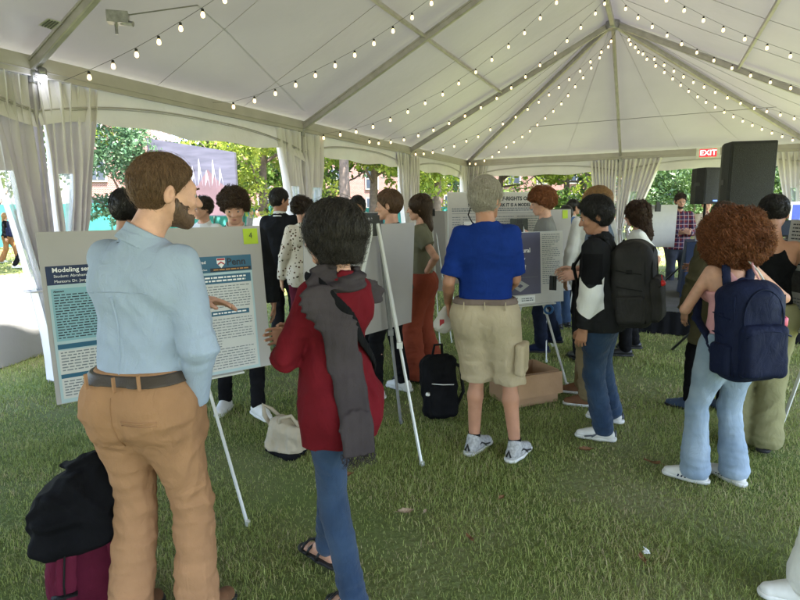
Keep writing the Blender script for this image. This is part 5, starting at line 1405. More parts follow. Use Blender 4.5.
# black strap across the back + bag at her front hip
st = MB(); pth = [nb + np.array([-.10, .03, -.01])] + [on2(p, .016) for p in ((-.11, -.06, 1.30), (-.03, -.14, 1.22), (.06, -.15, 1.12), (.13, -.10, 1.02), (.17, -.0, .93))]
PP = np.array(pth); uu = np.linspace(0, 1, 24); s_i = np.linspace(0, 1, len(PP)); PI_ = np.array([[np.interp(u, s_i, PP[:, c]) for c in range(3)] for u in uu]); PI_ = np.array([on2(p, .019) for p in PI_])
for _ in range(6): PI_[1:-1] = (PI_[:-2] + PI_[1:-1] * 2 + PI_[2:]) / 4
bag = thing('shoulder_bag', 'black shoulder bag with wide strap across the dark haired woman’s back', 'bag', tuple(J['root'].location), J['root'].rotation_euler[2])
F2 = Field(PI_.min(0) - .06, PI_.max(0) + .06, .006)
for a, b in zip(PI_[:-1], PI_[1:]): F2.cone(a, b, .021, .021, .006, flat=unit(a * (1, 1, 0)), ff=.32)
F2.obj('strap', C_BLKC, bag, 1)
F2 = Field((.02, .0, .70), (.36, .3, 1.0), .008); c0 = np.array([.19, .14, .85]); F2.fn((.0, 0, .7), (.4, .3, 1.0), lambda X, Y, Z_: _rbox(X, Y, Z_, c0, (.05, .12, .09), .035, rotz(.3)), 0); F2.folds(wrinkle(.005, .08, 2), .03); F2.obj('pouch', C_BLKC, bag, 2)
q = MB(); w_ = J['A'][-1][1]; d_ = unit(w_ - J['A'][-1][0]); mm = np.linalg.qr(np.stack([d_, (0, 0, 1.), (1., 0, 0)], 1))[0]
q.lathe([(.030, -.005), (.033, -.004), (.033, .004), (.030, .005)], 16, M=np.stack([mm[:, 1], mm[:, 2], mm[:, 0]], 1), c=w_ - d_*.015); q.build('bracelet', L_BELT, J['root'], True)

# 3 grey haired man
f3 = (gnd(474, 452), gnd(515, 460)); x, y, yw = float((f3[0][0]+f3[1][0])/2) - .07, float((f3[0][1]+f3[1][1])/2), -10
C_BLUE = cloth('royal_blue_knit', (.008, .028, .165), .10); C_KHAKI = cloth('khaki_twill', (.40, .33, .225), .07)
M_SNK = mat('grey_mesh_shoe', (.36, .36, .35), .7, .3, 60, .5, 300)
P_GRY = person('grey haired man seen from behind in royal blue tee and khaki cargo shorts', x, y, yw, H=1.79, vox=.007, skin='tan', build=.98, wscale=.92, head=(-30, 2, 0), headoff=(.0, .0, -.012),
    feet=feetpx(x, y, yw, (474, 452, -28), (515, 459, -30)),
    arms=(dict(px=(448, 302, 3.62), hint=(-.27, -.3, 1.05), dh=(.05, .15, -1), pn=(1, .1, 0), curl=.9), dict(px=(509, 289, 3.72), hint=(.30, -.35, 1.05), dh=(-.7, .6, .1), pn=(-.3, -.6, -.3), curl=.5)),
    top=dict(t='short', m=C_BLUE, hem=1.04, loose=.008, sleeve=.014, slen=.86, amp=.0045, lam=.10, vox=.0065, inf=.016, seed=12, horiz=.7, name='tee_shirt', neck=.062),
    bottom=dict(t='shorts', m=C_KHAKI, hem=.50, r=(.110, .104, .1), amp=.0045, seed=5, vox=.0065, waist=1.03, inf=.02, name='cargo_shorts'), belt=(1.042, mat('webbing_belt', (.16, .12, .10), .8)),
    shoes=dict(t='sneaker', m=M_SNK, sole=M_SOLEW, accent=M_SOLEB, lace=M_LACE), sock=(C_BLKC, .05), hair=dict(t='short', m=H_GRY, h=.016, n=5000, steps=7, seg=.008, rad=.0013, off=.004, bump=.003, line=-.012, wander=.4))
J = P_GRY; kp = J['pants']
for s, zc, w_, h_ in ((1, .90, .13, .035), (-1, .93, .10, .03)):
    q = MB(); G = np.array([[on(kp, (s*(.05 + w_*u), -.17, zc - h_*v), .005) for u in np.linspace(0, 1, 8)] for v in np.linspace(0, 1, 4)]); q.sheet(G[:, ::-1] if s > 0 else G); q.build('pocket_flap', C_KHAKI, J['root'], True)
F = Field((.1, -.25, .5), (.36, .25, .85), .008)
c0 = on(kp, (.25, -.05, .68), .0); F.fn((.1, -.25, .5), (.36, .25, .85), lambda X, Y, Z_: _rbox(X, Y, Z_, c0, (.028, .085, .10), .02, rotz(-.25)), 0); F.folds(wrinkle(.004, .07, 3), .03); F.obj('cargo_pocket', C_KHAKI, J['root'], 2)
for xx in (-.12, .0, .12):
    q = MB(); b0 = on(kp, (xx, -.15, .995), .010); q.beam(b0, b0 + Z(.048), .014, .006, (1, 0, 0)); q.build('belt_loop', C_KHAKI, J['root'])
q = MB(); q.tube([J['hc'] + J['HM'] @ np.array(p) for p in ((-.085, -.015, .0), (-.09, -.06, -.09), (-.07, -.05, -.13), (-.09, .04, -.17))], .004, 6); q.build('lanyard', C_BLKC, J['root'], True)

# 4 young man with grey backpack
x, y, yw = 1.34, 3.68, 58
D_DRK = denim('dark_blue', (.012, .028, .062), (.026, .052, .10)); C_JKT = cloth('charcoal_jacket', (.016, .0165, .018), .2)
P_BPM = person('black haired young man in black and white jacket and dark jeans facing left', x, y, yw, H=1.655, vox=.007, skin='tan', head=(20, 16, 0), lean=3,
    feet=feetpx(x, y, yw, (603, 440, 12), (612, 425, -4)), arms=(dict(px=(583, 331, 3.52), hpx=(622, 300, 3.3), dh=(.1, .2, -1), pn=(1, 0, 0), curl=.7), dict(p='hang')),
    top=dict(t='long', m=C_JKT, hem=.80, loose=.045, flare=.18, sleeve=.032, amp=.007, lam=.12, vox=.007, inf=.02, seed=21, name='jacket', collar=C_JKT, chigh=.05),
    bottom=dict(m=D_DRK, r=(.094, .076, .072), amp=.0042, seed=6, name='jeans'), shoes=dict(t='sneaker', m=M_SHW, sole=M_SOLEW, accent=mat('grey_trim', (.10, .11, .13), .6), lace=M_LACE),
    hair=dict(t='short', m=H_BLK, h=.024, n=4000, steps=8, seg=.010, rad=.0013, off=.004, line=-.016, wander=.35))
J = P_BPM; tf = J['top']
# white panel with a pointed edge and black shoulder panel on the sleeve
def patch(F, fn, n, m, name, parent, off=.003):
    G = np.array([[on(F, fn(u, v), off + .004) for u in np.linspace(0, 1, n)] for v in np.linspace(0, 1, n)]); q = MB()
    for _ in range(5):
        G[:, 1:-1] = (G[:, :-2] + 2*G[:, 1:-1] + G[:, 2:]) / 4; G[1:-1] = (G[:-2] + 2*G[1:-1] + G[2:]) / 4; q.sheet(G); return q.build(name, m, parent, True)
E_, W_ = J['A'][-1][:2]; S_h = J['sh'][-1]
patch(tf, lambda u, v: (-.34, .13 - .26*u, 1.04 + .05 - .20*v*1.0 + .07*abs(2*u-1)), 16, C_WHT, 'white_panel', J['root'])
patch(tf, lambda u, v: (-.34, .10 - .20*u, 1.31 - .19*v + .0*u), 14, C_BLKC, 'black_panel', J['root'])
C_PACK = cloth('charcoal_nylon', (.026, .025, .024), .25, rough=.6); C_PACKS = cloth('black_webbing', (.012, .012, .012), .2, rough=.6)
worn_pack(J, 'bulky charcoal grey backpack with red charm worn by the black haired man', C_PACK, C_PACKS, size=(.34, .24, .52), zc=1.15, yo=-.225, charm=(-.10, .02, mat('red_plastic', (.5, .02, .02), .35)), rake=-4)

# 5 curly auburn woman
f5 = (gnd(684, 481), gnd(733, 482)); x, y, yw = float((f5[0][0]+f5[1][0])/2), float((f5[0][1]+f5[1][1])/2), 6
D_LGT = denim('light_blue', (.17, .235, .31), (.29, .36, .43)); C_PINK = cloth('pink_cotton', (.62, .32, .33), .08); C_NAVY = cloth('navy_nylon', (.010, .014, .038), .2, rough=.6)
x += .055
P_CUR = person('woman with big auburn curls, pink tank top and light flared jeans, seen from behind', x, y, yw, H=1.545, vox=.007, skin='light', female=True, head=(6, 20, 0), lean=5,
    feet=feetpx(x, y, yw, (694, 481, 48), (733, 482, 12)), arms=(dict(px=(700, 292, 3.28), hpx=(672, 322, 2.9), dh=(.5, .8, .3), pn=(.5, -.3, -.7), curl=.6), dict(px=(775, 292, 3.30), hpx=(812, 322, 2.95), dh=(-.5, .8, .3), pn=(-.5, -.3, -.7), curl=.6)),
    top=dict(t='tank', m=C_PINK, hem=.86, loose=.004, amp=.002, vox=.007, name='tank_top', neck=.07),
    bottom=dict(m=D_LGT, r=(.090, .068, .080), amp=.0035, seed=14, vox=.0065, name='flared_jeans', hem=.04), shoes=dict(t='sneaker', m=M_SHW, sole=M_SOLEW, stripe=C_NAVY, lace=M_LACE),
    hair=dict(t='bigcurl', m=H_RED, r=(.165, .150, .128), bump=.022, lam=.065, n=3400, steps=24, seg=.0075, rad=.0019, off=.006, curl=.012, cw=130, grav=1.3, wander=.3, m2=hair_mat('auburn_strand', (.09, .025, .010), (.34, .12, .045)), crown=(0, -.01, .16)))
worn_pack(P_CUR, 'navy backpack with pink bottle in its side pocket on the curly haired woman', C_NAVY, C_NAVY, size=(.30, .20, .50), zc=1.045, yo=-.20, xo=-.045, rake=-4,
    bottle=(1, mat('pink_bottle', (.55, .04, .10), .3), mat('pink_lid', (.6, .10, .16), .4)))
J = P_CUR; q = MB(); q.tube([J['nb'] + (.02, -.10, .05), J['nb'] + (.0, -.16, -.02), J['nb'] + (-.01, -.24, -.09)], .006, 6); q.build('pink_cord', C_PINK, J['root'], True)
q = MB(); q.tube([J['nb'] + (-.01, -.09, .05), J['nb'] + (.02, -.17, -.03), J['nb'] + (.03, -.26, -.13)], .005, 6); q.build('white_cord', C_WHT, J['root'], True)

# 6 olive jacket
C_OLV = cloth('olive_jacket', (.085, .075, .042), .12)
x, y, yw = 2.43, 4.18, 8
person('person with brown hair in long olive jacket in front of the stage', x, y, yw, H=1.62, vox=.009, skin='light', female=True, head=(-20, 12, 0), feet=feetpx(x, y, yw, (688, 410, 35), (722, 412, 0)),
    arms=(dict(p='hang'), dict(p='fold')), top=dict(t='long', m=C_OLV, hem=.55, loose=.05, flare=.22, sleeve=.03, amp=.008, inf=.02, seed=31, name='jacket', collar=C_OLV, chigh=.07),
    bottom=dict(m=C_BLKC, r=(.08, .06, .045)), shoes=dict(t='leather', m=denim('shoe_blue', (.03, .05, .10), (.06, .09, .16)), sole=M_SOLEB), hair=dict(t='bob', m=H_MBR, h=.006, n=900, steps=7, seg=.016, rad=.002, low=-.07))
# 7 black haired person with bare arms
x, y, yw = 2.42, 3.62, -25
C_OLVT = cloth('olive_chino', (.20, .19, .095), .08)
person('black haired woman in black top and olive trousers behind the curly haired woman', x, y, yw, H=1.655, vox=.009, skin='tan', female=True, head=(-5, 22, 0), feet=feetpx(x, y, yw, (735, 446, 15), (764, 453, -18)),
    arms=(dict(p='fold'), dict(px=(790, 296, 3.95), hpx=(815, 300, 3.5), dh=(-.2, .8, .4), pn=(-.4, 0, -1), curl=.4)), top=dict(t='tank', m=C_BLKC, hem=.92, loose=.01, name='sleeveless_top'),
    bottom=dict(m=C_OLVT, r=(.095, .085, .092), amp=.005, seed=5), shoes=dict(t='leather', m=L_BLACK, sole=M_SOLEB), hair=dict(t='bun', m=H_BLK, h=.008, bump=.002, n=900, steps=6, seg=.014, rad=.002))
# 8 curly haired boy behind the front poster
x, y, yw = -1.27, 4.35, 196
C_VEST = cloth('dark_waistcoat', (.016, .017, .019), .2); C_PLBL = cloth('pale_shirt', (.58, .60, .62), .05)
P8 = person('young man with curly brown hair, dark waistcoat and white sneakers behind the front poster', x, y, yw, H=1.765, vox=.008, skin='light', head=(-4, 24, 0), feet=feetpx(x, y, yw, (259, 420, 25), (226, 410, -20)), lean=2,
    arms=('hang', 'hang'), top=dict(t='long', m=C_VEST, hem=.93, loose=.02, sleeve=.02, name='jacket', collar=C_PLBL, chigh=.05), bottom=dict(m=C_BLKC, r=(.085, .062, .050)),
    shoes=dict(t='sneaker', m=M_SHW, sole=M_SOLEW, lace=M_LACE), hair=dict(t='curly', m=H_DBR, h=.018, bump=.012, n=900, steps=14, seg=.006, rad=.0022, curl=.007, cw=190, m2=hair_mat('curls', (.03, .017, .010), (.10, .055, .03)), off=.004))
# 9 white shirt
v = at(203, 215, 6.2)
person('young dark haired man in white shirt far behind the front poster', v[0], v[1], 165, H=1.765, vox=.011, skin='light', head=(-25, 4, 0), top=dict(t='long', m=C_WHT, hem=.95, loose=.02, collar=C_WHT), bottom=dict(m=C_DARK), shoes=dict(t='leather', m=L_BLACK, sole=M_SOLEB), hair=dict(t='curly', m=H_DBR, h=.012, n=350, steps=8, seg=.008, rad=.003, curl=.006, cw=150))
# 10 black hair behind the tall man
v = at(124, 215, 4.0)
person('black haired person facing away, hidden behind the tall man’s shoulder', v[0], v[1], 15, H=1.75, vox=.010, skin='olive', head=(10, 0, 0), top=dict(t='long', m=C_DARK, hem=.95, loose=.02), bottom=dict(m=C_BLKC), shoes=dict(t='leather', m=L_BLACK, sole=M_SOLEB), hair=dict(t='short', m=H_BLK, h=.022, n=900, steps=6, seg=.01, rad=.002, line=-.02))
# 11 suit
v = at(280, 215, 6.5); C_SUIT = cloth('dark_suit', (.015, .0155, .018), .12)
person('man in dark grey suit seen from behind, beside the woman in floral blouse', v[0], v[1], -8, H=1.85, vox=.009, skin='tan', build=.97, head=(-40, 8, 0), feet=((-.10, 0, 10), (.12, .05, -12)), top=dict(t='long', m=C_SUIT, hem=.80, loose=.03, flare=.185, sleeve=.022, inf=.018, amp=.004, name='suit_jacket', collar=C_WHT, chigh=.055, seed=3),
    bottom=dict(m=C_SUIT, r=(.092, .078, .07), amp=.004), shoes=dict(t='leather', m=L_BLACK, sole=M_SOLEB), hair=dict(t='short', m=H_BLK, h=.016, n=700, steps=6, seg=.01, rad=.0022))
# 12 floral blouse
def floral():
    m = cloth('floral_print', (.66, .60, .50), .05); nt = m.node_tree; N = nt.nodes; L = nt.links; b = N['Principled BSDF']
    old = b.inputs['Base Color'].links[0].from_socket; vz = N.new('ShaderNodeTexVoronoi'); vz.inputs['Scale'].default_value = 26; tc = N.new('ShaderNodeTexCoord'); L.new(tc.outputs['Object'], vz.inputs['Vector'])
    r = N.new('ShaderNodeValToRGB'); r.color_ramp.interpolation = 'CONSTANT'; r.color_ramp.elements[0].color = (1, 1, 1, 1); r.color_ramp.elements[1].position = .28; r.color_ramp.elements[1].color = (0, 0, 0, 1)
    L.new(vz.outputs['Distance'], r.inputs[0]); mx = N.new('ShaderNodeMix'); mx.data_type = 'RGBA'; L.new(r.outputs[0], mx.inputs['Factor']); L.new(old, mx.inputs[6])
    hs = N.new('ShaderNodeValToRGB'); e = hs.color_ramp.elements; e[0].color = (.16, .06, .04, 1); e[1].color = (.08, .09, .05, 1); L.new(vz.outputs['Color'], hs.inputs[0]); L.new(hs.outputs[0], mx.inputs[7]); L.new(mx.outputs[2], b.inputs['Base Color']); return m
v = at(303, 215, 6.0); C_MAROON = cloth('maroon_trouser', (.10, .015, .030), .12)
person('woman with short curly brown hair in cream floral blouse and maroon trousers', v[0], v[1], 22, H=1.74, vox=.009, skin='light', female=True, head=(-55, 10, 0), top=dict(t='long', m=floral(), hem=.80, loose=.03, flare=.165, sleeve=.02, name='blouse'), bottom=dict(m=C_MAROON, r=(.082, .06, .045)), shoes=dict(t='leather', m=L_BLACK, sole=M_SOLEB),
    hair=dict(t='bun', m=H_DBR, h=.014, bump=.010, lam=.04, n=600, steps=10, seg=.008, rad=.0025, curl=.006, cw=150))
# 13 face above the dark poster
v = at(358, 215, 6.3)
person('dark haired man whose face shows above the dark header poster', v[0], v[1], 175, H=1.745, vox=.010, skin='olive', head=(5, 12, 0), arms=('hang', 'hang'), top=dict(t='long', m=C_DARK, hem=.95, loose=.02), bottom=dict(m=C_BLKC), shoes=dict(t='leather', m=L_BLACK, sole=M_SOLEB), hair=dict(t='short', m=H_BLK, h=.018, n=500, steps=6, seg=.01, rad=.0022))
# 14 dark clothes, facing left
x, y, yw = -.075, 4.72, 62
person('short haired young man in black behind the blank board, facing left', x, y, yw, H=1.755, vox=.008, skin='light', head=(18, 4, 0), feet=feetpx(x, y, yw, (376, 398, 5), (404, 390, -12)), arms=('hang', 'hang'), top=dict(t='long', m=C_BLKC, hem=.93, loose=.02), bottom=dict(m=C_BLKC, r=(.085, .064, .055)), shoes=dict(t='sneaker', m=M_SHW, sole=M_SOLEW),
    hair=dict(t='short', m=H_BRN, h=.017, n=1500, steps=6, seg=.009, rad=.0018, line=-.004))
# 15 long brown hair
x, y, yw = .20, 5.25, 80; C_OTEE = cloth('olive_tee', (.135, .13, .085), .08); C_RUST = cloth('rust_trouser', (.20, .045, .024), .10)
person('long haired woman in olive tee and rust trousers with hand on hip', x, y, yw, H=1.735, vox=.008, skin='light', female=True, head=(6, 4, 0), feet=feetpx(x, y, yw, (413, 383, 8), (432, 375, -8)), arms=(dict(px=(424, 276, 5.15), hpx=(462, 270, 4.8), dh=(.3, .9, -.2), pn=(1, 0, 0), curl=.5), 'hang'),
    top=dict(t='short', m=C_OTEE, hem=.98, loose=.02, slen=.55, sleeve=.022, name='tee_shirt'), bottom=dict(m=C_RUST, r=(.105, .098, .115), amp=.007, lam=.12, name='wide_trousers', hem=.05), shoes=dict(t='leather', m=L_BLACK, sole=M_SOLEB),
    hair=dict(t='long', m=H_MBR, h=.006, low=-.185, lr=.055, n=1400, steps=12, seg=.022, rad=.0016, grav=1.2, wander=.1))
# 16 ginger
x, y, yw = 1.45, 5.5, 78; C_GTEE = cloth('grey_marl', (.20, .20, .19), .1); C_NVT = cloth('navy_trouser', (.012, .016, .032), .2)
person('young man with ginger curls in grey tee and navy trousers, in profile facing left', x, y, yw, H=1.775, vox=.008, skin='fair', head=(4, 12, 0), lean=3, feet=feetpx(x, y, yw, (541, 358, 5), (556, 352, -8)), arms=(dict(px=(533, 243, 5.25), hpx=(560, 290, 5.2), dh=(-.1, .4, 1), pn=(0, 1, 0), curl=.7), 'hang'),
    top=dict(t='short', m=C_GTEE, hem=.93, loose=.025, slen=.8, sleeve=.02, name='tee_shirt'), bottom=dict(m=C_NVT, r=(.088, .07, .064)), shoes=dict(t='leather', m=C_NAVY, sole=M_SOLEB),
    hair=dict(t='curly', m=H_GIN, h=.020, bump=.012, n=1100, steps=14, seg=.006, rad=.0022, curl=.007, cw=190, m2=hair_mat('ginger_strand', (.18, .055, .02), (.36, .14, .055))))
# 17 blonde with glasses
x, y, yw = 1.60, 4.42, 70; D_TOP = denim('chambray', (.06, .09, .14), (.09, .13, .19))
person('fair haired person with glasses and denim shirt holding a phone, behind the backpacked man', x, y, yw, H=1.755, vox=.008, skin='fair', head=(6, 12, 0), feet=feetpx(x, y, yw, (588, 406, 6), (583, 394, 0)), lean=3, glasses=L_BLACK,
    arms=(dict(px=(578, 275, 4.15), hpx=(612, 300, 4.2), dh=(-.25, .9, -.1), pn=(.6, 0, -.4), curl=.8), dict(px=(574, 270, 4.4), hpx=(600, 300, 4.6), dh=(.25, .9, -.1), pn=(-.6, 0, -.4), curl=.8)),
    top=dict(t='short', m=D_TOP, hem=.92, loose=.025, slen=.98, sleeve=.024), bottom=dict(m=cloth('khaki_trouser', (.20, .155, .085), .1), r=(.090, .075, .072), amp=.005), shoes=dict(t='leather', m=M_BROWNSH, sole=M_SOLEW),
    hair=dict(t='bob', m=H_BLD, h=.006, low=-.05, n=1500, steps=7, seg=.016, rad=.0016, wander=.2))
# 18 brown long curly hair, white shirt
x, y, yw = 2.32, 5.45, 75
person('woman with long wavy brown hair in white shirt beside the black stage skirt', x, y, yw, H=1.635, vox=.009, skin='light', female=True, head=(0, 6, 0), feet=feetpx(x, y, yw, (624, 360, 5), (634, 355, 0)), arms=(dict(px=(648, 283, 5.25), hpx=(668, 270, 5.2), dh=(0, .2, -1), pn=(1, 0, 0), curl=.8), 'fold'),
    top=dict(t='short', m=C_WHT, hem=.92, loose=.02, slen=.9), bottom=dict(m=C_BLKC), shoes=dict(t='leather', m=L_BLACK, sole=M_SOLEB), hair=dict(t='long', m=H_DBR, h=.014, low=-.21, lr=.08, bump=.012, lam=.05, n=1100, steps=16, seg=.018, rad=.0022, curl=.007, cw=90, grav=1.2, m2=hair_mat('wavy', (.028, .012, .007), (.085, .04, .022))))
# 19 plaid
def plaid():
    m = cloth('plaid_flannel', (.16, .025, .03), .05); nt = m.node_tree; N = nt.nodes; L = nt.links; b = N['Principled BSDF']; tc = N.new('ShaderNodeTexCoord'); prev = b.inputs['Base Color'].links[0].from_socket
    for ax, c in (('X', (.02, .03, .08, 1)), ('Z', (.03, .035, .08, 1)), ('X2', (.45, .35, .35, 1)), ('Z2', (.45, .35, .35, 1))):
        wv = N.new('ShaderNodeTexWave'); wv.bands_direction = ax[0]; wv.inputs['Scale'].default_value = 4.2; wv.inputs['Phase Offset'].default_value = 1.5 if len(ax) > 1 else 0; L.new(tc.outputs['Object'], wv.inputs['Vector'])
        r = N.new('ShaderNodeValToRGB'); r.color_ramp.elements[0].position = .5 if len(ax) < 2 else .93; r.color_ramp.elements[1].position = .6 if len(ax) < 2 else .97; L.new(wv.outputs[0], r.inputs[0])
        mu = N.new('ShaderNodeMath'); mu.operation = 'MULTIPLY'; mu.inputs[1].default_value = .7; L.new(r.outputs[0], mu.inputs[0]); mx = N.new('ShaderNodeMix'); mx.data_type = 'RGBA'; L.new(mu.outputs[0], mx.inputs['Factor']); L.new(prev, mx.inputs[6]); mx.inputs[7].default_value = c; prev = mx.outputs[2]
    L.new(prev, b.inputs['Base Color']); return m
v = at(679, 215, 9.4)
person('man in red and navy plaid shirt facing us behind the stage', v[0], v[1], 172, H=1.80, vox=.011, skin='light', head=(0, 14, 0), arms=('phone', 'phone'), top=dict(t='long', m=plaid(), hem=.88, loose=.03, sleeve=.02), bottom=dict(m=cloth('grey_jean', (.05, .055, .07), .1)), shoes=dict(t='leather', m=L_BLACK, sole=M_SOLEB), hair=dict(t='short', m=H_DBR, h=.014, n=350, steps=5, seg=.012, rad=.003), beard=H_DBR)
# 20 beige
v = at(706, 215, 10.6); C_BEIGE = cloth('beige_top', (.52, .44, .34), .06)
person('person in beige top standing behind the small loudspeaker', v[0], v[1], 165, H=1.73, vox=.012, skin='fair', head=(-10, 10, 0), female=True, arms=('phone', 'fold'), top=dict(t='long', m=C_BEIGE, hem=.9, loose=.04), bottom=dict(m=C_DARK), shoes=dict(t='leather', m=L_BLACK, sole=M_SOLEB), hair=dict(t='bun', m=H_BLD, h=.008))
# 21, 22, 23
v = at(573, 212, 8.9); person('dark haired man in blue shirt facing right in the far middle', v[0], v[1], -75, H=1.715, vox=.011, skin='light', head=(0, 0, 0), top=dict(t='long', m=cloth('blue_shirt', (.10, .17, .36), .08), hem=.92, loose=.02, collar=C_WHT), bottom=dict(m=C_DARK), shoes=dict(t='leather', m=L_BLACK, sole=M_SOLEB), hair=dict(t='short', m=H_BLK, h=.014, n=300, steps=5, seg=.012, rad=.003))
v = at(566, 215, 7.3); person('dark haired person in black top and jeans, seen between ginger and fair haired people', v[0], v[1], 30, H=1.62, vox=.011, skin='olive', head=(0, 4, 0), top=dict(t='long', m=C_BLKC, hem=.88, loose=.025), bottom=dict(m=D_MID, name='jeans'), shoes=dict(t='leather', m=L_BLACK, sole=M_SOLEB), hair=dict(t='short', m=H_BLK, h=.014))
v = at(594, 212, 5.7); person('tall black haired person whose hair top shows above the fair haired person', v[0], v[1], 10, H=1.80, vox=.011, skin='olive', head=(0, 0, 0), top=dict(t='long', m=C_WHT, hem=.93, loose=.02), bottom=dict(m=C_DARK), shoes=dict(t='leather', m=L_BLACK, sole=M_SOLEB), hair=dict(t='short', m=H_BLK, h=.012))
# 24 walkers on the path
v = gnd(11, 263); C_ORG = cloth('orange_trouser', (.28, .14, .06), .08)
W1 = person('fair haired woman in orange trousers walking on the path outside at left', v[0], v[1], -80, H=1.68, vox=.013, skin='fair', female=True, head=(10, 0, 0), feet=((-.1, .22, 0), (.1, -.22, 0, .03)), arms=(dict(p='hang'), dict(p='hang')), top=dict(t='long', m=C_BLKC, hem=.90, loose=.02), bottom=dict(m=C_ORG, r=(.09, .08, .085)), shoes=dict(t='sneaker', m=M_SHW, sole=M_SOLEW), hair=dict(t='long', m=H_BLD, h=.008, low=-.16))
v = gnd(25, 269)
W2 = person('dark haired man in black clothes walking on the path outside at left', v[0], v[1], -60, H=1.76, vox=.013, skin='tan', head=(0, 0, 0), feet=((-.1, -.25, 0, .04), (.1, .24, 0)), arms=('hang', 'hang'), top=dict(t='long', m=C_BLKC, hem=.90, loose=.03), bottom=dict(m=C_BLKC), shoes=dict(t='sneaker', m=M_SHW, sole=M_SOLEW), hair=dict(t='short', m=H_BLK, h=.014))
worn_pack(W2, 'navy backpack worn by the dark haired walker on the path', C_NAVY, C_PACKS, size=(.32, .18, .46), zc=1.18, yo=-.21, h=.014)
for i, (px, Y, lb, cm, yw) in enumerate([(258, 19, 'distant person in white shirt outside left of the suited man', C_WHT, 150), (266, 20, 'distant person in navy shirt outside left of the suited man', C_NAVY, 60), (251, 22, 'distant person in grey hoodie standing by the teal fence', C_GTEE, -120)]):
    v = at(px, 212, Y); person(lb, v[0], v[1], yw, H=1.7, vox=.016, skin='light', face=False, group='distant people outside the first bay', top=dict(t='long', m=cm, hem=.9, loose=.03), bottom=dict(m=C_DARK), shoes=dict(t='leather', m=L_BLACK, sole=M_SOLEB), hair=dict(t='short', m=H_DBR, h=.014))
# 25 bottom right corner
x, y, yw = 1.82, 1.98, 40
person('person cut off at the bottom right corner, white trousers and white sneaker showing', x, y, yw, H=1.68, vox=.009, skin='light', feet=feetpx(x, y, yw, (1.645, 2.02, 38, 0), (1.90, 2.05, -6, 0)), arms=('hang', 'hang'), top=dict(t='long', m=C_NAVY, hem=.92, loose=.02), bottom=dict(m=cloth('white_trouser', (.62, .60, .55), .05), r=(.092, .078, .085), hem=.06), shoes=dict(t='sneaker', m=M_SHW, sole=M_SOLEW, lace=M_LACE), hair=dict(t='short', m=H_DBR, h=.014))
# ---------------------------------------------------------------- easels and boards
M_FOAM = mat('grey_foam_board', (.38, .36, .35), .75, .04, 3, .05, 90); M_EDGE = mat('foam_edge', (.62, .61, .59), .8, .03)
M_EASEL = mat('easel_white_alloy', (.60, .60, .57), .4, .06, 10, metal=.2); M_EASELG = mat('easel_grey', (.22, .22, .22), .45, .1, metal=.3); M_KNOB = mat('black_plastic', (.02, .02, .021), .4, .15)
M_STICKY = mat('lime_paper', (.42, .56, .04), .7, .04); M_INK = mat('dark_ink', (.03, .035, .045), .7, .05); M_INKG = mat('grey_ink', (.16, .18, .20), .7, .08); M_WTXT = mat('white_ink', (.78, .78, .76), .7, .02)
M_PAPER = mat('white_print_paper', (.55, .55, .53), .5, .03, 5); M_CYAN = mat('pale_cyan_print', (.38, .50, .53), .5, .04, 5); M_CYAN2 = mat('cyan_panel_print', (.22, .40, .45), .5, .04, 5)
M_HDARK = mat('header_dark', (.012, .025, .07), .45, .1, 5); M_BLUEP = mat('blue_print', (.02, .10, .17), .45, .08, 5); M_PURP = mat('purple_print', (.055, .052, .10), .45, .15, 1.5, col2=(.12, .115, .17)); M_RED = mat('red_print', (.40, .04, .05), .6, .05)
class Board:
    """flat board from two bottom corners (world), a bottom height and a size; face looks to -y of its own frame"""
    def __init__(s, name, label, LB, RB, zb, h, lean=4, cat='poster board', m=None, th=.008, back=False, group=None, zb2=None):
        LB = np.array([LB[0], LB[1], zb]); RB = np.array([RB[0], RB[1], zb if zb2 is None else zb2]); d = RB - LB; s.w = float(np.linalg.norm(d)); s.h = h
        ux = d / s.w; up0 = np.array([0, 0, 1.]); up0 = unit(up0 - ux * (up0 @ ux)); n = np.cross(ux, up0)  # towards the viewer
        uz = unit(up0 * math.cos(R(lean)) - n * math.sin(R(lean))); uy = np.cross(uz, ux)
        s.root = bpy.data.objects.new(name, None); COL.objects.link(s.root); s.root.empty_display_size = .1
        s.root.matrix_world = Matrix(((ux[0], uy[0], uz[0], LB[0]), (ux[1], uy[1], uz[1], LB[1]), (ux[2], uy[2], uz[2], LB[2]), (0, 0, 0, 1)))
        s.m = np.stack([ux, uy, uz], 1); s.o = LB
        tag(s.root, label, cat, group)
        q = MB(); q.box((s.w/2, 0, h/2), (s.w, th, h)); q.build('board', m or M_FOAM, s.root)
        s.y = -th/2 - .0012; s.th = th
    def rect(s, x0, x1, z0, z1, m, name, parent, lift=.001, th=.0008):
        q = MB(); q.box(((x0+x1)/2, s.y - lift, (z0+z1)/2), (x1-x0, th, z1-z0)); return q.build(name, m, parent)
    def text(s, body, x, z, size, m, parent, lift=.003, align='LEFT', bold=.0, name='lettering', sx=1.0):
        return text(body, size, Matrix.Translation((x, s.y - lift, z)) @ Matrix.Rotation(PI/2, 4, 'X'), m, parent, align, name, bold, sx)
    def lines(s, x0, x1, z0, z1, n, th, m, parent, seed=0, lift=.0025, ragged=.25, name='text_lines'):
        g = random.Random(seed); q = MB()
        for i in range(n):
            z = z1 - (z1 - z0) * (i + .5) / n; x = x0; xe = x1 - (x1-x0) * (g.random() * ragged if g.random() < .3 else g.random() * .03)
            while x < xe:
                w_ = min(g.uniform(.010, .035), xe - x)
                q.add([(x, s.y - lift, z - th/2), (x + w_, s.y - lift, z - th/2), (x + w_, s.y - lift, z + th/2), (x, s.y - lift, z + th/2)], [(0, 1, 2, 3)]); x += w_ + .006
        return q.build(name, m, parent)
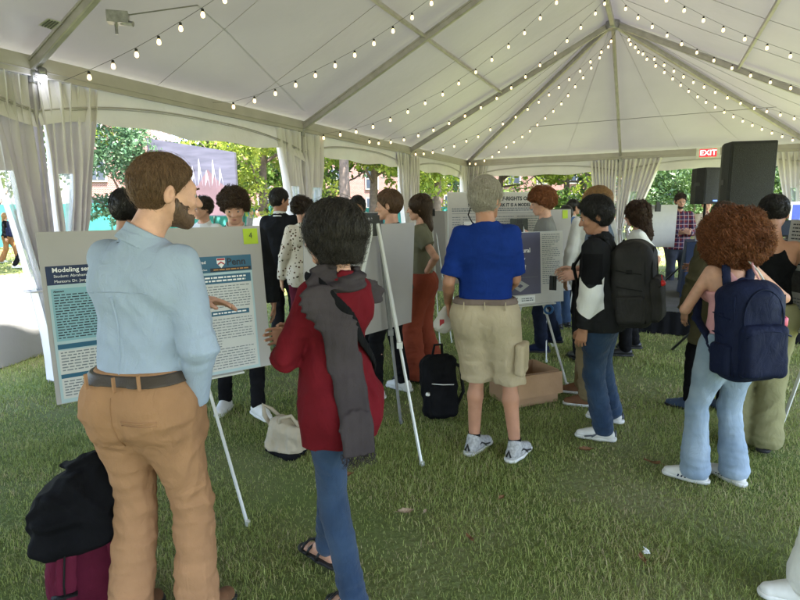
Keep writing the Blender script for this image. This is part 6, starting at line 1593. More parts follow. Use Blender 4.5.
def wpt(b, x, y, z): return b.o + b.m @ np.array([x, y, z])

def easel(label, apex, feet, m=M_EASEL, cross=None, head=True, r=.012, ledge=None, mats=None, kind='box'):
    t = thing('easel', label, 'easel', (float(apex[0]), float(apex[1]), 0), 0, 'tripod easels'); O = np.array([apex[0], apex[1], 0.]); A_ = np.array(apex) - O
    for i, f in enumerate(feet):
        f = np.array([f[0], f[1], 0.]) - O; q = MB(); d = f - A_; st = A_ + unit(np.array([d[0], d[1], 0]) + 1e-6) * .025
        mm = mats[i] if mats else m
        mid = st + (f - st) * .52; q.beam(st, mid, r*2.2, r*1.5, (d[1], -d[0], .01)); q.beam(mid - (f - st)*.03, f, r*1.6, r*1.05, (d[1], -d[0], .01)); q.box(mid, (r*3, r*3, r*3)); q.tube([f + Z(.004), f + Z(.03)], r*1.25, 8)
        q.build('leg', mm, t)
    if head:
        q = MB(); q.box(A_ + Z(-.03), (.065, .05, .10)); q.box(A_ + Z(.035), (.05, .02, .05)); q.build('head_block', M_KNOB if kind == 'box' else m, t)
    if ledge is not None:
        a, b = np.array(ledge[0]) - O, np.array(ledge[1]) - O; q = MB(); q.beam(a, b, .045, .012); q.build('ledge', m, t)
    if cross is not None:
        f = [np.array([p[0], p[1], 0.]) - O for p in feet[:2]]; u = cross; q = MB(); q.beam(A_*(1-u) + f[0]*u, A_*(1-u) + f[1]*u, .02, .008); q.build('cross_bar', m, t)
    return t

# front left poster
B = Board('poster_board', 'grey foam board with blue research poster and lime note, in front of the tall man', at(57, 405, 2.83)[:2], at(272, 372, 3.56)[:2], float(at(57, 405, 2.83)[2]), .915, lean=5)
P = B.rect(.022, B.w*.935, .004, .735, M_CYAN, 'poster', B.root)
W_ = B.w
B.rect(.022, W_*.42, .635, .735, M_HDARK, 'header', P, .0015); B.rect(W_*.42, W_*.935, .635, .735, M_BLUEP, 'header', P, .0015)  # header in two tones, darker over its left part
B.text('Modeling sensory cells', .05, .712, .034, M_WTXT, P, bold=.0006); B.text('Student: Abraham G', .055, .680, .021, M_WTXT, P); B.text('Mentors: Dr. Jorge', .055, .652, .021, M_WTXT, P)
B.text('aired', W_*.655, .700, .026, M_WTXT, P, bold=.0005); B.text('k, class', W_*.665, .655, .016, M_WTXT, P)
q = MB(); cx, cz = W_*.775, .694; yy = B.y - .003
q.add([(cx-.026, yy, cz+.028), (cx+.026, yy, cz+.028), (cx+.026, yy, cz-.004), (cx, yy, cz-.034), (cx-.026, yy, cz-.004)], [(4, 3, 2, 1, 0)]); q.build('shield_emblem', M_WTXT, P)
q = MB(); q.add([(cx-.024, yy-.0006, cz+.026), (cx+.024, yy-.0006, cz+.026), (cx+.024, yy-.0006, cz+.014), (cx-.024, yy-.0006, cz+.014)], [(0, 3, 2, 1)]); q.add([(cx-.022, yy-.0006, cz-.006), (cx, yy-.0006, cz+.008), (cx+.022, yy-.0006, cz-.006), (cx+.018, yy-.0006, cz-.014), (cx, yy-.0006, cz-.002), (cx-.018, yy-.0006, cz-.014)], [(0, 5, 4, 1), (1, 4, 3, 2)]); q.build('chevron', M_RED, P)
B.text('Penn', cx + .035, .694, .062, M_INK, P, bold=.001); B.rect(cx - .07, W_*.93, .640, .662, M_INK, 'banner', P, .002); B.lines(cx - .05, W_*.92, .645, .657, 1, .007, mat('amber_ink', (.5, .25, .08), .6), P, 5, .003, 0)
B.rect(.035, W_*.33, .335, .615, M_CYAN2, 'text_panel', P, .0015); B.text('Abstract', .045, .600, .014, M_INK, P, bold=.0004); B.lines(.045, W_*.32, .345, .588, 17, .0055, M_INK, P, 1)
B.rect(.035, W_*.33, .292, .318, M_BLUEP, 'section_bar', P, .0015); B.rect(.035, W_*.33, .025, .285, M_PAPER, 'text_panel', P, .0015); B.rect(.035, W_*.33, .135, .157, M_BLUEP, 'section_bar', P, .0025); B.lines(.045, W_*.32, .17, .28, 7, .006, M_INKG, P, 2); B.lines(.045, W_*.32, .035, .125, 6, .006, M_INKG, P, 3)
x0, x1 = W_*.355, W_*.625
B.rect(x0, x1, .022, .625, M_PAPER, 'text_panel', P, .0015); B.rect(x0, x1, .595, .625, M_BLUEP, 'section_bar', P, .0022); B.lines(x0+.01, x1-.01, .50, .585, 6, .006, M_INKG, P, 7); B.rect(x0, x1, .175, .200, M_BLUEP, 'section_bar', P, .0022); B.lines(x0+.01, x1-.01, .03, .165, 9, .0055, M_INKG, P, 8)
q = MB(); yy = B.y - .003
for j in range(3):
    pts = [(x0 + .03 + .19*u + j*.006, yy, .44 + .035*math.sin(u*18 + j)*(1 - .3*u)) for u in np.linspace(0, 1, 40)]; q.tube(pts, .0012, 4)
q.tube([(x0+.02, yy, .39), (x0+.24, yy, .39)], .001, 4); q.tube([(x0+.02, yy, .39), (x0+.02, yy, .49)], .001, 4)
q.tube([(x0+.10, yy, .24), (x0+.10, yy, .36)], .0018, 4); q.tube([(x0+.04, yy, .33), (x0+.10, yy, .345), (x0+.18, yy, .335)], .0015, 4); q.tube([(x0+.07, yy, .26), (x0+.14, yy, .26)], .0012, 4); q.build('graphs', M_INKG, P)
x0, x1 = W_*.645, W_*.925
B.rect(x0, x1, .022, .62, M_PAPER, 'text_panel', P, .0015); B.rect(x0, x1, .565, .62, M_BLUEP, 'section_bar', P, .0022); B.lines(x0+.03, x1-.03, .573, .613, 2, .010, M_WTXT, P, 9, .0035, 0); B.lines(x0+.012, x1-.012, .41, .555, 9, .0055, M_INKG, P, 10)
B.rect(x0+.07, x1-.03, .365, .395, M_BLUEP, 'section_bar', P, .0022); B.lines(x0+.08, x1-.04, .37, .39, 1, .009, M_WTXT, P, 12, .0035, 0); B.lines(x0+.012, x1-.012, .03, .35, 19, .0052, M_INKG, P, 11, ragged=.7)
S_ = B.rect(W_*.905, W_*.905 + .095, .80, .898, M_STICKY, 'sticky_note', B.root, .002); B.text('4', W_*.905 + .047, .852, .055, M_INK, S_, .005, 'CENTER', sx=.8)
ap = wpt(B, B.w*.52, .10, .98); e1 = gnd(248, 526); e2 = gnd(94, 470)
easel('white tripod easel holding the blue research poster', ap, [e1, e2, wpt(B, B.w*.5, .75, 0)], ledge=(wpt(B, .25, -.01, -.008), wpt(B, W_ - .2, -.01, -.008)))

# blank board on the middle easel, seen from behind
B = Board('poster_board', 'blank grey back of a tilted board behind the short dark haired woman', at(304, 350, 3.40)[:2], at(411, 322, 4.3)[:2], float(at(411, 322, 4.3)[2]), .78, lean=-3)
apx = at(376, 224, 3.85); easel('white tripod easel with dark head, nearest of the middle ones, before the blank board', apx, [gnd(422, 466), gnd(401, 424), gnd(325, 445)], mats=[M_EASEL, M_EASELG, M_EASEL], cross=None, kind='box', r=.013)
# poster with dark header behind it
Bh = Board('poster_board', 'poster with dark header strip peeking out above the blank board', at(352, 300, 5.3)[:2], at(386, 300, 5.4)[:2], .72, .86, lean=4, m=M_PAPER)
B = Bh; P = B.rect(.0, B.w, .0, .85, M_PAPER, 'poster', B.root); B.rect(0, B.w, .70, .855, mat('charcoal_print', (.05, .055, .06), .5, .1), 'header', P, .0015); B.text('Ocean warming', .09, .80, .045, M_WTXT, P, bold=.0006); B.lines(.02, B.w - .02, .1, .66, 18, .008, M_INKG, P, 4)
easel('thin easel behind the dark header poster', wpt(B, B.w*.5, .08, .87), [wpt(B, -.1, -.2, -.7), wpt(B, B.w + .1, -.2, -.7), wpt(B, B.w*.5, .5, -.7)], r=.010, head=False)
# grey boards right of the long haired woman
B = Board('poster_board', 'grey board with dark clip behind the long haired woman in olive tee', at(428, 290, 6.6)[:2], at(447, 288, 6.7)[:2], .62, .96, lean=4)
B.rect(.02, .12, .90, .985, M_KNOB, 'clip', B.root, .004, .02)
easel('thin white easel behind the long haired woman’s elbow', wpt(B, .10, .06, 1.0), [gnd(440, 345), gnd(452, 343), wpt(B, .1, .5, -.6)], r=.010, head=True)
B = Board('poster_board', 'plain grey board left of the large white poster', at(420, 262, 7.6)[:2], at(448, 262, 7.8)[:2], .95, .62, lean=2)
easel('far easel holding the plain grey board', wpt(B, .2, .06, .66), [wpt(B, -.1, -.2, -.95), wpt(B, .5, -.2, -.95), wpt(B, .2, .5, -.95)], r=.010)

# large white poster
B = Board('poster_board', 'large white research poster with bold black title behind the grey haired man', at(449, 270, 6.1)[:2], at(549, 264, 6.5)[:2], .78, 1.0, lean=3, m=M_PAPER)
P = B.rect(.01, B.w - .01, .01, .99, mat('warm_print_paper', (.50, .48, .45), .6, .03), 'poster', B.root); w_ = B.w
B.text('SOLVENT SELF-RIGHTS OF', w_*.52, .925, .060, M_INK, P, align='CENTER', bold=.0018, sx=1.0); B.text('NON-JEWISH WORK IT IS A MODEL', w_*.5, .855, .052, M_INK, P, align='CENTER', bold=.0016, sx=.95)
B.lines(.05, w_-.05, .785, .83, 2, .012, M_INKG, P, 3, ragged=0); B.rect(.05, w_-.05, .765, .769, M_INKG, 'rule', P, .002)
for i, (u0, u1) in enumerate(((.04, .12), (.14, .33), (.36, .64), (.67, .95))):
    B.lines(w_*u0, w_*u1, .05, .74, 26, .008, M_INKG, P, 20 + i)
B.rect(w_*.15, w_*.30, .55, .68, M_WTXT, 'figure', P, .004); q = MB(); q.lathe([(.002, 0), (.03, 0), (.03, .001), (.002, .001)], 14, M=rotx(PI/2), c=(w_*.22, B.y - .005, .60)); q.build('figure_dot', M_RED, P)
B.rect(w_*.60, w_*.78, .36, .70, mat('dark_figure_print', (.10, .115, .105), .6, .2, 20), 'figure', P, .0045)
easel('white easel holding the large white research poster', wpt(B, w_*.5, .10, 1.04), [wpt(B, w_*.05, -.18, -.78), wpt(B, w_*.95, -.18, -.78), wpt(B, w_*.5, .6, -.78)], r=.011, head=True)

# purple poster
pr, plb = at(563, 301, 4.78), at(470, 309, 4.42)
B = Board('poster_board', 'dark purple poster with white right column between the grey haired man and hands', plb[:2], pr[:2], float(pr[2]) - .0, .61, lean=4, m=M_PAPER)
P = B.rect(.0, B.w, .0, .605, mat('cream_print', (.52, .50, .46), .55, .03), 'poster', B.root); w_ = B.w; B.rect(.0, w_*.745, .085, .605, M_PURP, 'panel', P, .0015)
for i, (s_, z_) in enumerate((('How', .53), ('is natural', .455), ('quality', .385), ('may it?', .315))): B.text(s_, w_*.43 + .0, z_, .052, M_WTXT, P, bold=.0012)
q = MB(); cx, cz, yy = w_*.52, .16, B.y - .003; q.add([(cx-.09, yy, cz), (cx, yy, cz+.05), (cx+.09, yy, cz), (cx, yy, cz-.05)], [(0, 3, 2, 1)]); q.build('diamond_emblem', mat('pale_grey_print', (.36, .36, .37), .5, .06), P)
q = MB(); q.add([(cx-.03, yy-.001, cz), (cx, yy-.001, cz+.017), (cx+.03, yy-.001, cz), (cx, yy-.001, cz-.017)], [(0, 3, 2, 1)]); q.build('emblem_mark', M_PURP, P)
B.lines(w_*.40, w_*.72, .225, .235, 1, .004, M_INKG, P, 2); B.lines(w_*.765, w_*.97, .16, .59, 26, .006, M_INKG, P, 30, ragged=.5)
B.rect(w_*.02, w_*.36, .012, .075, M_WTXT, 'logo_strip', P, .002); B.rect(w_*.38, w_*.68, .012, .075, M_WTXT, 'logo_strip', P, .002); B.text('GW', w_*.40, .045, .045, M_INK, P, .0045, bold=.002); B.lines(w_*.53, w_*.66, .025, .06, 2, .009, M_INKG, P, 40, .0045, 0); B.lines(w_*.05, w_*.34, .025, .06, 2, .008, M_INKG, P, 41, .0045, 0)
easel('white tripod easel under the dark purple poster, behind the cardboard box', wpt(B, w_*.6, .10, .66), [gnd(567, 386), gnd(500, 398), wpt(B, w_*.5, .6, -.8)], r=.012, ledge=(wpt(B, .2, -.01, -.008), wpt(B, w_ - .1, -.01, -.008)))
q = MB(); c = at(548, 309, 4.74)
q.tube([c + np.array([.035*math.cos(t), -.02, .035*math.sin(t)]) for t in np.linspace(0, 2*PI, 17)], .010, 8, False); o = q.build('tape_roll', mat('blue_tape', (.03, .12, .30), .5, .1), None, True); tag(o, 'roll of blue tape hanging under the purple poster', 'tape')

# grey board with lime note between ginger man and fair haired person
B = Board('poster_board', 'grey board with lime note behind the ginger haired man', at(540, 300, 5.9)[:2], at(571, 296, 6.2)[:2], .68, .90, lean=3)
S_ = B.rect(B.w - .15, B.w - .06, .80, .89, M_STICKY, 'sticky_note', B.root, .003)
easel('white easel behind the ginger haired man', wpt(B, .2, .08, .94), [wpt(B, -.15, -.2, -.68), wpt(B, .6, -.2, -.68), wpt(B, .2, .6, -.68)], r=.011)
B = Board('poster_board', 'blue edged board behind the fair haired person’s glasses', at(570, 236, 7.9)[:2], at(596, 236, 7.9)[:2], .75, .55, lean=2, m=M_PAPER); B.rect(0, B.w, .50, .55, M_BLUEP, 'header', B.root, .002)
easel('far easel of the blue edged board', wpt(B, .18, .06, .6), [wpt(B, -.1, -.15, -.75), wpt(B, .45, -.15, -.75), wpt(B, .18, .5, -.75)], r=.010)
# white board by the back curtain, seen from behind with its tripod in front
B = Board('poster_board', 'white board seen from behind beside the plaid shirted man', at(640, 246, 8.3)[:2], at(674, 246, 8.3)[:2], float(at(650, 247, 8.3)[2]), .62, lean=-3, m=mat('white_foam_board', (.58, .57, .54), .75, .03))
S_ = B.rect(.02, .09, .56, .63, M_STICKY, 'sticky_note', B.root, .003)
easel('tripod easel in front of the white board by the back curtain', at(658, 206, 8.15), [gnd(646, 268)*[1, 1, 0], gnd(670, 262)*[1, 1, 0], gnd(658, 277)*[1, 1, 0]], m=mat('easel_mid_grey', (.35, .34, .32), .5), r=.013)  # tripod in a darker grey than the white easels
# poster at the right edge
B = Board('poster_board', 'white printed poster cut by the right edge of the photo', at(775, 322, 3.75)[:2], at(850, 345, 3.1)[:2], .80, .70, lean=4, m=M_PAPER)
P = B.rect(.0, B.w, .0, .70, M_PAPER, 'poster', B.root)
for i in range(3): B.lines(.03 + i*.3, .28 + i*.3, .40, .68, 12, .008, M_INK if i == 0 else M_INKG, P, 50 + i)
for i in range(3): B.lines(.03 + i*.3, .28 + i*.3, .03, .20, 8, .007, M_INKG, P, 60 + i)
B.rect(.04, .30, .23, .37, mat('dark_photo_print', (.08, .08, .08), .5, .4, 40), 'figure', P, .002); B.rect(.34, .62, .23, .37, mat('mid_photo_print', (.2, .2, .18), .5, .4, 40), 'figure', P, .002)
easel('white easel leg and frame at the right edge behind the curly haired woman', wpt(B, .45, .1, .76), [gnd(777, 438), gnd(838, 500), gnd(850, 430)], r=.013, ledge=(wpt(B, .02, -.01, -.008), wpt(B, .8, -.01, -.008)))

# ---------------------------------------------------------------- things on the lawn
# cardboard box
M_CARD = mat('cardboard', (.36, .22, .12), .85, .07, 8, .15, 60); c0 = gnd(500, 404); bx = thing('cardboard_box', 'open empty cardboard box on the grass behind the grey haired man', 'box', (c0[0] + .22, c0[1] + .14, 0), R(22)); w_, d_, h_ = .44, .36, .27
q = MB(); t_ = .005; q.box((0, -d_/2, h_/2), (w_, t_, h_)); q.box((0, d_/2, h_/2), (w_, t_, h_)); q.box((-w_/2, 0, h_/2), (t_, d_ - t_*1.2, h_)); q.box((w_/2, 0, h_/2), (t_, d_ - t_*1.2, h_)); q.box((0, 0, .006), (w_ - .01, d_ - .01, t_)); q.build('carton', M_CARD, bx)
q = MB(); q.box((0, -d_/2 - .06, h_ - .085), (w_*.98, t_, .18), rotx(-.12)); q.build('flap', M_CARD, bx); q = MB(); q.box((w_/2 + .03, 0, h_ - .06), (t_, d_*.96, .13), roty(-.35)); q.build('flap', M_CARD, bx)
# black backpack on the grass
c0 = gnd(441, 421); t = thing('backpack', 'black backpack standing on the grass left of the grey haired man', 'backpack', (c0[0], c0[1] + .1, 0), R(18)); F = Field((-.3, -.25, -.02), (.3, .25, .65), .008)
F.fn((-.3, -.25, 0), (.3, .25, .65), lambda X, Y, Z_: _rbox(X, Y, Z_, np.array([0, .02, .24]), (.135, .09, .24), .07, rotx(-.12)), 0); F.fn((-.3, -.25, 0), (.3, .25, .6), lambda X, Y, Z_: _rbox(X, Y, Z_, np.array([-.01, -.08, .16]), (.105, .05, .13), .04, rotx(-.12)), .02); F.folds(wrinkle(.008, .10, 5), .04); F.clip((0, 0, .004), (0, 0, -1)); F.obj('bag', C_BLKC, t, 2)
q = MB(); q.tube([(-.03, .08, .48), (-.02, .06, .56), (.04, .06, .56), (.05, .08, .48)], .010, 6); q.build('grab_handle', C_PACKS, t, True)
q = MB(); q.tube([(.08, .02, .44), (.15, -.05, .40), (.17, -.06, .2), (.12, -.02, .05)], .014, 6); q.build('strap', C_PACKS, t, True)
q = MB(); q.tube([(-.10, -.085, .30), (-.03, -.135, .30), (.06, -.13, .29)], .004, 5); q.lathe([(.018, -.01), (.02, 0), (.014, .012)], 8, c=(-.13, -.08, .22)); q.build('zip', M_SHW, t, True)
# beige canvas bag
c0 = gnd(284, 463); t = thing('canvas_bag', 'beige canvas bag with black base lying on the grass left of the woman in jeans', 'bag', (c0[0], c0[1] + .12, 0), R(-20)); C_CANV = cloth('beige_canvas', (.36, .31, .23), .08)
F = Field((-.25, -.25, -.02), (.25, .25, .4), .007); F.fn((-.25, -.2, 0), (.25, .2, .4), lambda X, Y, Z_: _rbox(X, Y, Z_, np.array([0, 0, .12]), (.13, .075, .12), .06, roty(.35)), 0); F.folds(wrinkle(.012, .09, 9), .05); F.clip((0, 0, .004), (0, 0, -1)); F2 = Field((-.25, -.25, -.02), (.25, .25, .4), .007); F2.F = F.F.copy(); F.clip((0, 0, .045), (0, 0, -1)); F.obj('bag', C_CANV, t, 2); F2.F -= .006; F2.clip((0, 0, .05), (0, 0, 1)); F2.obj('base', C_BLKC, t, 2)
q = MB(); q.tube([(-.10, -.02, .19), (-.15, -.02, .27), (-.17, 0, .33), (-.12, .02, .30), (-.05, .03, .24)], [.012, .016, .016, .014, .012], 6); q.tube([(-.02, -.05, .22), (.0, -.07, .28), (.07, -.05, .30), (.10, -.02, .22)], .012, 6); q.build('strap', C_CANV, t, True)
# white plastic bag held by the grey haired man
c0 = at(446, 306, 3.66); t = thing('plastic_bag', 'small white plastic bag with red mark in the grey haired man’s left hand', 'bag', tuple(c0), 0); F = Field((-.12, -.1, -.2), (.12, .1, .08), .006)
F.cone((-.02, 0, -.12), (-.01, 0, -.02), .055, .018, .02, flat=np.array([0, 1., 0]), ff=.5); F.ell((-.02, 0, -.13), (.06, .035, .05), .02); F.folds(wrinkle(.006, .04, 3), .03); F.obj('bag', mat('white_plastic_film', (.66, .63, .60), .35, .04, trans=.2), t, 1)
q = MB(); q.box((-.03, -.034, -.11), (.03, .003, .05)); q.build('red_mark', M_RED, t)
# phone in the fair haired person's hands
c0 = at(553, 283, 4.2); t = thing('mobile_phone', 'small dark phone held in front of the purple poster', 'phone', tuple(c0), R(60)); q = MB(); q.beam((0, 0, -.055), (0, 0, .055), .055, .009, (1, 0, 0), .3); q.build('case', L_BLACK, t)
q = MB(); q.box((0, -.0055, .004), (.049, .001, .098)); q.build('screen', M_GLASSD, t)

# maroon backpack with black coat thrown over it
bc = np.array([-1.245, 2.05, 0]); t = thing('backpack', 'maroon backpack standing on the grass under the black coat', 'backpack', tuple(bc), R(28)); C_BURG = cloth('burgundy_canvas', (.085, .010, .024), .15)
F = Field((-.3, -.3, -.02), (.3, .3, .62), .0065); rb = rotx(-.10)
F.fn((-.3, -.25, 0), (.3, .25, .6), lambda X, Y, Z_: _rbox(X, Y, Z_, np.array([0, 0, .26]), (.165, .10, .255), .07, rb), 0); F.folds(wrinkle(.006, .10, 15), .04); F.clip((0, 0, .004), (0, 0, -1)); F.obj('bag', C_BURG, t, 2)
for s in (-1, 1):
    F = Field((-.3, -.3, -.02), (.3, .3, .62), .0065); pts = [(s*.06, -.13, .50), (s*.075, -.15, .40), (s*.095, -.155, .25), (s*.10, -.14, .14), (s*.12, -.11, .05)]
    for a, b in zip(pts[:-1], pts[1:]): F.cone(a, b, .034, .034 if b is not pts[-1] else .016, .01, flat=np.array([0, 1., 0]), ff=.3)
    F.folds(wrinkle(.002, .05, 5), .03); so_ = F.obj('shoulder_strap', C_BURG, t, 1)
    q = MB(); q.tube([(s*.065, -.148, .48), (s*.083, -.169, .40), (s*.10, -.17, .25), (s*.104, -.155, .15)], .0035, 5); q.beam((s*.06, -.165, .20), (s*.145, -.165, .205), .006, .028, (0, 1, 0)); q.build('webbing', C_PACKS, so_, True)
F = Field((-.45, -.4, .2), (.45, .4, .85), .0065); C_COAT = cloth('black_wool_coat', (.005, .005, .006), .25)
def coat(X, Y, Z_):
    d = _ell(X - .03, Y - .0, Z_ - .52, (.15, .135, .115)); d2 = _rbox(X, Y, Z_, np.array([-.03, -.02, .45]), (.145, .14, .115), .07, roty(-.12) @ rotx(-.1)); h = np.clip(.5 + .5*(d-d2)/.08, 0, 1); return d + (d2-d)*h - .08*h*(1-h)
F.fn((-.45, -.4, .2), (.45, .4, .85), coat, 0); F.cone((.05, -.05, .62), (.15, -.08, .56), .04, .03, .06); F.cone((-.17, -.12, .40), (-.05, -.10, .56), .03, .045, .05)
F.folds(wrinkle(.017, .13, 33, .2, .35, [((.05, -.1, .6), (.7, .3, .6), .05, .2, .012)]), .08); F.clip((0, 0, .335), (.38, .1, -1))
o = bpy.data.objects.new('coat', None); COL.objects.link(o); o.location = tuple(bc); o.rotation_euler = (0, 0, R(28)); tag(o, 'black coat thrown over the maroon backpack beside the tall man', 'coat'); F.obj('cloth', C_COAT, o, 2)

# ---------------------------------------------------------------- table with white cloth outside left
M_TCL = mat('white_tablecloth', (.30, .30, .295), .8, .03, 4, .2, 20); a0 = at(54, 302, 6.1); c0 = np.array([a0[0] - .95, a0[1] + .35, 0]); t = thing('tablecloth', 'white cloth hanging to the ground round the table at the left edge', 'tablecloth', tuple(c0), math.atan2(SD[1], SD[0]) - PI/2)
F = None; q = MB(); hx, hy, ht = .78, .62, .78
def skirt(hx, hy, ht, amp, n, m, name, parent, zb=.01, nf=7.0, seed=0, top=True):
    per = []; g = np.random.default_rng(seed); L = 4*(hx+hy)
    for u in np.linspace(0, 1, n, endpoint=False):
        s_ = u*L
        if s_ < 2*hx: p, nn = (-hx + s_, -hy), (0, -1)
        elif s_ < 2*hx + 2*hy: p, nn = (hx, -hy + s_ - 2*hx), (1, 0)
        elif s_ < 4*hx + 2*hy: p, nn = (hx - (s_ - 2*hx - 2*hy), hy), (0, 1)
        else: p, nn = (-hx, hy - (s_ - 4*hx - 2*hy)), (-1, 0)
        per.append((p, nn, s_))
    q = MB(); rows = 9; vs = []
    for j, v in enumerate(np.linspace(0, 1, rows)):
        for p, nn, s_ in per:
            a = (amp * v + .004) * (math.sin(s_ * nf + seed) + .5*math.sin(s_*nf*.41 + 1 + seed + v)) + .02 * v; vs.append((p[0] + nn[0]*a, p[1] + nn[1]*a, ht*(1-v) + zb*v))
    N_ = len(per); fs = [(j*N_+i, j*N_+(i+1) % N_, (j+1)*N_+(i+1) % N_, (j+1)*N_+i) for j in range(rows-1) for i in range(N_)]; fs = [f[::-1] for f in fs]
    q.add(vs, fs); 
    if top: q.add([(-hx, -hy, ht + .001), (hx, -hy, ht + .001), (hx, hy, ht + .001), (-hx, hy, ht + .001)], [(0, 1, 2, 3)])
    return q.build(name, m, parent, True, sharp=50)
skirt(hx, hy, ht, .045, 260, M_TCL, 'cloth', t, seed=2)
tt = thing('folding_table', 'folding table under the white cloth at the left edge', 'table', tuple(c0), math.atan2(SD[1], SD[0]) - PI/2); q = MB(); q.box((0, 0, ht - .02), (hx*2 - .02, hy*2 - .02, .03)); q.build('table_top', M_EASELG, tt)
for sx in (-1, 1):
    for sy in (-1, 1): q = MB(); q.tube([(sx*(hx-.15), sy*(hy-.12), 0), (sx*(hx-.15), sy*(hy-.12), ht-.03)], .014, 8); q.build('leg', M_EASELG, tt, True)
cu = at(9, 292, float(c0[1])); q = MB(); q.lathe([(.028, 0), (.035, .10), (.033, .10), (.026, .004)], 16); o = q.build('paper_cup', mat('blue_cup', (.02, .25, .55), .4), None, True); o.location = (float(c0[0]) - .25, float(c0[1]) - .1, ht + .003); tag(o, 'bright blue cup standing on the white covered table', 'cup')

# ---------------------------------------------------------------- stage, navy tables, loudspeakers, exit sign
rzs = math.atan2(SD[1], SD[0]) - PI/2; ORG = np.array([3.02, 6.95, 0.])
SW, SDp, SH_ = 4.6, 3.2, .36
st = thing('stage', 'low grey topped stage with black skirt behind the woman in the olive jacket', 'stage', tuple(ORG), rzs)
q = MB(); q.box((SW/2, SDp/2, SH_ - .03), (SW, SDp, .06)); q.build('deck', mat('grey_deck', (.075, .073, .068), .8, .15, 6, .3, 60), st)
q = MB(); G = []
per = [(0, SDp), (0, 0), (SW, 0), (SW, SDp)]
pp = []
for a, b in zip(per[:-1], per[1:]):
    a = np.array(a); b = np.array(b); L = np.linalg.norm(b-a); n_ = np.array([b[1]-a[1], -(b[0]-a[0])])/L
    for s_ in np.linspace(0, L, int(L/.03)): pp.append(tuple(a + (b-a)*s_/L + n_*(.015*math.sin(s_*45) + .012)))
G = np.array([[(p[0], p[1], z) for p in pp] for z in (SH_ - .062, .2, .01)]); q.sheet(G[:, ::-1]); q.build('skirt', cloth('black_skirt', (.008, .008, .009), .2), st, True)
M_NVC = mat('navy_tablecloth', (.010, .020, .060), .7, .12, 4, .3, 25)
def cloth_table(lx, ly, hx, hy, label, label2, z0=SH_):
    loc = ORG + rotz(rzs) @ np.array([lx, ly, z0]); t = thing('tablecloth', label, 'tablecloth', tuple(loc), rzs); skirt(hx, hy, .76, .03, 200, M_NVC, 'cloth', t, seed=int(lx*7), nf=9)
    tt = thing('folding_table', label2, 'table', tuple(loc), rzs); q = MB(); q.box((0, 0, .74), (hx*2-.02, hy*2-.02, .03)); q.build('table_top', M_EASELG, tt)
    for sx in (-1, 1):
        for sy in (-1, 1): q = MB(); q.tube([(sx*(hx-.1), sy*(hy-.1), 0), (sx*(hx-.1), sy*(hy-.1), .73)], .014, 8); q.build('leg', M_EASELG, tt, True)
    return t, loc
cloth_table(1.35, 1.15, .80, .38, 'navy cloth draped over the table on the stage behind the olive jacket', 'folding table under the navy cloth behind the olive jacket')
cloth_table(3.15, .95, .80, .38, 'navy cloth on the table at the right end of the stage', 'folding table under the navy cloth at the right end of the stage')
pn = Board('display_panel', 'pale grey panel leaning on the navy covered table behind the olive jacket', at(694, 262, 7.55)[:2], at(722, 262, 7.50)[:2], .78, .55, lean=3, cat='panel', m=mat('grey_blue_panel', (.20, .23, .26), .6, .05), th=.02)
lp = ORG + rotz(rzs) @ np.array([3.35, .85, SH_ + .765])
for i, (px, py, lb) in enumerate([(790, 231, 'dark monitor tilted on the navy table at the right edge'), (801, 235, 'dark monitor nearest the right edge on the navy table')]):
    c = at(px, py, 7.3); c[2] = lp[2]; t = thing('monitor', lb, 'monitor', tuple(c), R(-35)); q = MB(); q.box((0, 0, .16), (.36, .02, .22), rotx(-.35)); q.build('case', M_KNOB, t); q = MB(); q.box((0, -.014, .165), (.33, .004, .19), rotx(-.35)); q.build('screen', M_GLASSD, t); q = MB(); q.box((0, .04, .01), (.2, .14, .014)); q.box((0, .03, .06), (.05, .02, .12)); q.build('stand', M_KNOB, t)
M_SPK = mat('speaker_black', (.013, .013, .014), .6, .2, 30, .3, 200); M_GRL = mat('speaker_grille', (.018, .018, .019), .5, .35, 90, .8, 160)
def speaker(c, w_, d_, h_, rz, label, z, back=False, chamfer=.25):
    t = thing('loudspeaker', label, 'loudspeaker', (c[0], c[1], z), rz); q = MB(); a = w_/2; b = w_*(.5 - chamfer)
    pr = [(-a, -d_/2), (a, -d_/2), (a, 0), (b, d_/2), (-b, d_/2), (-a, 0)]; n = 6; vs = [(x_, y_, zz) for zz in (0, h_) for x_, y_ in pr]; q.add(vs, [tuple(range(n))[::-1], tuple(range(n, 2*n))] + [(i, (i+1) % n, n+(i+1) % n, n+i) for i in range(n)])
    bo = q.build('cabinet', M_SPK, t); md = bo.modifiers.new('bev', 'BEVEL'); md.width = .012; md.segments = 2
    q = MB(); G = np.array([[(-a + .02 + (w_-.04)*u, -d_/2 - .006 - .012*math.sin(PI*u), .03 + (h_-.06)*v) for u in np.linspace(0, 1, 9)] for v in np.linspace(0, 1, 3)]); q.sheet(G); q.build('grille', M_GRL, t, True)
    q = MB(); q.box((0, -d_/2 - .022, .045), (.07, .006, .02)); q.build('badge', mat('speaker_badge', (.12, .16, .24), .4, emit=(.1, .2, .6), estr=.3), t)
    q = MB(); q.box((0, d_/2 + .003, h_*.35), (w_*.36, .008, h_*.35)); 
    for i in range(4): q.lathe([(.012, 0), (.012, .02), (.008, .022)], 10, M=rotx(-PI/2), c=(-.06 + .04*i, d_/2 + .005, h_*.42))
    q.build('rear_panel', M_KNOB, t)
    for s in (-1, 1): q = MB(); q.box((s*a*.985, -.02, h_*.55), (.014, .12, .05)); q.build('handle', M_KNOB, t)
    return t
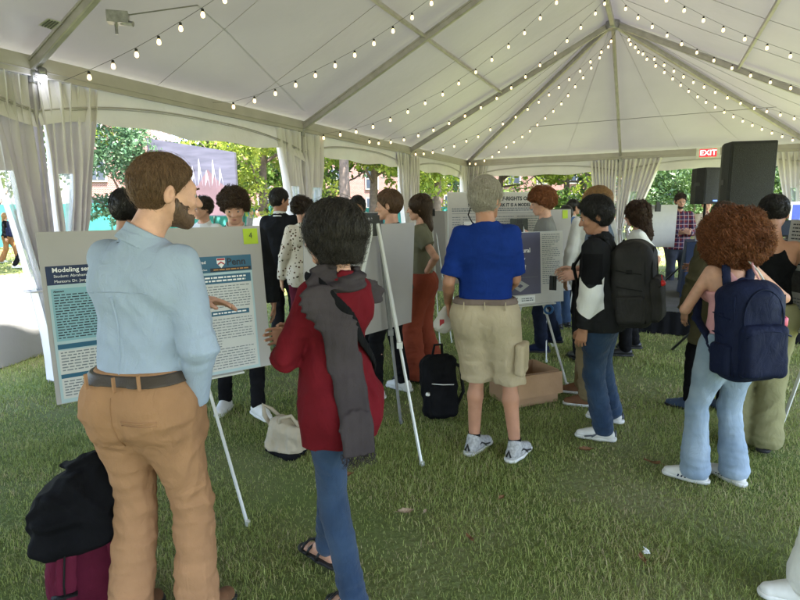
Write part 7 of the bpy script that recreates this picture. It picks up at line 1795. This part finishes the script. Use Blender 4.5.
def spk_stand(c, h_, label, z0=0.0):
    t = thing('speaker_stand', label, 'stand', (c[0], c[1], z0)); q = MB(); q.tube([(0, 0, .25), (0, 0, h_)], .018, 10); q.tube([(0, 0, .3), (0, 0, h_*.55)], .024, 10); q.build('pole', M_KNOB, t, True); q = MB(); q.lathe([(.035, -.04), (.045, -.02), (.045, .02), (.03, .04)], 12, c=(0, 0, h_*.5)); q.build('collar', M_KNOB, t, True)
    for i in range(3):
        a = 2*PI*i/3 + .5; q = MB(); q.tube([(0, 0, h_*.5), (.55*math.cos(a), .55*math.sin(a), .01)], .013, 8); q.tube([(0, 0, .28), (.28*math.cos(a), .28*math.sin(a), h_*.25)], .010, 6); q.build('leg', M_KNOB, t, True)
sc_ = at(743, 186, 5.75); spk_stand(sc_, 1.36, 'black tripod stand carrying the big loudspeaker'); speaker(sc_, .42, .38, .86, R(-10), 'big black loudspeaker on a pole above the people at the right', float(at(743, 229, 5.75)[2]), chamfer=.12)
s2 = at(706, 190, 8.2); speaker(s2, .36, .32, .51, R(14), 'smaller black loudspeaker left of the big one', float(at(706, 204, 8.2)[2]), chamfer=.15); spk_stand(s2, float(at(706, 204, 8.2)[2]) - SH_, 'black tripod stand carrying the smaller loudspeaker', SH_)
# exit sign
M_EXR = mat('exit_red', (.55, .02, .03), .4, emit=(1, .05, .07), estr=.12); c = at(708, 153, 13.6); t = thing('exit_sign', 'lit red EXIT sign hanging under the back eave left of the big loudspeaker', 'sign', tuple(c), math.atan2(SE[1], SE[0])); q = MB(); q.box((0, 0, 0), (.50, .05, .24)); q.build('case', mat('sign_white', (.7, .7, .68), .4), t); q = MB(); q.box((0, -.028, 0), (.36, .006, .18)); fc = q.build('face', M_EXR, t)
text('EXIT', .17, Matrix.Translation((0, -.034, 0)) @ Matrix.Rotation(PI/2, 4, 'X'), mat('sign_letters', (.9, .8, .8), .4, emit=(1, .8, .8), estr=.25), t, 'CENTER', bold=.003)
# blue and white sign at the right edge
B = Board('banner_sign', 'white sign with blue panel outside at the right edge', at(787, 240, 12.5)[:2], at(806, 240, 12.5)[:2], float(at(790, 240, 12.5)[2]), .85, lean=0, cat='sign', m=M_PAPER); B.rect(.05, B.w - .03, .10, .78, mat('sign_blue', (.05, .08, .42), .5), 'panel', B.root)
q = MB(); 
for xx in (.06, B.w - .06): q.tube([(xx, .02, -float(B.o[2])), (xx, .02, .1)], .012, 6)
q.build('stake', M_STEEL, B.root, True)
# lit lamp in front of the first tent leg bracket
c = at(43, 79, 5.25); q = MB(); q.lathe([(.02, -.03), (.035, 0), (.03, .03), (.012, .045)], 12, c=(0, 0, 0)); t = thing('clip_lamp', 'small bright white clip lamp on the nearest tent leg', 'lamp', tuple(c)); q.build('lens', mat('lamp_lens', (.9, .9, .95), .2, emit=(.85, .92, 1), estr=2.5), t, True); q = MB(); q.lathe([(.03, .03), (.036, .045), (.036, .09), (.02, .10)], 12); q.build('housing', M_STEEL, t, True)
# maker labels on the tent fabric
for i, (px, py, lb) in enumerate([(67, 26, 'small printed label on the roof fabric near the top left'), (71, 103, 'small printed label on the curtain right of the first leg'), (619, 164, 'small printed label on the curtain by the middle back leg')]):
    pass
